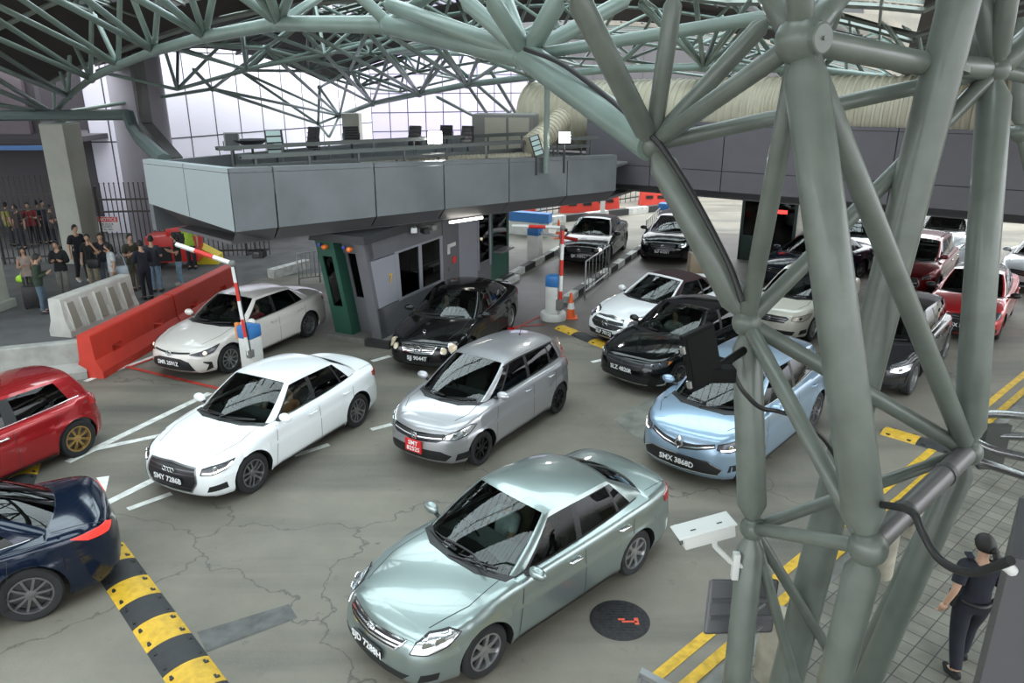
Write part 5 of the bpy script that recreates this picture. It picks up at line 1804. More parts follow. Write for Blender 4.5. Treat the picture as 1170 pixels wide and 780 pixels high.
# police officer in the foreground
cop = person('person in a navy uniform with tied black hair walking away over the tiled pavement', (4.80, 6.55), radians(80), 1.63, (.010, .012, .020), (.010, .012, .019), (.012, .012, .012), arms=('back', 'down'), sleeve='short', stride=-.17, hair='tail', female=True, headturn=.45, z=.10)
cop.scale = (1.14, 1.12, 1.0)
mb = MB(); mb.tube([(.145*cos(t), .13*sin(t), .93) for t in [2*pi*i/24 for i in range(25)]], .022, 8); mb.build('belt', BLK, cop, smooth=60)
mb = MB(); mb.box((-.04, .14, .82), (.06, .20, .98), bev=.012); mb.build('holster', mat('black_leather', (.014, .014, .014), .5), cop)
mb = MB(); mb.box((-.10, -.20, .86), (-.02, -.14, .97), bev=.01); mb.build('belt_pouch', mat('black_leather', (.014, .014, .014), .5), cop)
for s in (1, -1):
    mb = MB(); mb.box((-.05, s*.12 - .03, 1.425), (.04, s*.12 + .035, 1.445), bev=.008); mb.build('shoulder_strap', mat('navy_cloth', NV, .8), cop)
# belongings
p = G(39, 352); r = empty('suitcase', p, .3, 'black upright suitcase standing by the man in green', 'suitcase')
mb = MB(); mb.box((-.20, -.14, .05), (.22, .14, .66), bev=.04); mb.build('shell', mat('black_suitcase', (.015, .015, .017), .5), r, smooth=40)
mb = MB(); mb.tube([(-.10, .10, .64), (-.10, .10, .92), (.10, .10, .92), (.10, .10, .64)], .012, 6); mb.build('pull_handle', ALU, r)
for x in (-.15, .16):
    mb = MB(); mb.lathe([(.035, -.02), (.035, .02)], 12, Matrix.Translation((x, -.08, .035)) @ Matrix.Rotation(pi/2, 4, 'X')); mb.build('castor', RUB, r)
p = G(31, 322); mb = MB()
for (x, y, z, s) in ((0, 0, .15, .22), (.2, .03, .12, .18), (-.18, .0, .10, .16), (.05, -.1, .30, .14)): mb.ball((p.x+x, p.y+y, p.z+z), s, 12, (1, .8, .8))
tag(mb.build('safety_vest_pile', mat('fluorescent_yellow_green', (.45, .80, .05), .7, noise=.3, nscale=6, bump=.4), smooth=60), 'crumpled fluorescent yellow-green bundle on the ground by the fence', 'bundle')
p = G(137, 300, 1.0); r = empty('shoulder_bag', (p.x, p.y + .0, 0), .3, 'pale blue-grey shoulder bag carried by the woman in white', 'bag')
mb = MB(); mb.box((-.20, -.06, .62), (.20, .06, .90), bev=.03); mb.build('bag_body', mat('pale_canvas', (.42, .48, .52), .8), r, smooth=40)
mb = MB(); mb.tube([(-.15, 0, .88), (-.10, 0, 1.15), (0, 0, 1.32), (.10, 0, 1.15), (.15, 0, .88)], .012, 6); mb.build('strap', mat('pale_canvas', (.42, .48, .52), .8), r)
p = G(110, 330) + Vector((.17, -.18, 0)); mb = MB(); mb.box((p.x-.18, p.y-.08, .70), (p.x+.18, p.y+.08, 1.0), bev=.05); mb.tube([(p.x-.1, p.y, .98), (p.x-.02, p.y, 1.35), (p.x+.1, p.y, .98)], .015, 6)
tag(mb.build('black_bag', mat('black_suitcase', ()), smooth=40), 'black bag slung on the man with beige trousers', 'bag')
# red cart and yellow chute
p = G(192, 312); r = empty('red_cart', (p.x, p.y + 1.0, 0), radians(10), 'bright red boxy machine cart standing behind the waiting group', 'cart')
RC = mat('red_cart_paint', (.62, .03, .025), .4)
mb = MB(); mb.box((-.9, -.5, .25), (.75, .5, 1.15), bev=.04); mb.box((-.2, -.5, 1.15), (.75, .5, 1.45), bev=.04); mb.build('cart_body', RC, r, smooth=40)
mb = MB(); mb.box((-.85, -.52, .3), (-.1, -.50, .8)); mb.box((0, -.52, .9), (.6, -.50, 1.3)); mb.build('dark_opening', BLK, r)
for x in (-.6, .5):
    for y in (-.45, .45):
        mb = MB(); mb.lathe([(.16, -.05), (.16, .05)], 18, Matrix.Translation((x, y, .16)) @ Matrix.Rotation(pi/2, 4, 'X')); mb.build('wheel', RUB, r)
p = G(236, 300); mb = MB(); mb.add([(0,-.3,.0),(.8,-.3,.0),(.8,.3,.0),(0,.3,.0),(0,-.3,.75),(0,.3,.75),(.8,-.3,.3),(.8,.3,.3)], [(0,1,6,4),(3,5,7,2),(4,6,7,5),(0,4,5,3),(1,2,7,6),(0,3,2,1)])
o = tag(mb.build('yellow_wedge', mat('bright_yellow', (.80, .62, .03), .5)), 'yellow wedge shaped cover right of the red cart', 'wedge'); o.location = (p.x - .3, p.y, 0)
# ================================================================ TOLL BOOTH, BARRIERS, SIGNS
BGRN = mat('booth_green', (.022, .085, .058), .45); BGRY = mat('booth_grey', (.13, .13, .14), .5, noise=.12, nscale=2); BPAN = mat('booth_light_panel', (.26, .26, .29), .5)
WING = glassmat('booth_glass', (.10, .12, .12)); BDK = mat('booth_dark', (.025, .026, .028), .5)
ux = LP.to_3d(); uy = LD.to_3d()
bc = Vector((-4.42, 17.98, .15))
Rb = Matrix((ux, uy, Vector((0, 0, 1)))).transposed()
ang = atan2(ux.y, ux.x)
tb = empty('toll_booth', bc, ang, 'grey and green toll booth with leaning front and orange beacons under the canopy', 'booth')
# local: x across (0..1.42), y along lane (0 = front), z up. front and side lean outward going up
WB, LB, HB = 1.38, 7.2, 2.42
def fl(z): return -.50*z/HB      # forward lean
def prism8(x0, x1, y0, y1, z0, z1, lean0=True, mb=None, lx0=0, lx1=0):
    mb = mb or MB()
    a = fl(z0) if lean0 else 0; b = fl(z1) if lean0 else 0
    vs = [(x0, y0+a, z0), (x1, y0+a, z0), (x1, y1+a, z0), (x0, y1+a, z0), (x0, y0+b, z1), (x1, y0+b, z1), (x1, y1+b, z1), (x0, y1+b, z1)]
    return mb.add(vs, [(0,3,2,1),(4,5,6,7),(0,1,5,4),(1,2,6,5),(2,3,7,6),(3,0,4,7)])
mb = MB(); prism8(0, .12, 0, .5, 0, HB, mb=mb); prism8(.40, .52, 0, .5, 0, HB, mb=mb); prism8(.12, .40, 0, .5, 0, .75, mb=mb); prism8(.12, .40, 0, .5, 2.05, HB, mb=mb); prism8(0, .52, .5, .62, 0, HB, mb=mb)
mb.build('green_pillar', BGRN, tb)
mb = MB(); prism8(.12, .40, .03, .05, .75, 2.05, mb=mb); mb.build('pillar_glass', WING, tb)
mb = MB(); prism8(.12, .40, .40, .42, .75, 2.05, mb=mb); mb.build('pillar_back', mat('pale_blind', (.30, .32, .32), .6), tb)
mb = MB(); prism8(1.10, WB, .0, .30, 0, HB, mb=mb); mb.build('grey_pillar', BGRY, tb)
mb = MB(); prism8(.52, 1.10, .35, .42, 0, .95, mb=mb); prism8(.52, .60, .35, .42, .95, 2.2, mb=mb); prism8(1.02, 1.10, .35, .42, .95, 2.2, mb=mb); prism8(.52, 1.10, .30, .42, 2.1, HB, mb=mb); mb.build('front_door', BGRY, tb)
mb = MB(); prism8(.60, 1.02, .38, .40, .95, 2.1, mb=mb); mb.build('door_glass', WING, tb)
# side wall facing the lane (x = WB): lean of the front carries to the first metre only
def wallq(y0, y1, z0, z1, m, name, x=WB, th=.05, lean=True):
    mb = MB()
    def yy(y, z): return y + (fl(z)*max(0, 1 - y/1.4) if lean else 0)
    vs = [(x-th, yy(y0, z0), z0), (x, yy(y0, z0), z0), (x, yy(y1, z0), z0), (x-th, yy(y1, z0), z0), (x-th, yy(y0, z1), z1), (x, yy(y0, z1), z1), (x, yy(y1, z1), z1), (x-th, yy(y1, z1), z1)]
    mb.add(vs, [(0,3,2,1),(4,5,6,7),(0,1,5,4),(1,2,6,5),(2,3,7,6),(3,0,4,7)])
    return mb.build(name, m, tb)
wallq(.05, 3.05, 0, .78, BGRY, 'lower_wall'); wallq(.05, 3.05, 2.0, HB, BGRY, 'upper_wall')
wallq(.10, .88, .80, 1.98, BPAN, 'light_panel', WB + .01)
wallq(.90, 1.85, .80, 1.98, WING, 'side_window', WB - .01, .02); wallq(1.98, 2.92, .80, 1.98, WING, 'side_window', WB - .01, .02)
for y in (.86, 1.83, 2.92): wallq(y, y + .14 if y < 2.5 else 3.05, .78, 2.0, BPAN, 'window_frame', WB + .015)
wallq(.86, 3.05, .76, .82, BPAN, 'window_frame', WB + .02); wallq(.86, 3.05, 1.97, 2.02, BPAN, 'window_frame', WB + .02)
wallq(3.08, 3.95, 0, HB, BGRY, 'service_door', WB + .01); wallq(3.98, 5.1, 0, HB, BPAN, 'metal_wall_panel', WB)
wallq(5.1, 5.2, .6, 2.3, BPAN, 'window_frame', WB + .02); wallq(5.2, 5.9, .8, 2.2, WING, 'side_window', WB - .01, .02); wallq(5.9, 6.0, .6, 2.3, BPAN, 'window_frame', WB + .02); wallq(5.1, 6.0, 0, .8, BGRY, 'lower_wall'); wallq(5.1, 6.0, 2.2, HB, BGRY, 'upper_wall')
wallq(6.0, 7.3, 0, .95, BGRN, 'lower_wall'); wallq(6.0, 6.15, .95, HB, BGRN, 'window_post'); wallq(6.15, 7.15, .95, 2.3, WING, 'side_window', WB - .01, .02); wallq(7.15, 7.3, .95, HB, BGRN, 'window_post')
mb = MB(); mb.box((-.02, .7, 0), (.03, 7.3, HB)); mb.box((-.02, 7.25, 0), (WB, 7.3, HB)); mb.box((.05, .8, .0), (WB-.06, 7.2, .05)); mb.box((.10, 3.0, 0), (WB-.1, 3.06, HB)); mb.box((.1, 5.0, 0), (WB - .1, 5.05, HB)); mb.build('inner_walls', BDK, tb)
mb = MB(); mb.box((.2, 1.0, .8), (.9, 2.8, .85)); mb.box((.25, 1.2, .83), (.55, 1.5, 1.25)); mb.box((.3, 2.0, .83), (.6, 2.4, 1.2)); mb.build('desk', mat('grey_cabinet', ()), tb)
mb = MB(); mb.box((WB-.02, 6.2, .92), (WB + .28, 7.1, .97)); mb.build('pay_counter', mat('grey_cabinet', ()), tb)
mb = MB(); vs = [(-.10, -.60, HB+.02), (WB+.10, -.60, HB+.02), (WB+.10, 7.5, HB+.02), (-.10, 7.5, HB+.02), (-.06, -.57, HB+.20), (WB+.06, -.57, HB+.20), (WB+.06, 7.5, HB+.30), (-.06, 7.5, HB+.30)]
mb.add(vs, [(0,3,2,1),(4,5,6,7),(0,1,5,4),(1,2,6,5),(2,3,7,6),(3,0,4,7)]); mb.build('roof_slab', BDK, tb)
mb = MB(); mb.box((WB + .02, 5.6, 2.42), (WB + .50, 7.9, 2.5)); mb.build('brown_eave', mat('brown_eave', (.20, .11, .05), .6), tb)
for x in (.30, 1.0):
    mb = MB(); mb.lathe([(.055, 0), (.06, .03), (.06, .10), (.04, .13), (0, .135)], 16, Matrix.Translation((x + .02, -.50, 2.30)) @ Matrix.Rotation(pi/2, 4, 'X')); mb.build('orange_beacon', mat('orange_beacon', (.80, .18, .02), .25, coat=.6), tb, smooth=50)
    mb = MB(); mb.lathe([(.04, 0), (.045, .06), (0, .07)], 16, Matrix.Translation((x - .15, -.50, 2.33)) @ Matrix.Rotation(pi/2, 4, 'X')); mb.build('blue_beacon', mat('blue_beacon', (.04, .06, .30), .3), tb, smooth=50)
text('booth_number', '7', .30, mat('amber_number', (.70, .42, .05), .5), Matrix.Translation((WB + .027, .48, 1.42)) @ Matrix(((0, 0, 1, 0), (1, 0, 0, 0), (0, 1, 0, 0), (0, 0, 0, 1))), tb, .002, .006)
mb = MB(); mb.box((WB+.01, 3.3, 1.62), (WB+.03, 3.75, 1.72)); mb.box((WB+.01, 3.3, 1.45), (WB+.03, 3.42, 1.70)); mb.build('door_notice', mat('white_plastic', ()), tb)
mb = MB(); mb.box((WB+.01, 3.55, 1.15), (WB+.05, 3.72, 1.33)); mb.build('red_call_box', mat('sign_red', ()), tb)
mb = MB(); mb.box((WB+.05, 3.25, 1.0), (WB+.07, 3.29, 1.1)); mb.build('door_handle', CHR, tb)
person('person in dark clothes working at the counter behind the toll booth glass', tuple((bc + ux*.85 + uy*6.6).to_2d()), ang - .2, 1.6, (.10, .035, .02), (.03, .03, .03), arms='out', z=.2)
person('person in a pale shirt inside the booth behind the glass door', tuple((bc + ux*.80 + uy*1.3).to_2d()), ang - 1.2, 1.6, (.30, .29, .27), (.03, .03, .03), arms='phone', z=.2)
# second booth at the right of the lanes
b2 = G(842, 296); tb2 = empty('toll_booth', (b2.x, b2.y, 0), ang - .1, 'dark green glazed booth on the far lanes, left of the thick column', 'booth')
w_, l_, h_ = 1.9, 4.0, 2.7
mb = MB()
for x in (0, .85, w_ - .1):
    mb.box((x, 0, 0), (x + .1, .1, h_))
mb.box((0, 0, 2.35), (w_, .12, h_)); mb.box((0, 0, 0), (.9, .1, .9)); mb.box((w_-.1, 0, 0), (w_, l_, .9)); mb.box((w_-.1, 0, 2.3), (w_, l_, h_)); mb.box((w_-.1, l_-.1, 0), (w_, l_, h_)); mb.box((0, l_-.1, 0), (w_, l_, h_)); mb.box((0, 0, 0), (.1, l_, h_))
mb.build('frame', mat('booth_dark_green', (.010, .032, .024), .4), tb2)
mb = MB(); mb.box((.1, .04, .9), (.85, .06, 2.35)); mb.build('front_glass', WING, tb2)
mb = MB(); mb.box((.95, .04, .05), (w_-.1, .06, 2.35)); mb.build('door_glass', WING, tb2)
mb = MB(); mb.box((w_-.06, .1, .9), (w_-.04, l_-.1, 2.3)); mb.build('side_glass', WING, tb2)
mb = MB(); mb.box((-.1, -.3, h_), (w_ + .2, l_ + .2, h_ + .1)); mb.build('roof_slab', BDK, tb2)
mb = MB(); mb.box((1.15, .03, 1.75), (1.55, .045, 1.88)); mb.build('red_display', mat('red_led', (.9, .05, .04), .4, emit=1.2), tb2)
mb = MB(); mb.box((.3, 1.0, .0), (1.5, 3.4, 1.0)); mb.build('counter_desk', mat('grey_cabinet', ()), tb2)
p = G(902, 288); mb = MB(); mb.box((p.x - .35, p.y - .2, 0), (p.x + .35, p.y + .4, 1.15), bev=.02)
tag(mb.build('pale_kerb_block', mat('pale_brown_block', (.33, .28, .21), .7), smooth=40), 'pale brown block at the foot of the dark green booth', 'block') if False else None
p = G(797, 326); mb = MB(); mb.box((p.x - .28, p.y, 0), (p.x + .28, p.y + .45, 1.0), bev=.02)
tag(mb.build('beige_cabinet', mat('beige_cabinet', (.36, .29, .20), .6), smooth=40), 'beige roadside cabinet between the far black car and the big tube', 'cabinet')

# ---- boom barriers
BLU = mat('barrier_blue', (.035, .17, .44), .45); BWH = mat('barrier_white', (.66, .66, .63), .45, noise=.15, nscale=3)
ARW = mat('boom_white', (.74, .74, .72), .45); ARR = mat('boom_red', (.62, .035, .025), .45)
def boom(root, pts, r, step=.42, first=0):
    k = first
    for i in range(len(pts)-1):
        a, b = Vector(pts[i]), Vector(pts[i+1]); L = (b-a).length; n = max(1, round(L/step))
        for j in range(n):
            mb = MB()
            d = (b-a).normalized(); p, q = a.lerp(b, j/n), a.lerp(b, (j+1)/n)
            mb.tube([p, q], [r, r], 4); mb.build('boom_band', ARR if k % 2 else ARW, root); k += 1
def cabinet(root, w, h, cap):
    mb = MB(); mb.box((-w/2, -w/2, .04), (w/2, w/2, h - cap), bev=.02); mb.build('cabinet', BWH, root, smooth=40)
    mb = MB(); mb.box((-w/2 - .01, -w/2 - .01, h - cap), (w/2 + .01, w/2 + .01, h), bev=.03); mb.build('blue_cap', BLU, root, smooth=40)
p = G(291, 432)
g1 = empty('boom_barrier', (p.x, p.y, 0), ang, 'blue capped boom barrier beside the cream white sedan, its striped arm folded up left', 'barrier')
cabinet(g1, .34, 1.22, .27)
def rel(o, v): return (Matrix.Rotation(-o.rotation_euler.z, 4, 'Z') @ (Vector(v) - o.location))
y_ = p.y
A_ = rel(g1, YY(284, 405, y_ - .25)); B_ = rel(g1, YY(265, 301, y_ - .25)); C_ = rel(g1, YY(201, 279, y_ - .1))
boom(g1, [A_, B_], .045, .42, 0); boom(g1, [B_, C_], .05, .42, 0)
mb = MB(); mb.ball(B_, .075, 10); mb.box(tuple(A_ + Vector((-.05, -.03, -.08))), tuple(A_ + Vector((.06, .12, .10))), bev=.02); mb.build('arm_hinge', mat('grey_cabinet', ()), g1)
mb = MB(); mb.tube([A_ + Vector((.07, 0, .1)), B_ + Vector((.06, 0, -.05))], .012, 6); mb.build('tie_rod', BLK, g1)
mb = MB(); mb.box((-.30, -.10, .9), (-.19, -.02, 1.25), bev=.01); mb.build('orange_reflector', mat('orange_reflector', (.75, .25, .06), .5), g1)
p = G(632, 364)
g2 = empty('boom_barrier', (p.x, p.y, 0), ang, 'white boom barrier post with blue cap and round foot in the middle lane, arm raised', 'barrier')
cabinet(g2, .34, 1.22, .30)
mb = MB(); mb.lathe([(.36, 0), (.36, .16), (.33, .20)], 28); mb.build('round_foot', BWH, g2, smooth=40)
y_ = p.y - .2
A_ = rel(g2, YY(640, 350, y_)); B_ = rel(g2, YY(643, 260, y_)); C_ = rel(g2, YY(585, 258, y_ + .3))
boom(g2, [A_, B_], .05, .42, 1); boom(g2, [B_, C_], .045, .42, 0)
mb = MB(); mb.ball(B_, .08, 10); mb.tube([A_ + Vector((-.07, 0, 0)), B_ + Vector((-.06, 0, 0))], .012, 6); mb.box(tuple(A_ + Vector((-.1, -.08, -.1))), tuple(A_ + Vector((.06, .12, .2))), bev=.02); mb.build('arm_hinge', mat('grey_cabinet', ()), g2)
def gate(px, py, h, w, arm, lab, capc=.3):
    p = G(px, py); r = empty('boom_barrier', (p.x, p.y, 0), ang, lab, 'barrier'); cabinet(r, w, h, capc)
    if arm:
        a = rel(r, YY(arm[0], arm[1], p.y - .1)); b = rel(r, YY(arm[2], arm[3], p.y + arm[4])); boom(r, [a, b], .06, .6, 0)
    return r
gate(611, 298, 1.25, .42, (618, 266, 660, 274, -.8), 'blue capped boom barrier with its arm lowered across the far black sedan')
gate(758, 262, 1.15, .45, (762, 241, 800, 240, .4), 'far boom barrier post with blue cap at the top of the island')
p = G(606, 268); r = empty('blue_machine', (p.x, p.y, 0), ang, 'low blue and white boxed machine behind the raised boom', 'machine')
mb = MB(); mb.box((-.9, -.2, .0), (.9, .2, .55), bev=.02); mb.build('base_box', BWH, r); mb = MB(); mb.box((-.9, -.22, .55), (.9, .22, .95), bev=.03); mb.build('blue_top', BLU, r)
p = G(690, 243); r = empty('ground_boom', (G(600, 250).x, G(600, 250).y, 0), 0, 'long red and white boom seen beyond the raised arm', 'boom')
boom(r, [(0, 0, .95), (3.6, -.1, .95)], .07, .6, 1); mb = MB(); mb.box((3.5, -.2, 0), (3.7, .0, 1.0)); mb.build('rest_post', BWH, r)

# ---- traffic cones
CON = mat('cone_orange', (.78, .13, .03), .5)
def cone(px, py, h, lab):
    p = G(px, py); r = empty('traffic_cone', (p.x, p.y, 0), 0, lab, 'cone', None)
    mb = MB(); mb.box((-h*.26, -h*.26, 0), (h*.26, h*.26, .035), bev=.008); mb.build('base', CON, r)
    mb = MB(); mb.lathe([(h*.19, .03), (h*.045, h), (0, h)], 20); mb.build('cone_body', CON, r, smooth=40)
    mb = MB(); mb.lathe([(h*.145, h*.38), (h*.105, h*.62)], 20); mb.v = [(x*1.03, y*1.03, z) for x, y, z in mb.v]; mb.build('white_sleeve', ARW, r, smooth=40)
cone(652, 363, .70, 'orange traffic cone beside the middle barrier post')
cone(638, 272, .75, 'distant orange cone next to the far black sedan')
cone(888, 252, .75, 'distant orange cone near the far railing at the right')

# ---- railings
def railing(a, b, h, lab, n=8, m=ALU, r_=.022):
    a = Vector(a).to_2d(); b = Vector(b).to_2d(); L = (b-a).length; t = (b-a)/L
    r = empty('steel_railing', (a.x, a.y, 0), atan2(t.y, t.x), lab, 'railing')
    mb = MB(); mb.tube([(0, 0, 0), (0, 0, h), (L, 0, h), (L, 0, 0)], r_*1.2, 8); mb.build('top_rail', m, r, smooth=60)
    mb = MB(); mb.tube([(0, 0, .2), (L, 0, .2)], r_, 8); mb.build('bottom_rail', m, r, smooth=60)
    for k in range(1, n):
        mb = MB(); mb.tube([(L*k/n, 0, .2), (L*k/n, 0, h)], r_*.6, 6); mb.build('baluster', m, r)
RS = mat('railing_steel', (.32, .32, .32), .35, .8)
railing(G(668, 340), G(695, 318), 1.1, 'steel railing on the kerb island beside the far black sedan', 7, RS)
railing(G(737, 284), G(752, 268), 1.1, 'far steel railing on the island left of the second black car', 7, RS)
railing(G(342, 325), G(366, 322), 1.0, 'short steel railing behind the toll booth\'s green pillar', 5, RS)
railing(G(885, 258), G(940, 254), 1.1, 'far railing glimpsed between the column tubes', 9, RS)
# distant red and white water barriers and fence beyond the lanes
RB = mat('red_plastic_barrier', (.56, .04, .022), .45, noise=.12, nscale=3); WBP = mat('white_plastic_barrier', (.58, .57, .53), .55, noise=.18, nscale=3)
fence(G(556, 262).to_2d() + Vector((0, 1.5)), G(760, 236).to_2d() + Vector((0, 3)), 1.1, 'low far fence behind the red barriers beyond the lanes', step=.4)
for k, (px, py, w) in enumerate(((585, 262, 2.2), (664, 247, 1.9), (692, 243, 1.6), (752, 238, 1.6))):
    p = G(px, py); r = empty('water_barrier', (p.x, p.y + 1.2, 0), .12, ('red barrier far beyond the first boom, nearest the booth', 'red barrier in the distance left of the two small ones', 'small red barrier in the distance over the far black sedan', 'small red barrier at the end of the far kerb')[k], 'barrier', 'distant red barriers')
    mb = MB(); mb.add([(-w/2, -.25, 0), (w/2, -.25, 0), (w/2, .25, 0), (-w/2, .25, 0), (-w/2 + .05, -.08, .9), (w/2 - .05, -.08, .9), (w/2 - .05, .08, .9), (-w/2 + .05, .08, .9)], [(0,3,2,1),(4,5,6,7),(0,1,5,4),(1,2,6,5),(2,3,7,6),(3,0,4,7)])
    mb.build('moulded_body', RB, r)
    mb = MB(); mb.box((-w*.3, -.22, .35), (-w*.08, -.12, .5)); mb.box((w*.08, -.22, .35), (w*.3, -.12, .5)); mb.build('fork_slots', BLK, r)
# red hoarding beyond the pedestrian area
a = G(262, 277); b = G(352, 268)
mb = MB(); t = (b-a).normalized(); mb.prism([a.to_2d(), b.to_2d(), b.to_2d() + Vector((0, .2)), a.to_2d() + Vector((0, .2))], 0, 1.05)
tag(mb.build('red_hoarding', mat('dull_red_hoarding', (.36, .035, .04), .6)), 'long low red hoarding across the back of the pedestrian area', 'hoarding')

# ---- water-filled and concrete barriers on the left
def jersey(a, b, h, wt, wb_, m, name, lab, slots=0, slotz=(.3, .45), ribs=0, lip=True, ends=True):
    a = Vector(a).to_2d(); b = Vector(b).to_2d(); L = (b-a).length; t = (b-a)/L
    r = empty(name, (a.x, a.y, 0), atan2(t.y, t.x), lab, 'barrier')
    prof = [(-wb_/2, 0), (-wb_/2, .16), (-wt*.62, h*.42), (-wt/2, h*.97), (-wt/2 + .02, h), (wt/2 - .02, h), (wt/2, h*.97), (wt*.62, h*.42), (wb_/2, .16), (wb_/2, 0)]
    bm = bmesh.new()
    rows = [[bm.verts.new((x, y, z)) for y, z in prof] for x in (0, .03, L-.03, L)]
    n = len(prof)
    for i in range(3):
        for k in range(n):
            bm.faces.new((rows[i][k], rows[i][(k+1) % n], rows[i+1][(k+1) % n], rows[i+1][k]))
    bm.faces.new(rows[0][::-1]); bm.faces.new(rows[3])
    bmesh.ops.recalc_face_normals(bm, faces=bm.faces)
    me = bpy.data.meshes.new('moulded_body'); bm.to_mesh(me); bm.free(); me.materials.append(m)
    o = bpy.data.objects.new('moulded_body', me); COL.objects.link(o); o.parent = r
    if slots:
        cut = MB()
        for k in range(slots):
            x = L*(k + .5)/slots
            cut.box((x - .19, -1, slotz[0]), (x + .19, 1, slotz[1]), bev=.03)
        c = cut.build('cut', m, r); bo = o.modifiers.new('b', 'BOOLEAN'); bo.object = c; bo.operation = 'DIFFERENCE'; bo.solver = 'EXACT'
        dg = bpy.context.evaluated_depsgraph_get(); m2 = bpy.data.meshes.new_from_object(o.evaluated_get(dg)); o.modifiers.clear(); o.data = m2
        bpy.data.objects.remove(c)
    for k in range(ribs):
        x = L*(k + .5)/ribs
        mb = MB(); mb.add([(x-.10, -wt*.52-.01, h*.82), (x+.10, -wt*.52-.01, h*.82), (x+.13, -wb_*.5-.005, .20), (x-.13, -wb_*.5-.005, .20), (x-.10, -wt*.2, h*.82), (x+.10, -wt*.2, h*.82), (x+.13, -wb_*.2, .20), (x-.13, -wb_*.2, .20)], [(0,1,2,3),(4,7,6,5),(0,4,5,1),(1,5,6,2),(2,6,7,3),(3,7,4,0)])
        mb.build('shadowed_recess', mat('recess_shade_beige', (.30, .28, .235), .7), r)  # proud block in a darker tone, recess shade put into its colour
    return r
ra = G(97, 431); rb_ = G(248, 366)
ra = Vector((-9.15, 15.25)); rd = (Vector((-8.35, 21.9)) - ra).normalized()
for k in range(2):
    a = ra + rd*(3.32*k); b = a + rd*3.26
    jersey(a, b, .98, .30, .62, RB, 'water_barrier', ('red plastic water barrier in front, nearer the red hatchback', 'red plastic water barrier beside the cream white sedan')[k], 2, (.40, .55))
wa_ = Vector((-11.05, 17.9)); 
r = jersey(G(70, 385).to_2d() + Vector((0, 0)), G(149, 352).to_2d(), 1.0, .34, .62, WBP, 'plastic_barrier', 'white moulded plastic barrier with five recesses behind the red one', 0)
L_ = (G(149, 352).to_2d() - G(70, 385).to_2d()).length
for k in range(5):
    x = L_*(k + .6)/5.3
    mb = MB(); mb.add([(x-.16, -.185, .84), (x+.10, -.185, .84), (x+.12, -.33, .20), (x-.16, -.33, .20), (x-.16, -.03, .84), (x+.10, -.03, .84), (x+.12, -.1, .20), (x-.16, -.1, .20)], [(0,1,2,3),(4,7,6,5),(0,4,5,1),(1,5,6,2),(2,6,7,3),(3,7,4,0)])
    mb.build('recess', mat('recess_shade_beige', (.26, .24, .20), .7), r)  # raised block; the recess's shade is painted as darker beige
    mb = MB(); mb.add([(x-.19, -.17, .90), (x-.16, -.22, .90), (x-.16, -.36, .14), (x-.19, -.36, .14), (x-.19, -.0, .90), (x-.16, -.0, .90), (x-.16, -.1, .14), (x-.19, -.1, .14)], [(0,1,2,3),(4,7,6,5),(0,4,5,1),(1,5,6,2),(2,6,7,3),(3,7,4,0)])
    mb.build('moulded_rib', WBP, r)
cc = mat('weathered_concrete', (.36, .355, .33), .8, noise=.3, nscale=3)
jersey(ra + Vector((-5.6, -1.9)), ra + Vector((-2.3, -.55)), .80, .25, .6, cc, 'concrete_barrier', 'weathered concrete barrier cut off by the left edge behind the red hatchback', 0)
jersey(ra + Vector((-2.25, -.53)), ra + Vector((-.15, .25)), .80, .25, .6, cc, 'concrete_barrier', 'weathered concrete barrier joining the left end of the red one', 1, (.15, .28))

# ---- rubber speed humps
HY = mat('hump_yellow', (.66, .40, .03), .5, noise=.25, nscale=10); HB_ = mat('hump_black', (.030, .031, .033), .6, noise=.2, nscale=10)
def hump(a, b, w, lab, seg=.5, h=.06, first=0, caps=False):
    a = Vector(a).to_2d(); b = Vector(b).to_2d(); L = (b-a).length; t = (b-a)/L; n = max(1, round(L/seg))
    r = empty('speed_hump', (a.x, a.y, 0), atan2(t.y, t.x), lab, 'speed hump')
    for k in range(n):
        x0, x1 = L*k/n + .002, L*(k+1)/n - .002
        vs = []; m = 12
        for x in (x0, x1):
            for j in range(m + 1):
                q = j/m; vs.append((x, (q-.5)*w, h*sin(pi*q)**.7 if 0 < j < m else 0))
        fs = [(j, j+1, j+m+2, j+m+1) for j in range(m)] + [tuple(range(m+1)), tuple(range(2*m+1, m, -1))]
        mb = MB(); mb.add(vs, fs)
        o = mb.build('hump_segment', HY if (k + first) % 2 else HB_, r, smooth=40)
        mb = MB()
        for sx_ in (.2, .8):
            for sy_ in (-.36, .36):
                xx = x0 + (x1-x0)*sx_; yy = sy_*w; zz = h*sin(pi*(sy_+.5))**.7
                mb.box((xx - .035, yy - .022, zz - .01), (xx + .035, yy + .008, zz + .006)); mb.box((xx - .005, yy - .03, zz - .01), (xx + .03, yy + .03, zz + .004))
        mb.build('tread_slots', BLK, o)
    return r
hd_ = (G(214, 778) - G(140, 606)).normalized().to_2d()
hd_ = (G(222, 775) - G(153, 676)).normalized().to_2d(); ha = G(153, 676).to_2d() - hd_*1.25
hump(ha, ha + hd_*6.0, .50, 'yellow and black rubber speed hump running past the dark blue car', .5, first=1)
hump(G(78, 520).to_2d() + Vector((-.5, -.35)), G(20, 560).to_2d(), .42, 'yellow end of a speed hump poking out under the red hatchback', .6, first=1)
hump(G(640, 374), G(700, 398), .42, 'yellow and black speed hump at the white convertible\'s front corner', .75, first=1)
hump(G(1010, 492), G(1092, 516), .42, 'yellow and black speed hump behind the thick column, by the double yellow lines', .62, first=1)

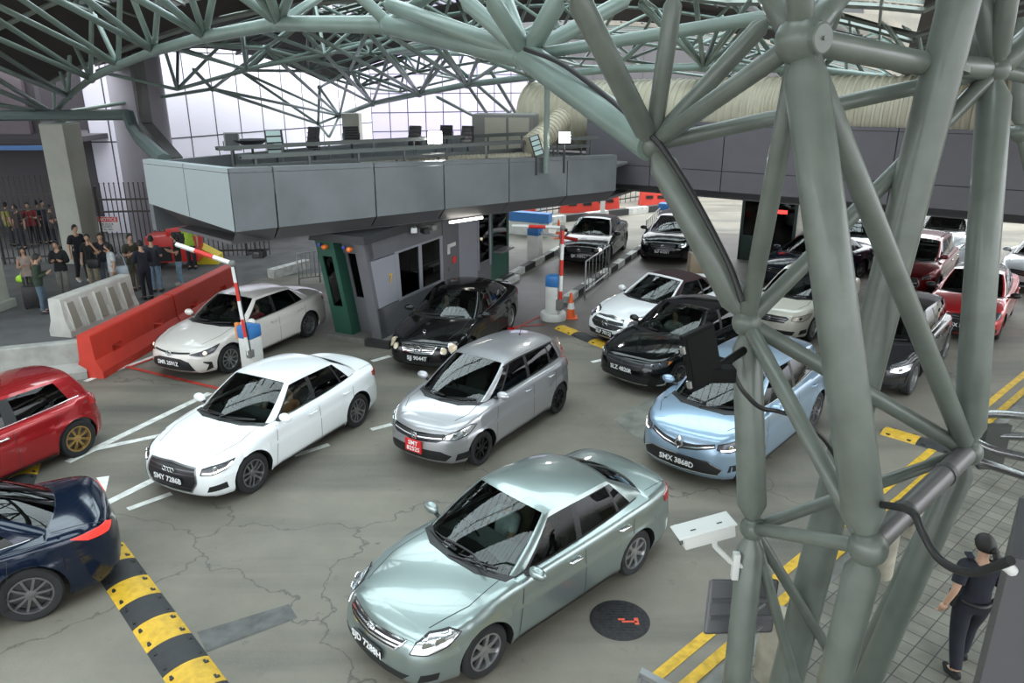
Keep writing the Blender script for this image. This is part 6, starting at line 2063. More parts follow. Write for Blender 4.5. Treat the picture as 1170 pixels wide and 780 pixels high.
# ---- right foreground
CRB = mat('cream_bollard', (.36, .33, .26), .7, noise=.35, nscale=3, col2=(.20, .18, .14))
def bollard(px, py, r_, h, lab):
    p = G(px, py, .1); mb = MB(); mb.lathe([(r_, 0), (r_, h - .03), (r_*.9, h), (0, h)], 28, Matrix.Translation(p))
    tag(mb.build('bollard', CRB, smooth=40), lab, 'bollard', None)
bollard(882, 772, .19, .78, 'cream concrete bollard behind the grey sign board')
bollard(1003, 655, .17, .72, 'cream concrete bollard between the thick tubes further along the kerb')
bollard(1042, 610, .16, .60, 'cream bollard farthest along the kerb, mostly behind the rail')
# grey boards seen from behind, strapped on the left tube
r = empty('sign_board', DD(850, 690, 6.05), radians(14), 'plain grey sign board seen from the back, strapped to the left tube', 'sign')
gm_ = mat('sign_back_grey', (.155, .155, .16), .5, .2)
mb = MB(); T = Matrix.Rotation(radians(10), 4, 'Y') @ Matrix.Rotation(radians(-14), 4, 'X')
mb.box((-.33, -.0, -.24), (.30, .02, .20), T, bev=.02); mb.build('board', gm_, r)
mb = MB(); mb.box((-.30, -.02, .02), (.28, .0, .05), T); mb.box((-.30, -.02, -.12), (.28, .0, -.09), T); mb.build('back_rail', ALU, r)
mb = MB(); mb.tube([(-.20, -.16, .13), (-.02, -.18, .07), (.12, -.1, .05)], .012, 6); mb.tube([(-.16, -.16, -.09), (.0, -.17, -.14), (.12, -.1, -.16)], .012, 6); mb.build('steel_band', mat('grey_cabinet', ()), r)
# CCTV camera
r = empty('security_camera', DD(806, 607, 5.45), radians(-5), 'white box security camera bracketed to the left tube', 'camera')
T = Matrix.Rotation(radians(16), 4, 'Z') @ Matrix.Rotation(radians(-10), 4, 'Y')
mb = MB(); mb.box((-.19, -.075, -.06), (.20, .075, .045), T, bev=.012); mb.build('housing', mat('white_housing', (.62, .63, .60), .4), r, smooth=40)
mb = MB(); mb.box((-.23, -.09, .045), (.21, .09, .06), T, bev=.006); mb.build('sun_shield', mat('white_housing', ()), r)
mb = MB()
for x in (-.10, .10): mb.box((x - .02, -.03, .060), (x + .02, -.02, .063), T)
mb.build('slot_screws', BLK, r)
mb = MB(); mb.lathe([(.04, 0), (.045, -.012), (0, -.006)], 16, T @ Matrix.Translation((-.19, 0, -.005)) @ Matrix.Rotation(pi/2, 4, 'Y')); mb.build('lens', mat('unlit_lamp_face', ()), r)
e_ = DD(852, 648, 5.6) - r.location; e_ = Matrix.Rotation(radians(5), 4, 'Z') @ e_
mb = MB(); mb.tube([(.06, 0, -.06), (.08, 0, -.12), e_ + Vector((-.12, 0, .05)), e_], .022, 8); mb.box(tuple(e_ + Vector((-.10, -.03, -.10))), tuple(e_ + Vector((-.05, .03, .12))), bev=.005); mb.build('bracket', mat('white_housing', ()), r, smooth=40)
# monitor on the left tube
mat('dark_screen', (.004, .004, .004), .5, spec=.15)
r = empty('flat_monitor', DD(802, 408, 5.0), 0, 'black flat monitor on a bracket at the left tube, tilted towards the lanes', 'monitor')
T = Matrix.Rotation(radians(-14), 4, 'Y') @ Matrix.Rotation(radians(28), 4, 'Z')
mb = MB(); mb.box((-.13, -.02, -.20), (.13, .03, .20), T, bev=.006); mb.build('casing', mat('black_casing', (.012, .012, .013), .4), r)
mb = MB(); mb.box((-.115, -.024, -.18), (.115, -.02, .18), T); mb.build('screen', mat('dark_screen', (.006, .006, .006), .5), r)
mb = MB(); mb.box((-.148, -.015, -.17), (-.130, .02, -.12), T); mb.box((-.148, -.015, .08), (-.13, .02, .13), T); mb.build('side_clip', ALU, r)
q = DD(850, 400, 5.35) - r.location; q2 = DD(812, 425, 5.1) - r.location
mb = MB(); mb.tube([Vector((.0, .03, -.1)), q2, q], .03, 8); mb.box(tuple(q2 + Vector((-.12, -.06, -.06))), tuple(q2 + Vector((.16, .05, .04))), bev=.01); mb.build('arm_box', mat('black_casing', ()), r)
# curved handrails at the right edge
HR = mat('polished_handrail', (.42, .42, .42), .25, .9)
for k, (pts, lab) in enumerate((([(1100, 486, 6.6), (1130, 473, 6.5), (1200, 478, 6.2)], 'uppermost curved steel handrail at the right edge'), ([(1092, 505, 6.5), (1126, 498, 6.4), (1200, 500, 6.2)], 'second curved handrail at the right edge'), ([(1098, 490, 6.2), (1130, 512, 6.1), (1200, 528, 5.9)], 'third curved handrail, the brightest tube at the right edge'), ([(1100, 520, 6.1), (1135, 532, 6.0), (1200, 553, 5.9)], 'lowest curved handrail at the right edge'))):
    mb = MB(); mb.tube(catmull([DD(*q) for q in pts], 8), .035, 12)
    tag(mb.build('handrail', HR, smooth=60), lab, 'handrail', 'curved handrails')
mb = MB(); p = DD(1138, 500, 6.35); p3 = DD(1140, 545, 6.2)
mb.prism([(-.10, -.02), (.10, -.02), (.10, .03), (-.10, .03)], p3.z - .05, p.z + .12, Matrix.Translation((p.x, p.y, 0))); tag(mb.build('handrail_post', mat('dark_post_steel', (.10, .105, .10), .4, .6)), 'flat grey plate carrying the curved handrails', 'post')
# dark cabinet in the bottom right corner
c0 = DD(1140, 700, 4.0); zt_ = DD(1160, 622, 4.0).z
r = empty('grey_cabinet', (c0.x, c0.y, 0), 0, 'tall dark grey cabinet cut off at the bottom right corner', 'cabinet')
mb = MB(); mb.prism([(0, 0), (1.5, -.6), (1.9, .3), (.42, .6)], 0, zt_)
mb.build('housing', mat('dark_cabinet_grey', (.10, .10, .105), .45, .2), r)
mb = MB(); mb.ball((.0, -.02, zt_ - .06), .03, 12); mb.tube([(.0, -.02, zt_ - .06), (-.05, -.03, zt_ - .02)], .03, 10); mb.build('cable_gland', mat('white_plastic', ()), r, smooth=50)
# small grey frame corner at the bottom, by the yellow lines
r = empty('barrier_frame', DD(745, 785, 5.6), radians(-25), 'grey metal panel corner rising at the bottom edge beside the yellow lines', 'frame')
mb = MB(); mb.box((-.10, 0, -.5), (.45, .03, .06), Matrix.Rotation(radians(14), 4, 'Y')); mb.build('panel', gm_, r)
mb = MB(); mb.box((-.12, -.01, .04), (.46, .05, .08), Matrix.Rotation(radians(14), 4, 'Y')); mb.box((-.12, -.01, -.5), (-.09, .05, .06), Matrix.Rotation(radians(14), 4, 'Y')); mb.build('frame_edge', ALU, r)
# ================================================================ THE CARS
def variant(base, sx=1.0, sz=1.0, sw=1.0, **ov):
    c = dict(base)
    for k in ('zc', 'crown', 'zr'):
        f = sz if k != 'crown' else 1.0
        c[k] = [(x*sx, z*f) for x, z in c[k]]
    for k in ('xa', 'xc', 'xcr', 'xcc', 'xrf', 'xrr', 'xf', 'xr', 'wb', 'nf', 'nr', 'seatx'):
        if k in c: c[k] = c[k]*sx
    for k in ('ya', 'yc', 'ytf', 'ytr', 'w'): c[k] = c[k]*sw
    c['dlo'] = [(a*sx, b*sx, q) for a, b, q in c['dlo']]
    c['doors'] = [(a*sx, b) for a, b in c['doors']]
    c['handles'] = [a*sx for a in c.get('handles', ())]
    c.update(ov)
    return c
HATCH = dict(w=1.695, wb=2.53, xf=2.05, xr=-1.94, nf=.30, nr=.14, wr=.30,
    zc=[(-1.94, .86), (-1.85, .98), (-1.4, 1.09), (-.6, 1.09), (.5, 1.06), (1.0, 1.05), (1.3, 1.01), (1.6, .92), (1.85, .80), (1.98, .68), (2.05, .58)],
    crown=[(-1.9, .07), (-1, .08), (.5, .08), (1.2, .10), (1.9, .12)],
    zr=[(-1.62, 1.42), (-1.3, 1.475), (-.7, 1.52), (-.1, 1.53), (.30, 1.475)],
    xa=1.02, xc=1.30, xcr=-1.66, xcc=-1.86, xrf=.30, xrr=-1.55, ya=.66, yc=.62, ytf=.54, ytr=.53, cpillar=.10, shelf=.35, seatx=.12,
    dlo=[(.88, .18, 'qf'), (.62, .08, 'black'), (.56, .05, 'fg'), (-.26, -.30, 'black'), (-.36, -.38, 'rg'), (-1.08, -1.05, 'black'), (-1.16, -1.10, 'qg'), (-1.50, -1.30, 'body')],
    doors=[(.80, .12), (-.31, 0), (-1.12, .10)], handles=(-.12, -.92), trunkseam=False)
SUVB = variant(HATCH, 1.11, 1.09, 1.07, wr=.36, zsill=.25, cladding=True)

def light_front(B, o, hl, gr, gm_=None, framem=None, bars=None, barm=None, low=None, fogs=None, on=None, bulbs=(), lm=None):
    headlight(B, o, hl, on, lm, bulbs)
    grille(B, o, gr, bars or [], barm, gm_, framem)
    if low: grille(B, o, low, name='lower_intake')
    if fogs: patch(B, o, fogs, BLK, 'fog_lamp_recess')

def occupant(o, x, y, **kw):
    """sits in the car: a thing of its own at the seat"""
    M = Matrix.Translation(o.location) @ Matrix.Rotation(o.rotation_euler.z, 4, 'Z')
    p = M @ Vector((x, y, 0))
    lab = kw.pop('label')
    return person(lab, (p.x, p.y), o.rotation_euler.z, kw.pop('H', 1.6), z=kw.pop('z', -.42), seated=True, **kw)

def corolla_silver():
    PM = paint('aqua_silver', (.30, .36, .35), .75, .30)
    C = dict(SEDAN, paint=PM, seatm=SEATB, rim=ALU, wheel='seven', mirrorm=PM, handlem=CHR, inm=mat('grey_trim', (.10, .11, .11), .7), fgm=glassmat('tinted_front_glass', (.28, .30, .29), ior=1.32), mould=BLK)
    o, B, c = make_car('sedan_car', 'pale silver-green sedan in the foreground with passengers visible through its windscreen', C, (.085, 8.07), radians(-136.4))
    headlight(B, o, [(.60, .60), (.80, .60), (1.03, .66), (1.20, .76), (1.10, .79), (.86, .76), (.66, .70)], bulbs=[(.80, .68, .045, CHR), (.95, .71, .05, CHR)])
    grille(B, o, [(0, .57), (.40, .59), (.52, .70), (0, .68)], bars=[[(0, .60), (.44, .625)], [(0, .64), (.47, .66)]], barm=CHR, framem=CHR, fw=.014)
    grille(B, o, [(0, .27), (.50, .27), (.60, .36), (0, .36)], name='lower_intake')
    patch(B, o, [(.68, .27), (.90, .30), (.92, .38), (.72, .37)], BLK, 'fog_lamp_recess')
    plate(B, o, 'SJD 7288H', .47)
    emblem(B, o, 'ovals', .655, .05)
    taillight(B, o, [(.55, .78), (.80, .76), (1.02, .82), (1.05, .92), (.80, .96), (.56, .94)])
    patch(B, o, [(-.9, .505), (.62, .505), (.62, .525), (-.9, .525)], PM, 'door_moulding', .012, fn=lambda a, z, off=0: B.S((1 if a >= 0 else -1)*B.a_of_x(a) if False else B.a_of_x(a), z, off)) if False else None
    occupant(o, -.05, -.36, label='driver in a white t-shirt at the wheel of the silver-green sedan', shirt=(.55, .60, .62), arms='wheel', bend=-.25)
    occupant(o, -.05, .36, label='front passenger in dark clothes beside the driver in the white t-shirt', shirt=(.03, .03, .035), arms='lap', bend=-.25, female=True, hair='long')
    occupant(o, -.90, .30, label='rear passenger behind the front passenger of the silver-green sedan', shirt=(.05, .04, .04), arms='lap', bend=-.2, H=1.5)
    mb = MB()
    M = o.matrix_world
    mb.tube([(1.0, .52, 1.02), (.93, .2, 1.06), (.93, -.05, 1.05), (.96, -.3, 1.05)], .012, 6)
    for y in (.4, .2, .05, -.1): mb.tube([(.86, y, 1.03), (1.0, y + .04, 1.05)], .006, 5)
    mb.build('dashboard_stand', BLK, o)
    return o
corolla_silver()

def audi():
    PM = paint('pure_white', (.82, .84, .85), 0, .35)
    C = variant(SEDAN, 1.0, .975, 1.015, w=1.80, wb=2.64, xf=2.17, xr=-2.24, nf=.24, wr=.325, paint=PM, rim=GUN, wheel='five', handlem=PM, xcc=-1.74, mirror=(.62, .98), mould=CHR)
    o, B, c = make_car('sedan_car', 'bright white sedan with four-ring grille badge in the left foreground', C, (-4.21, 12.02), radians(-116.2))
    headlight(B, o, [(.58, .58), (.76, .575), (.98, .62), (1.16, .73), (.98, .71), (.76, .69), (.60, .66)], on=[(.62, .60), (.78, .60), (1.0, .65), (1.10, .70)], bulbs=[(.82, .65, .035, CHR)], lm=mat('dark_lamp', (.10, .10, .11), .2, .5))
    g_ = grille(B, o, [(0, .30), (.42, .30), (.52, .46), (.48, .67), (0, .70)], bars=[[(0, .36), (.45, .36)], [(0, .56), (.48, .56)], [(0, .62), (.48, .62)]], barm=mat('dark_chrome', (.10, .10, .11), .3, .7), framem=GUN, fw=.022)
    patch(B, o, [(.66, .30), (.98, .32), (.96, .42), (.70, .39)], BLK, 'fog_lamp_recess')
    plate(B, o, 'SMY 7286B', .46, w=.52, h=.12)
    emblem(B, o, 'rings', .60, .058, off=.03)
    taillight(B, o, [(.45, .78), (.75, .76), (1.0, .82), (1.02, .90), (.75, .92), (.45, .90)])
    occupant(o, -.05, -.36, label='driver in the bright white sedan with a light shirt', shirt=(.30, .28, .27), arms='wheel', bend=-.25)
    occupant(o, -.05, .36, label='passenger in an orange top in the bright white sedan', shirt=(.42, .16, .05), arms='lap', bend=-.2, female=True)
audi()

def fit():
    PM = paint('silver', (.46, .46, .48), .7, .32)
    C = variant(HATCH, paint=PM, rim=mat('black_alloy', (.02, .02, .02), .35, .5), wheel='mesh', handlem=PM, visor=True, mould=BLK, mirror=(.74, 1.06), fgm=GLD, hoodseam=.66)
    o, B, c = make_car('hatchback_car', 'silver hatchback with a red number plate in the centre', C, (-.466, 12.85), radians(-123.8))
    headlight(B, o, [(.52, .64), (.75, .63), (1.0, .68), (1.20, .80), (1.08, .83), (.82, .77), (.58, .71)], bulbs=[(.75, .69, .038, CHR), (.92, .72, .04, CHR)])
    grille(B, o, [(0, .58), (.42, .60), (.58, .66), (.56, .72), (0, .69)], bars=[[(0, .625), (.52, .66)]], barm=CHR, framem=mat('piano_black', (.01, .01, .01), .1))
    grille(B, o, [(0, .27), (.58, .27), (.68, .36), (.5, .44), (0, .44)], name='lower_intake')
    patch(B, o, [(.74, .26), (1.02, .28), (1.0, .40), (.78, .38)], BLK, 'fog_lamp_recess')
    plate(B, o, '', .46, PLR, w=.34, h=.22, two=('SMT', '8252S'))
    emblem(B, o, 'h', .64, .055, off=.03)
    taillight(B, o, [(.66, .84), (.84, .84), (.90, 1.06), (.74, 1.08)])
    for sg in (1, -1):
        mb = MB(); mb.add([(-1.62, sg*.66, 1.06), (-1.80, sg*.60, 1.04), (-1.66, sg*.50, 1.40), (-1.54, sg*.57, 1.42)], [(0, 1, 2, 3)]); mb.build('upper_tail_light', REDL, o)
    antenna(B, o, -1.1)
fit()

def corolla_white():
    PM = paint('pearl_white', (.66, .62, .58), 0, .35)
    C = variant(SEDAN, 1.03, .975, 1.01, w=1.79, wb=2.7, xf=2.24, xr=-2.36, nf=.30, wr=.325, paint=PM, rim=ALU, wheel='ten', handlem=PM, xrr=-1.05, xcc=-1.78, xcr=-1.62, mirror=(.68, .98))
    o, B, c = make_car('sedan_car', 'cream white sedan waiting beside the red barrier at the left boom barrier', C, (-6.42, 17.16), radians(-114.1))
    headlight(B, o, [(.52, .62), (.80, .57), (1.05, .62), (1.24, .76), (1.05, .72), (.80, .67)], bulbs=[(.86, .63, .035, HALO)], lm=mat('dark_lamp', ()))
    grille(B, o, [(0, .60), (.52, .63), (.52, .66), (0, .64)])
    grille(B, o, [(0, .22), (.66, .22), (.50, .46), (.30, .52), (0, .53)], name='lower_intake')
    patch(B, o, [(.84, .24), (1.0, .28), (.98, .42), (.80, .46), (.80, .43), (.92, .38)], BLK, 'fog_lamp_recess')
    plate(B, o, 'SMR 2591Z', .42)
    emblem(B, o, 'ovals', .62, .055, off=.03)
    taillight(B, o, [(.45, .80), (.75, .78), (1.0, .83), (1.02, .91), (.75, .93), (.45, .91)])
    occupant(o, -.05, -.36, label='driver in the cream white sedan in dark clothes', shirt=(.05, .04, .05), arms='wheel', bend=-.25)
    occupant(o, -.05, .36, label='passenger in a red top in the cream white sedan', shirt=(.45, .03, .05), arms='lap', bend=-.2, female=True)
corolla_white()

def merc():
    PM = paint('obsidian_black', (.005, .005, .005), .0, .10, .0)
    C = variant(SEDAN, 1.07, 1.0, 1.03, w=1.82, wb=2.85, xf=2.33, xr=-2.45, nf=.28, wr=.33, paint=PM, rim=ALU, wheel='ten', handlem=PM, mould=CHR, mirror=(.68, 1.0), glm=GLD, xcc=-1.80)
    o, B, c = make_car('sedan_car', 'black sedan with twin oval headlamps and star badge beside the toll booth', C, (-1.31, 17.59), radians(-108.7))
    for u, v, r in ((.82, .64, .105), (.60, .60, .072)):
        for sg in (1, -1):
            p = [(sg*(u + r*1.05*cos(t)), v + r*sin(t)) for t in [2*pi*i/20 for i in range(20)]]
            h = B.wrap(p, .014, .05, .03).build('headlight', mat('warm_lamp', (.80, .66, .48), .2, .3), o, smooth=60)
            ribbon(B, densify(p + [p[0]], .05), .012, .018).build('lamp_ring', CHR, h)
    grille(B, o, [(0, .52), (.34, .54), (.43, .68), (0, .70)], bars=[[(0, .555), (.36, .57)], [(0, .595), (.38, .61)], [(0, .635), (.40, .65)]], barm=CHR, framem=CHR, fw=.02)
    grille(B, o, [(0, .26), (.70, .27), (.72, .34), (0, .34)], name='lower_intake')
    plate(B, o, 'SJJ 9044T', .42)
    emblem(B, o, 'star', .61, .085, off=.035)
    mb = MB(); z = B.D(1.92, 0); mb.tube([(1.92, 0, z - .01), (1.92, 0, z + .04)], .008, 6); mb.tube([(1.92, .035*cos(t), z + .075 + .035*sin(t)) for t in [2*pi*i/16 for i in range(17)]], .005, 5); mb.build('bonnet_star', CHR, o)
    taillight(B, o, [(.55, .76), (.95, .76), (.98, .92), (.6, .92)])
    occupant(o, -.05, -.36, label='driver in the black star-badged sedan in a grey shirt', shirt=(.16, .16, .16), arms='wheel', bend=-.25)
merc()

def renault():
    PM = paint('ice_blue', (.30, .42, .55), .6, .30)
    C = variant(HATCH, 1.09, 1.07, 1.08, w=1.86, wb=2.73, xf=2.16, xr=-2.18, nf=.32, wr=.355, paint=PM, rim=GUN, wheel='five', handlem=PM, mirror=(.82, 1.12), mould=CHR, fgm=GLD, wsm=GLS)
    o, B, c = make_car('minivan_car', 'light blue people carrier with a diamond badge behind the left steel tube', C, (4.05, 12.35), radians(-131.5))
    headlight(B, o, [(.62, .72), (.82, .68), (1.06, .72), (1.26, .86), (1.10, .88), (.80, .82), (.64, .80)], on=[(.68, .72), (.85, .71), (1.08, .76)], bulbs=[(.85, .75, .04, CHR)], lm=mat('dark_lamp', ()))
    grille(B, o, [(0, .62), (.30, .66), (.60, .74), (.58, .80), (.25, .74), (0, .72)], bars=[[(0, .66), (.3, .70), (.58, .77)]], barm=CHR)
    grille(B, o, [(0, .30), (.66, .31), (.72, .40), (.5, .52), (0, .53)], name='lower_intake', framem=CHR, fw=.014)
    patch(B, o, [(.82, .34), (1.08, .38), (1.05, .47), (.85, .46)], BLK, 'fog_lamp_recess')
    plate(B, o, 'SMX 3868D', .42)
    emblem(B, o, 'diamond', .715, .10, off=.03)
    taillight(B, o, [(.6, .9), (.9, .9), (.95, 1.02), (.65, 1.05)])
renault()

def asx():
    PM = paint('gloss_black', (.005, .006, .006), .0, .08, .0)
    C = variant(SEDAN, 1.0, 1.02, 1.02, w=1.79, wb=2.65, xf=2.18, xr=-2.25, nf=.26, wr=.335, paint=PM, rim=GUN, wheel='multi', handlem=PM, mirror=(.64, 1.04), wsm=GLS, inm=mat('grey_trim', ()))
    o, B, c = make_car('sedan_car', 'glossy black sedan with chrome bumper trims next to the white convertible', C, (3.85, 16.05), radians(-137))
    headlight(B, o, [(.50, .62), (.80, .61), (1.05, .65), (1.20, .75), (1.02, .76), (.76, .72), (.52, .70)], bulbs=[(.70, .665, .038, CHR), (.86, .68, .038, CHR)], lm=mat('dark_lamp', ()))
    patch(B, o, [(1.05, .67), (1.17, .73), (1.08, .74)], AMB, 'indicator', .016)
    grille(B, o, [(0, .50), (.40, .52), (.50, .60), (.48, .68), (0, .70)], bars=[[(0, .60), (.46, .62)], [(0, .68), (.48, .67)]], barm=mat('dark_chrome', ()))
    grille(B, o, [(0, .26), (.60, .27), (.66, .40), (0, .42)], name='lower_intake')
    ribbon(B, densify([(-.62, .255), (.62, .255)], .06), .035, .022).build('chrome_lip', CHR, o)
    for sg in (1, -1):
        ribbon(B, densify([(sg*.80, .26), (sg*.98, .28), (sg*1.02, .46), (sg*.86, .47)], .04), .035, .018).build('fog_lamp_surround', CHR, o)
    patch(B, o, [(.80, .28), (.96, .30), (.98, .44), (.84, .44)], BLK, 'fog_lamp_recess')
    plate(B, o, 'SLZ 4820R', .50)
    emblem(B, o, 'tri', .635, .055, off=.03)
    occupant(o, -.05, -.36, label='driver in the glossy black sedan with a pale shirt', shirt=(.35, .34, .32), arms='wheel', bend=-.25)
mat('dark_lamp', (.10, .10, .11), .2, .5) if 'dark_lamp' not in MATS else None
asx()

def convertible():
    PM = paint('polar_white', (.86, .87, .88), 0, .33)
    soft = mat('burgundy_soft_top', (.038, .014, .016), .9, noise=.2, nscale=8)
    C = variant(SEDAN, 1.04, .965, 1.03, w=1.84, wb=2.8, xf=2.38, xr=-2.30, nf=.32, wr=.33, paint=PM, roofm=soft, soft=True, rim=ALU, wheel='five', mirror=(.66, .97), handlem=PM, xrr=-.70, xcc=-1.62, xcr=-1.5,
                ya=.70, ytf=.55, dlo=[(.64, .06, 'black'), (.58, .04, 'fg'), (-.45, -.42, 'black'), (-.52, -.46, 'rg'), (-1.0, -.62, 'body')], doors=[(.74, .10), (-.62, -.1)], handles=(-.40,), mould=CHR)
    o, B, c = make_car('convertible_car', 'white convertible with a closed burgundy soft top', C, (4.02, 18.9), radians(-139))
    # white windscreen frame
    mb = MB()
    top = [Vector((c['xrf'] - .07*abs(t)**2.2, c['ytf']*t, B.R(c['xrf'] - .07*abs(t)**2.2, c['ytf']*abs(t)) + .012)) for t in [-.98 + 1.96*i/12 for i in range(13)]]
    mb.tube([Vector((c['xa'] + .02, -c['ya'], B.D(c['xa'], c['ya']) + .01))] + top + [Vector((c['xa'] + .02, c['ya'], B.D(c['xa'], c['ya']) + .01))], .030, 8)
    mb.build('windscreen_frame', PM, o, smooth=60)
    headlight(B, o, [(.62, .62), (.82, .60), (1.05, .66), (1.26, .78), (1.02, .79), (.74, .74)], on=[(.68, .70), (.90, .74), (1.1, .76)], bulbs=[(.84, .67, .035, CHR)], lm=mat('dark_lamp', ()))
    grille(B, o, [(0, .46), (.36, .47), (.52, .56), (.46, .70), (0, .72)], bars=[[(0, .585), (.50, .585)]], barm=CHR, framem=CHR, fw=.018)
    grille(B, o, [(0, .25), (.55, .25), (.62, .37), (0, .37)], name='lower_intake')
    patch(B, o, [(.72, .26), (1.06, .28), (1.04, .46), (.84, .40)], BLK, 'fog_lamp_recess')
    plate(B, o, 'SLP 7012J', .37)
    emblem(B, o, 'star', .59, .09, off=.03)
    taillight(B, o, [(.5, .76), (.95, .76), (.98, .88), (.55, .88)])
convertible()

def simple_front(B, o, style='mid', txt=None, on=None, hl=None, lm=None, ez=.63, ek='ell', fr=None):
    headlight(B, o, hl or [(.55, .62), (.80, .60), (1.02, .65), (1.18, .76), (1.02, .77), (.76, .73), (.57, .70)], on=on, bulbs=[(.78, .665, .038, CHR)], lm=lm)
    grille(B, o, [(0, .54), (.38, .55), (.48, .66), (.42, .70), (0, .70)], bars=[[(0, .60), (.42, .60)], [(0, .65), (.44, .65)]], barm=GUN, framem=fr)
    grille(B, o, [(0, .25), (.60, .26), (.66, .36), (0, .37)], name='lower_intake')
    patch(B, o, [(.76, .27), (1.0, .30), (.98, .40), (.80, .38)], BLK, 'fog_lamp_recess')
    if txt: plate(B, o, txt, .45)
    emblem(B, o, ek, ez, .05, off=.03)
def lexus():
    PM = paint('obsidian_black', ())
    C = variant(SEDAN, 1.02, .99, 1.02, w=1.80, wb=2.73, wr=.33, paint=PM, rim=GUN, wheel='ten', handlem=PM, mirror=(.64, .98), lite=True)
    o, B, c = make_car('sedan_car', 'far black sedan standing at the lowered boom with lit headlamps', C, (3.04, 27.5), radians(-110))
    simple_front(B, o, txt='SJK 3301L', ek='ell')
    headon = [(.72, .66, .05, mat('lit_headlamp', (1, .86, .62), .3, emit=6))]
    for sg in (1, -1):
        p = B.S(sg*.80, .665, .02); mb = MB(); mb.ball(p, .05, 10); mb.build('lit_bulb', mat('lit_headlamp', ()), o)
    taillight(B, o, [(.55, .76), (.95, .76), (.98, .90), (.6, .90)])
    occupant(o, -.05, -.36, label='driver barely seen in the far black sedan', shirt=(.2, .19, .16), arms='wheel', bend=-.25)
mat('lit_headlamp', (1, .86, .62), .3, emit=6)
lexus()
def mazda():
    PM = paint('obsidian_black', ())
    C = variant(HATCH, 1.08, .96, 1.05, w=1.79, wb=2.7, xf=2.20, xr=-2.1, nf=.30, wr=.33, paint=PM, rim=GUN, wheel='ten', handlem=PM, mirror=(.80, 1.0), lite=True)
    o, B, c = make_car('hatchback_car', 'far black hatchback partly hidden by the long sloping tube', C, (6.04, 28.1), radians(-111))
    simple_front(B, o, txt='SLF 6120Y', ek='wing')
    taillight(B, o, [(.6, .84), (.9, .84), (.95, .98), (.65, .98)])
mazda()
def stream():
    PM = paint('warm_white', (.60, .58, .50), 0, .35)
    C = variant(HATCH, 1.10, 1.0, 1.02, w=1.72, wb=2.70, xf=2.2, xr=-2.3, nf=.30, wr=.32, paint=PM, rim=ALU, wheel='ten', handlem=PM, mirror=(.86, 1.04))
    o, B, c = make_car('wagon_car', 'cream coloured low wagon behind the big column, between its tubes', C, (7.75, 19.3), radians(-132))
    simple_front(B, o, txt=None, ek='h', lm=mat('warm_lamp_lens', (.55, .50, .42), .2, .3))
    taillight(B, o, [(.6, .84), (.9, .84), (.95, 1.04), (.70, 1.06)])
stream()
def darkblue():
    PM = paint('midnight_blue', (.014, .022, .038), .2, .15, .3)
    C = variant(SEDAN, 1.02, .99, 1.02, w=1.80, wb=2.7, paint=PM, rim=ALU, wheel='ten', handlem=PM, mirror=(.64, .98), lite=True)
    o, B, c = make_car('sedan_car', 'dark navy sedan just behind the cream wagon, split by the column', C, (9.75, 23.9), radians(-145))
    simple_front(B, o, ek='ell'); taillight(B, o, [(.55, .76), (.95, .76), (.98, .90), (.6, .90)])
darkblue()
def nissan():
    PM = paint('frost_white', (.58, .62, .65), .2, .33)
    C = variant(SEDAN, 1.0, 1.0, 1.0, paint=PM, rim=ALU, handlem=PM, lite=True)
    o, B, c = make_car('sedan_car', 'far white sedan with a dark V grille between the column tubes', C, (12.45, 26.9), radians(-109))
    simple_front(B, o, ek='ell', fr=CHR); taillight(B, o, [(.55, .76), (.95, .76), (.98, .90), (.6, .90)])
nissan()
def suv():
    PM = paint('wine_red', (.16, .008, .012), .5, .28)
    C = variant(SUVB, .97, 1.0, 1.0, paint=PM, rim=GUN, wheel='ten', handlem=CHR, roofrack=True, mirror=(.84, 1.2))
    o, B, c = make_car('suv_car', 'wine red SUV with roof rails behind the crossing tubes', C, (12.58, 22.96), radians(-128.5))
    s_ = 1.16
    headlight(B, o, [(.56, .62*s_), (.84, .62*s_), (1.10, .68*s_), (1.22, .76*s_), (1.04, .76*s_), (.60, .70*s_)], bulbs=[(.82, .66*s_, .04, CHR)])
    grille(B, o, [(0, .42), (.46, .44), (.52, .60), (.46, .76), (0, .78)], bars=[[(0, .62), (.46, .62)], [(0, .52), (.46, .52)]], barm=GUN, framem=GUN)
    patch(B, o, [(.72, .34), (1.06, .36), (1.02, .48), (.78, .46)], BLK, 'fog_lamp_recess'); emblem(B, o, 'ovals', .69, .06, off=.03)
    taillight(B, o, [(.6, .95), (.95, .95), (1.0, 1.1), (.65, 1.1)])
suv()
def mpv():
    PM = paint('frost_white', ())
    C = variant(HATCH, 1.18, 1.22, 1.10, w=1.85, wb=3.0, xf=2.40, xr=-2.40, wr=.34, paint=PM, rim=ALU, handlem=PM, mirror=(.98, 1.35), lite=True, wsbow=.03)
    o, B, c = make_car('minivan_car', 'tall white van behind the wine red SUV', C, (15.67, 27.1), radians(-124))
    s_ = 1.2
    headlight(B, o, [(.60, .64*s_), (.90, .62*s_), (1.12, .70*s_), (1.28, .84*s_), (1.06, .82*s_), (.64, .74*s_)]); grille(B, o, [(0, .62), (.52, .64), (.60, .80), (0, .82)], framem=CHR); grille(B, o, [(0, .28), (.7, .29), (.74, .42), (0, .43)], name='lower_intake')
    emblem(B, o, 'ovals', .76, .06, off=.03)
mpv()
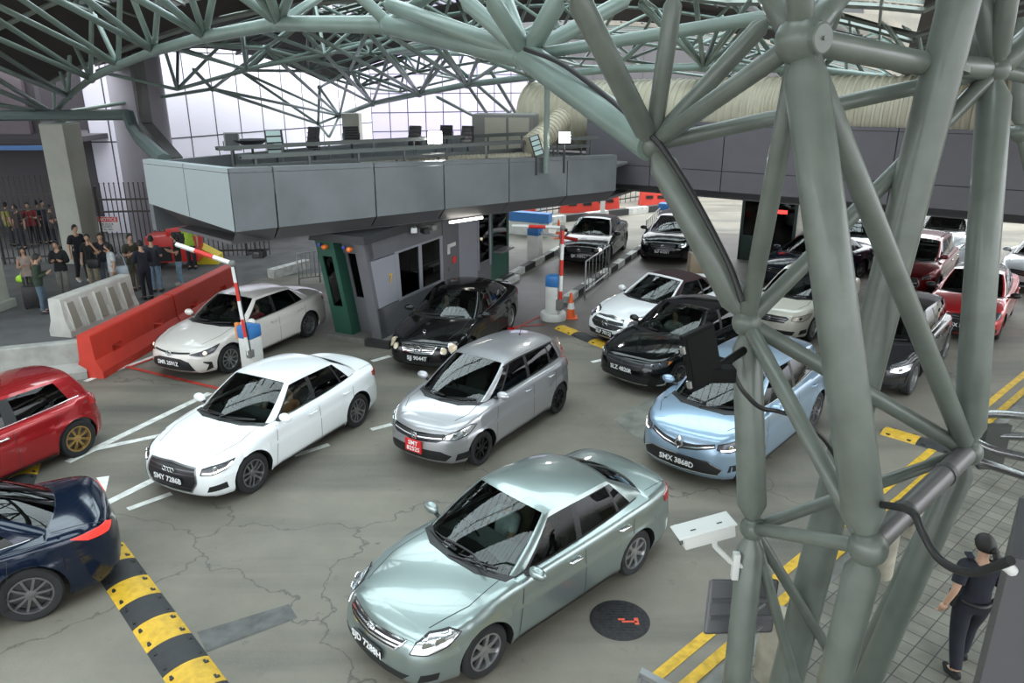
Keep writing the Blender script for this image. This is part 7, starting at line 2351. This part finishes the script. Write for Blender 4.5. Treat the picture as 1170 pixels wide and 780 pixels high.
def redsedan():
    PM = paint('bright_red', (.50, .018, .022), .3, .28)
    C = variant(SEDAN, 1.0, 1.0, 1.0, paint=PM, rim=mat('black_alloy', ()), wheel='ten', handlem=PM, roofm=mat('black_roof_film', (.012, .012, .013), .25, coat=1), mirrorm=BLK, mirror=(.64, .98), wsm=GLS)
    o, B, c = make_car('sedan_car', 'bright red sedan with a black roof and black wheels at the right', C, (12.3, 19.4), radians(-128))
    simple_front(B, o, ek='tri', lm=mat('dark_lamp', ()), txt='SGX 55K')
    grille(B, o, [(0, .30), (.50, .32), (.46, .70), (0, .71)], name='wide_grille')
    taillight(B, o, [(.55, .78), (.95, .78), (.98, .92), (.6, .92)])
redsedan()
def edgecar():
    PM = paint('frost_white', ())
    C = variant(HATCH, 1.05, 1.0, 1.02, paint=PM, rim=ALU, handlem=PM, lite=True)
    o, B, c = make_car('hatchback_car', 'pale silver car cut off by the right edge above the red sedan', C, (17.0, 23.6), radians(-137))
    simple_front(B, o, ek='ell')
edgecar()
def greycar():
    PM = paint('graphite', (.035, .035, .038), .5, .2, .5)
    C = variant(SUVB, .95, .93, .98, paint=PM, rim=ALU, wheel='ten', handlem=PM, mirror=(.78, 1.1), mould=CHR)
    o, B, c = make_car('crossover_car', 'dark graphite crossover hidden behind the two thickest tubes', C, (8.45, 15.9), radians(-131))
    simple_front(B, o, ek='ell'); taillight(B, o, [(.45, .92), (.75, .90), (1.0, .96), (1.02, 1.04), (.7, 1.05), (.5, 1.03)])
greycar()
def redhatch():
    PM = paint('candy_red', (.36, .010, .014), .4, .25)
    C = variant(HATCH, 1.06, .955, 1.05, w=1.80, wb=2.63, xf=2.1, xr=-2.02, nr=.20, wr=.325, paint=PM, rim=mat('gold_alloy', (.62, .40, .15), .32, .8), wheel='mesh', handlem=CHR, mould=CHR, shelf=.3,
                dlo=[(.80, .10, 'black'), (.74, .06, 'fg'), (-.26, -.30, 'black'), (-.46, -.46, 'rg'), (-1.38, -1.22, 'body')], doors=[(.80, .12), (-.31, 0), (-1.08, .16)], handles=(-.12,))
    o, B, c = make_car('hatchback_car', 'red hatchback with gold wheels cut off by the left edge', C, (-8.75, 10.85), radians(-116))
    simple_front(B, o, ek='ell'); taillight(B, o, [(.58, .80), (.86, .78), (.98, .84), (.95, .92), (.70, .94), (.58, .90)])
    antenna(B, o, -.75, h=.24, lean=-.02)
redhatch()
def bluecar():
    PM = paint('deep_blue', (.003, .009, .026), .2, .15, .4)
    C = variant(SEDAN, 1.05, .985, 1.04, w=1.84, wb=2.83, xf=2.4, xr=-2.46, nr=.24, wr=.35, paint=PM, rim=GUN, wheel='ten', handlem=PM, mould=CHR)
    o, B, c = make_car('sedan_car', 'dark blue car with a glowing tail lamp cut off at the lower left edge', C, (-7.35, 7.45), radians(-148))
    simple_front(B, o, ek='wing')
    taillight(B, o, [(.42, .82), (.66, .80), (.98, .84), (1.16, .92), (.95, .93), (.60, .91)], mat('glowing_tail_lens', (.75, .04, .03), .3, emit=.5))
bluecar()
def corner():
    PM = paint('pure_white', ())
    C = variant(HATCH, paint=PM, rim=ALU, handlem=PM, lite=True)
    o, B, c = make_car('hatchback_car', 'white car roof just showing at the bottom left edge', C, (-4.15, 3.42), radians(-125))
    mb = MB(); mb.box((-1.2, -.05, 1.5), (-1.1, .05, 1.60), bev=.02); mb.build('roof_light', REDL, o)
corner()
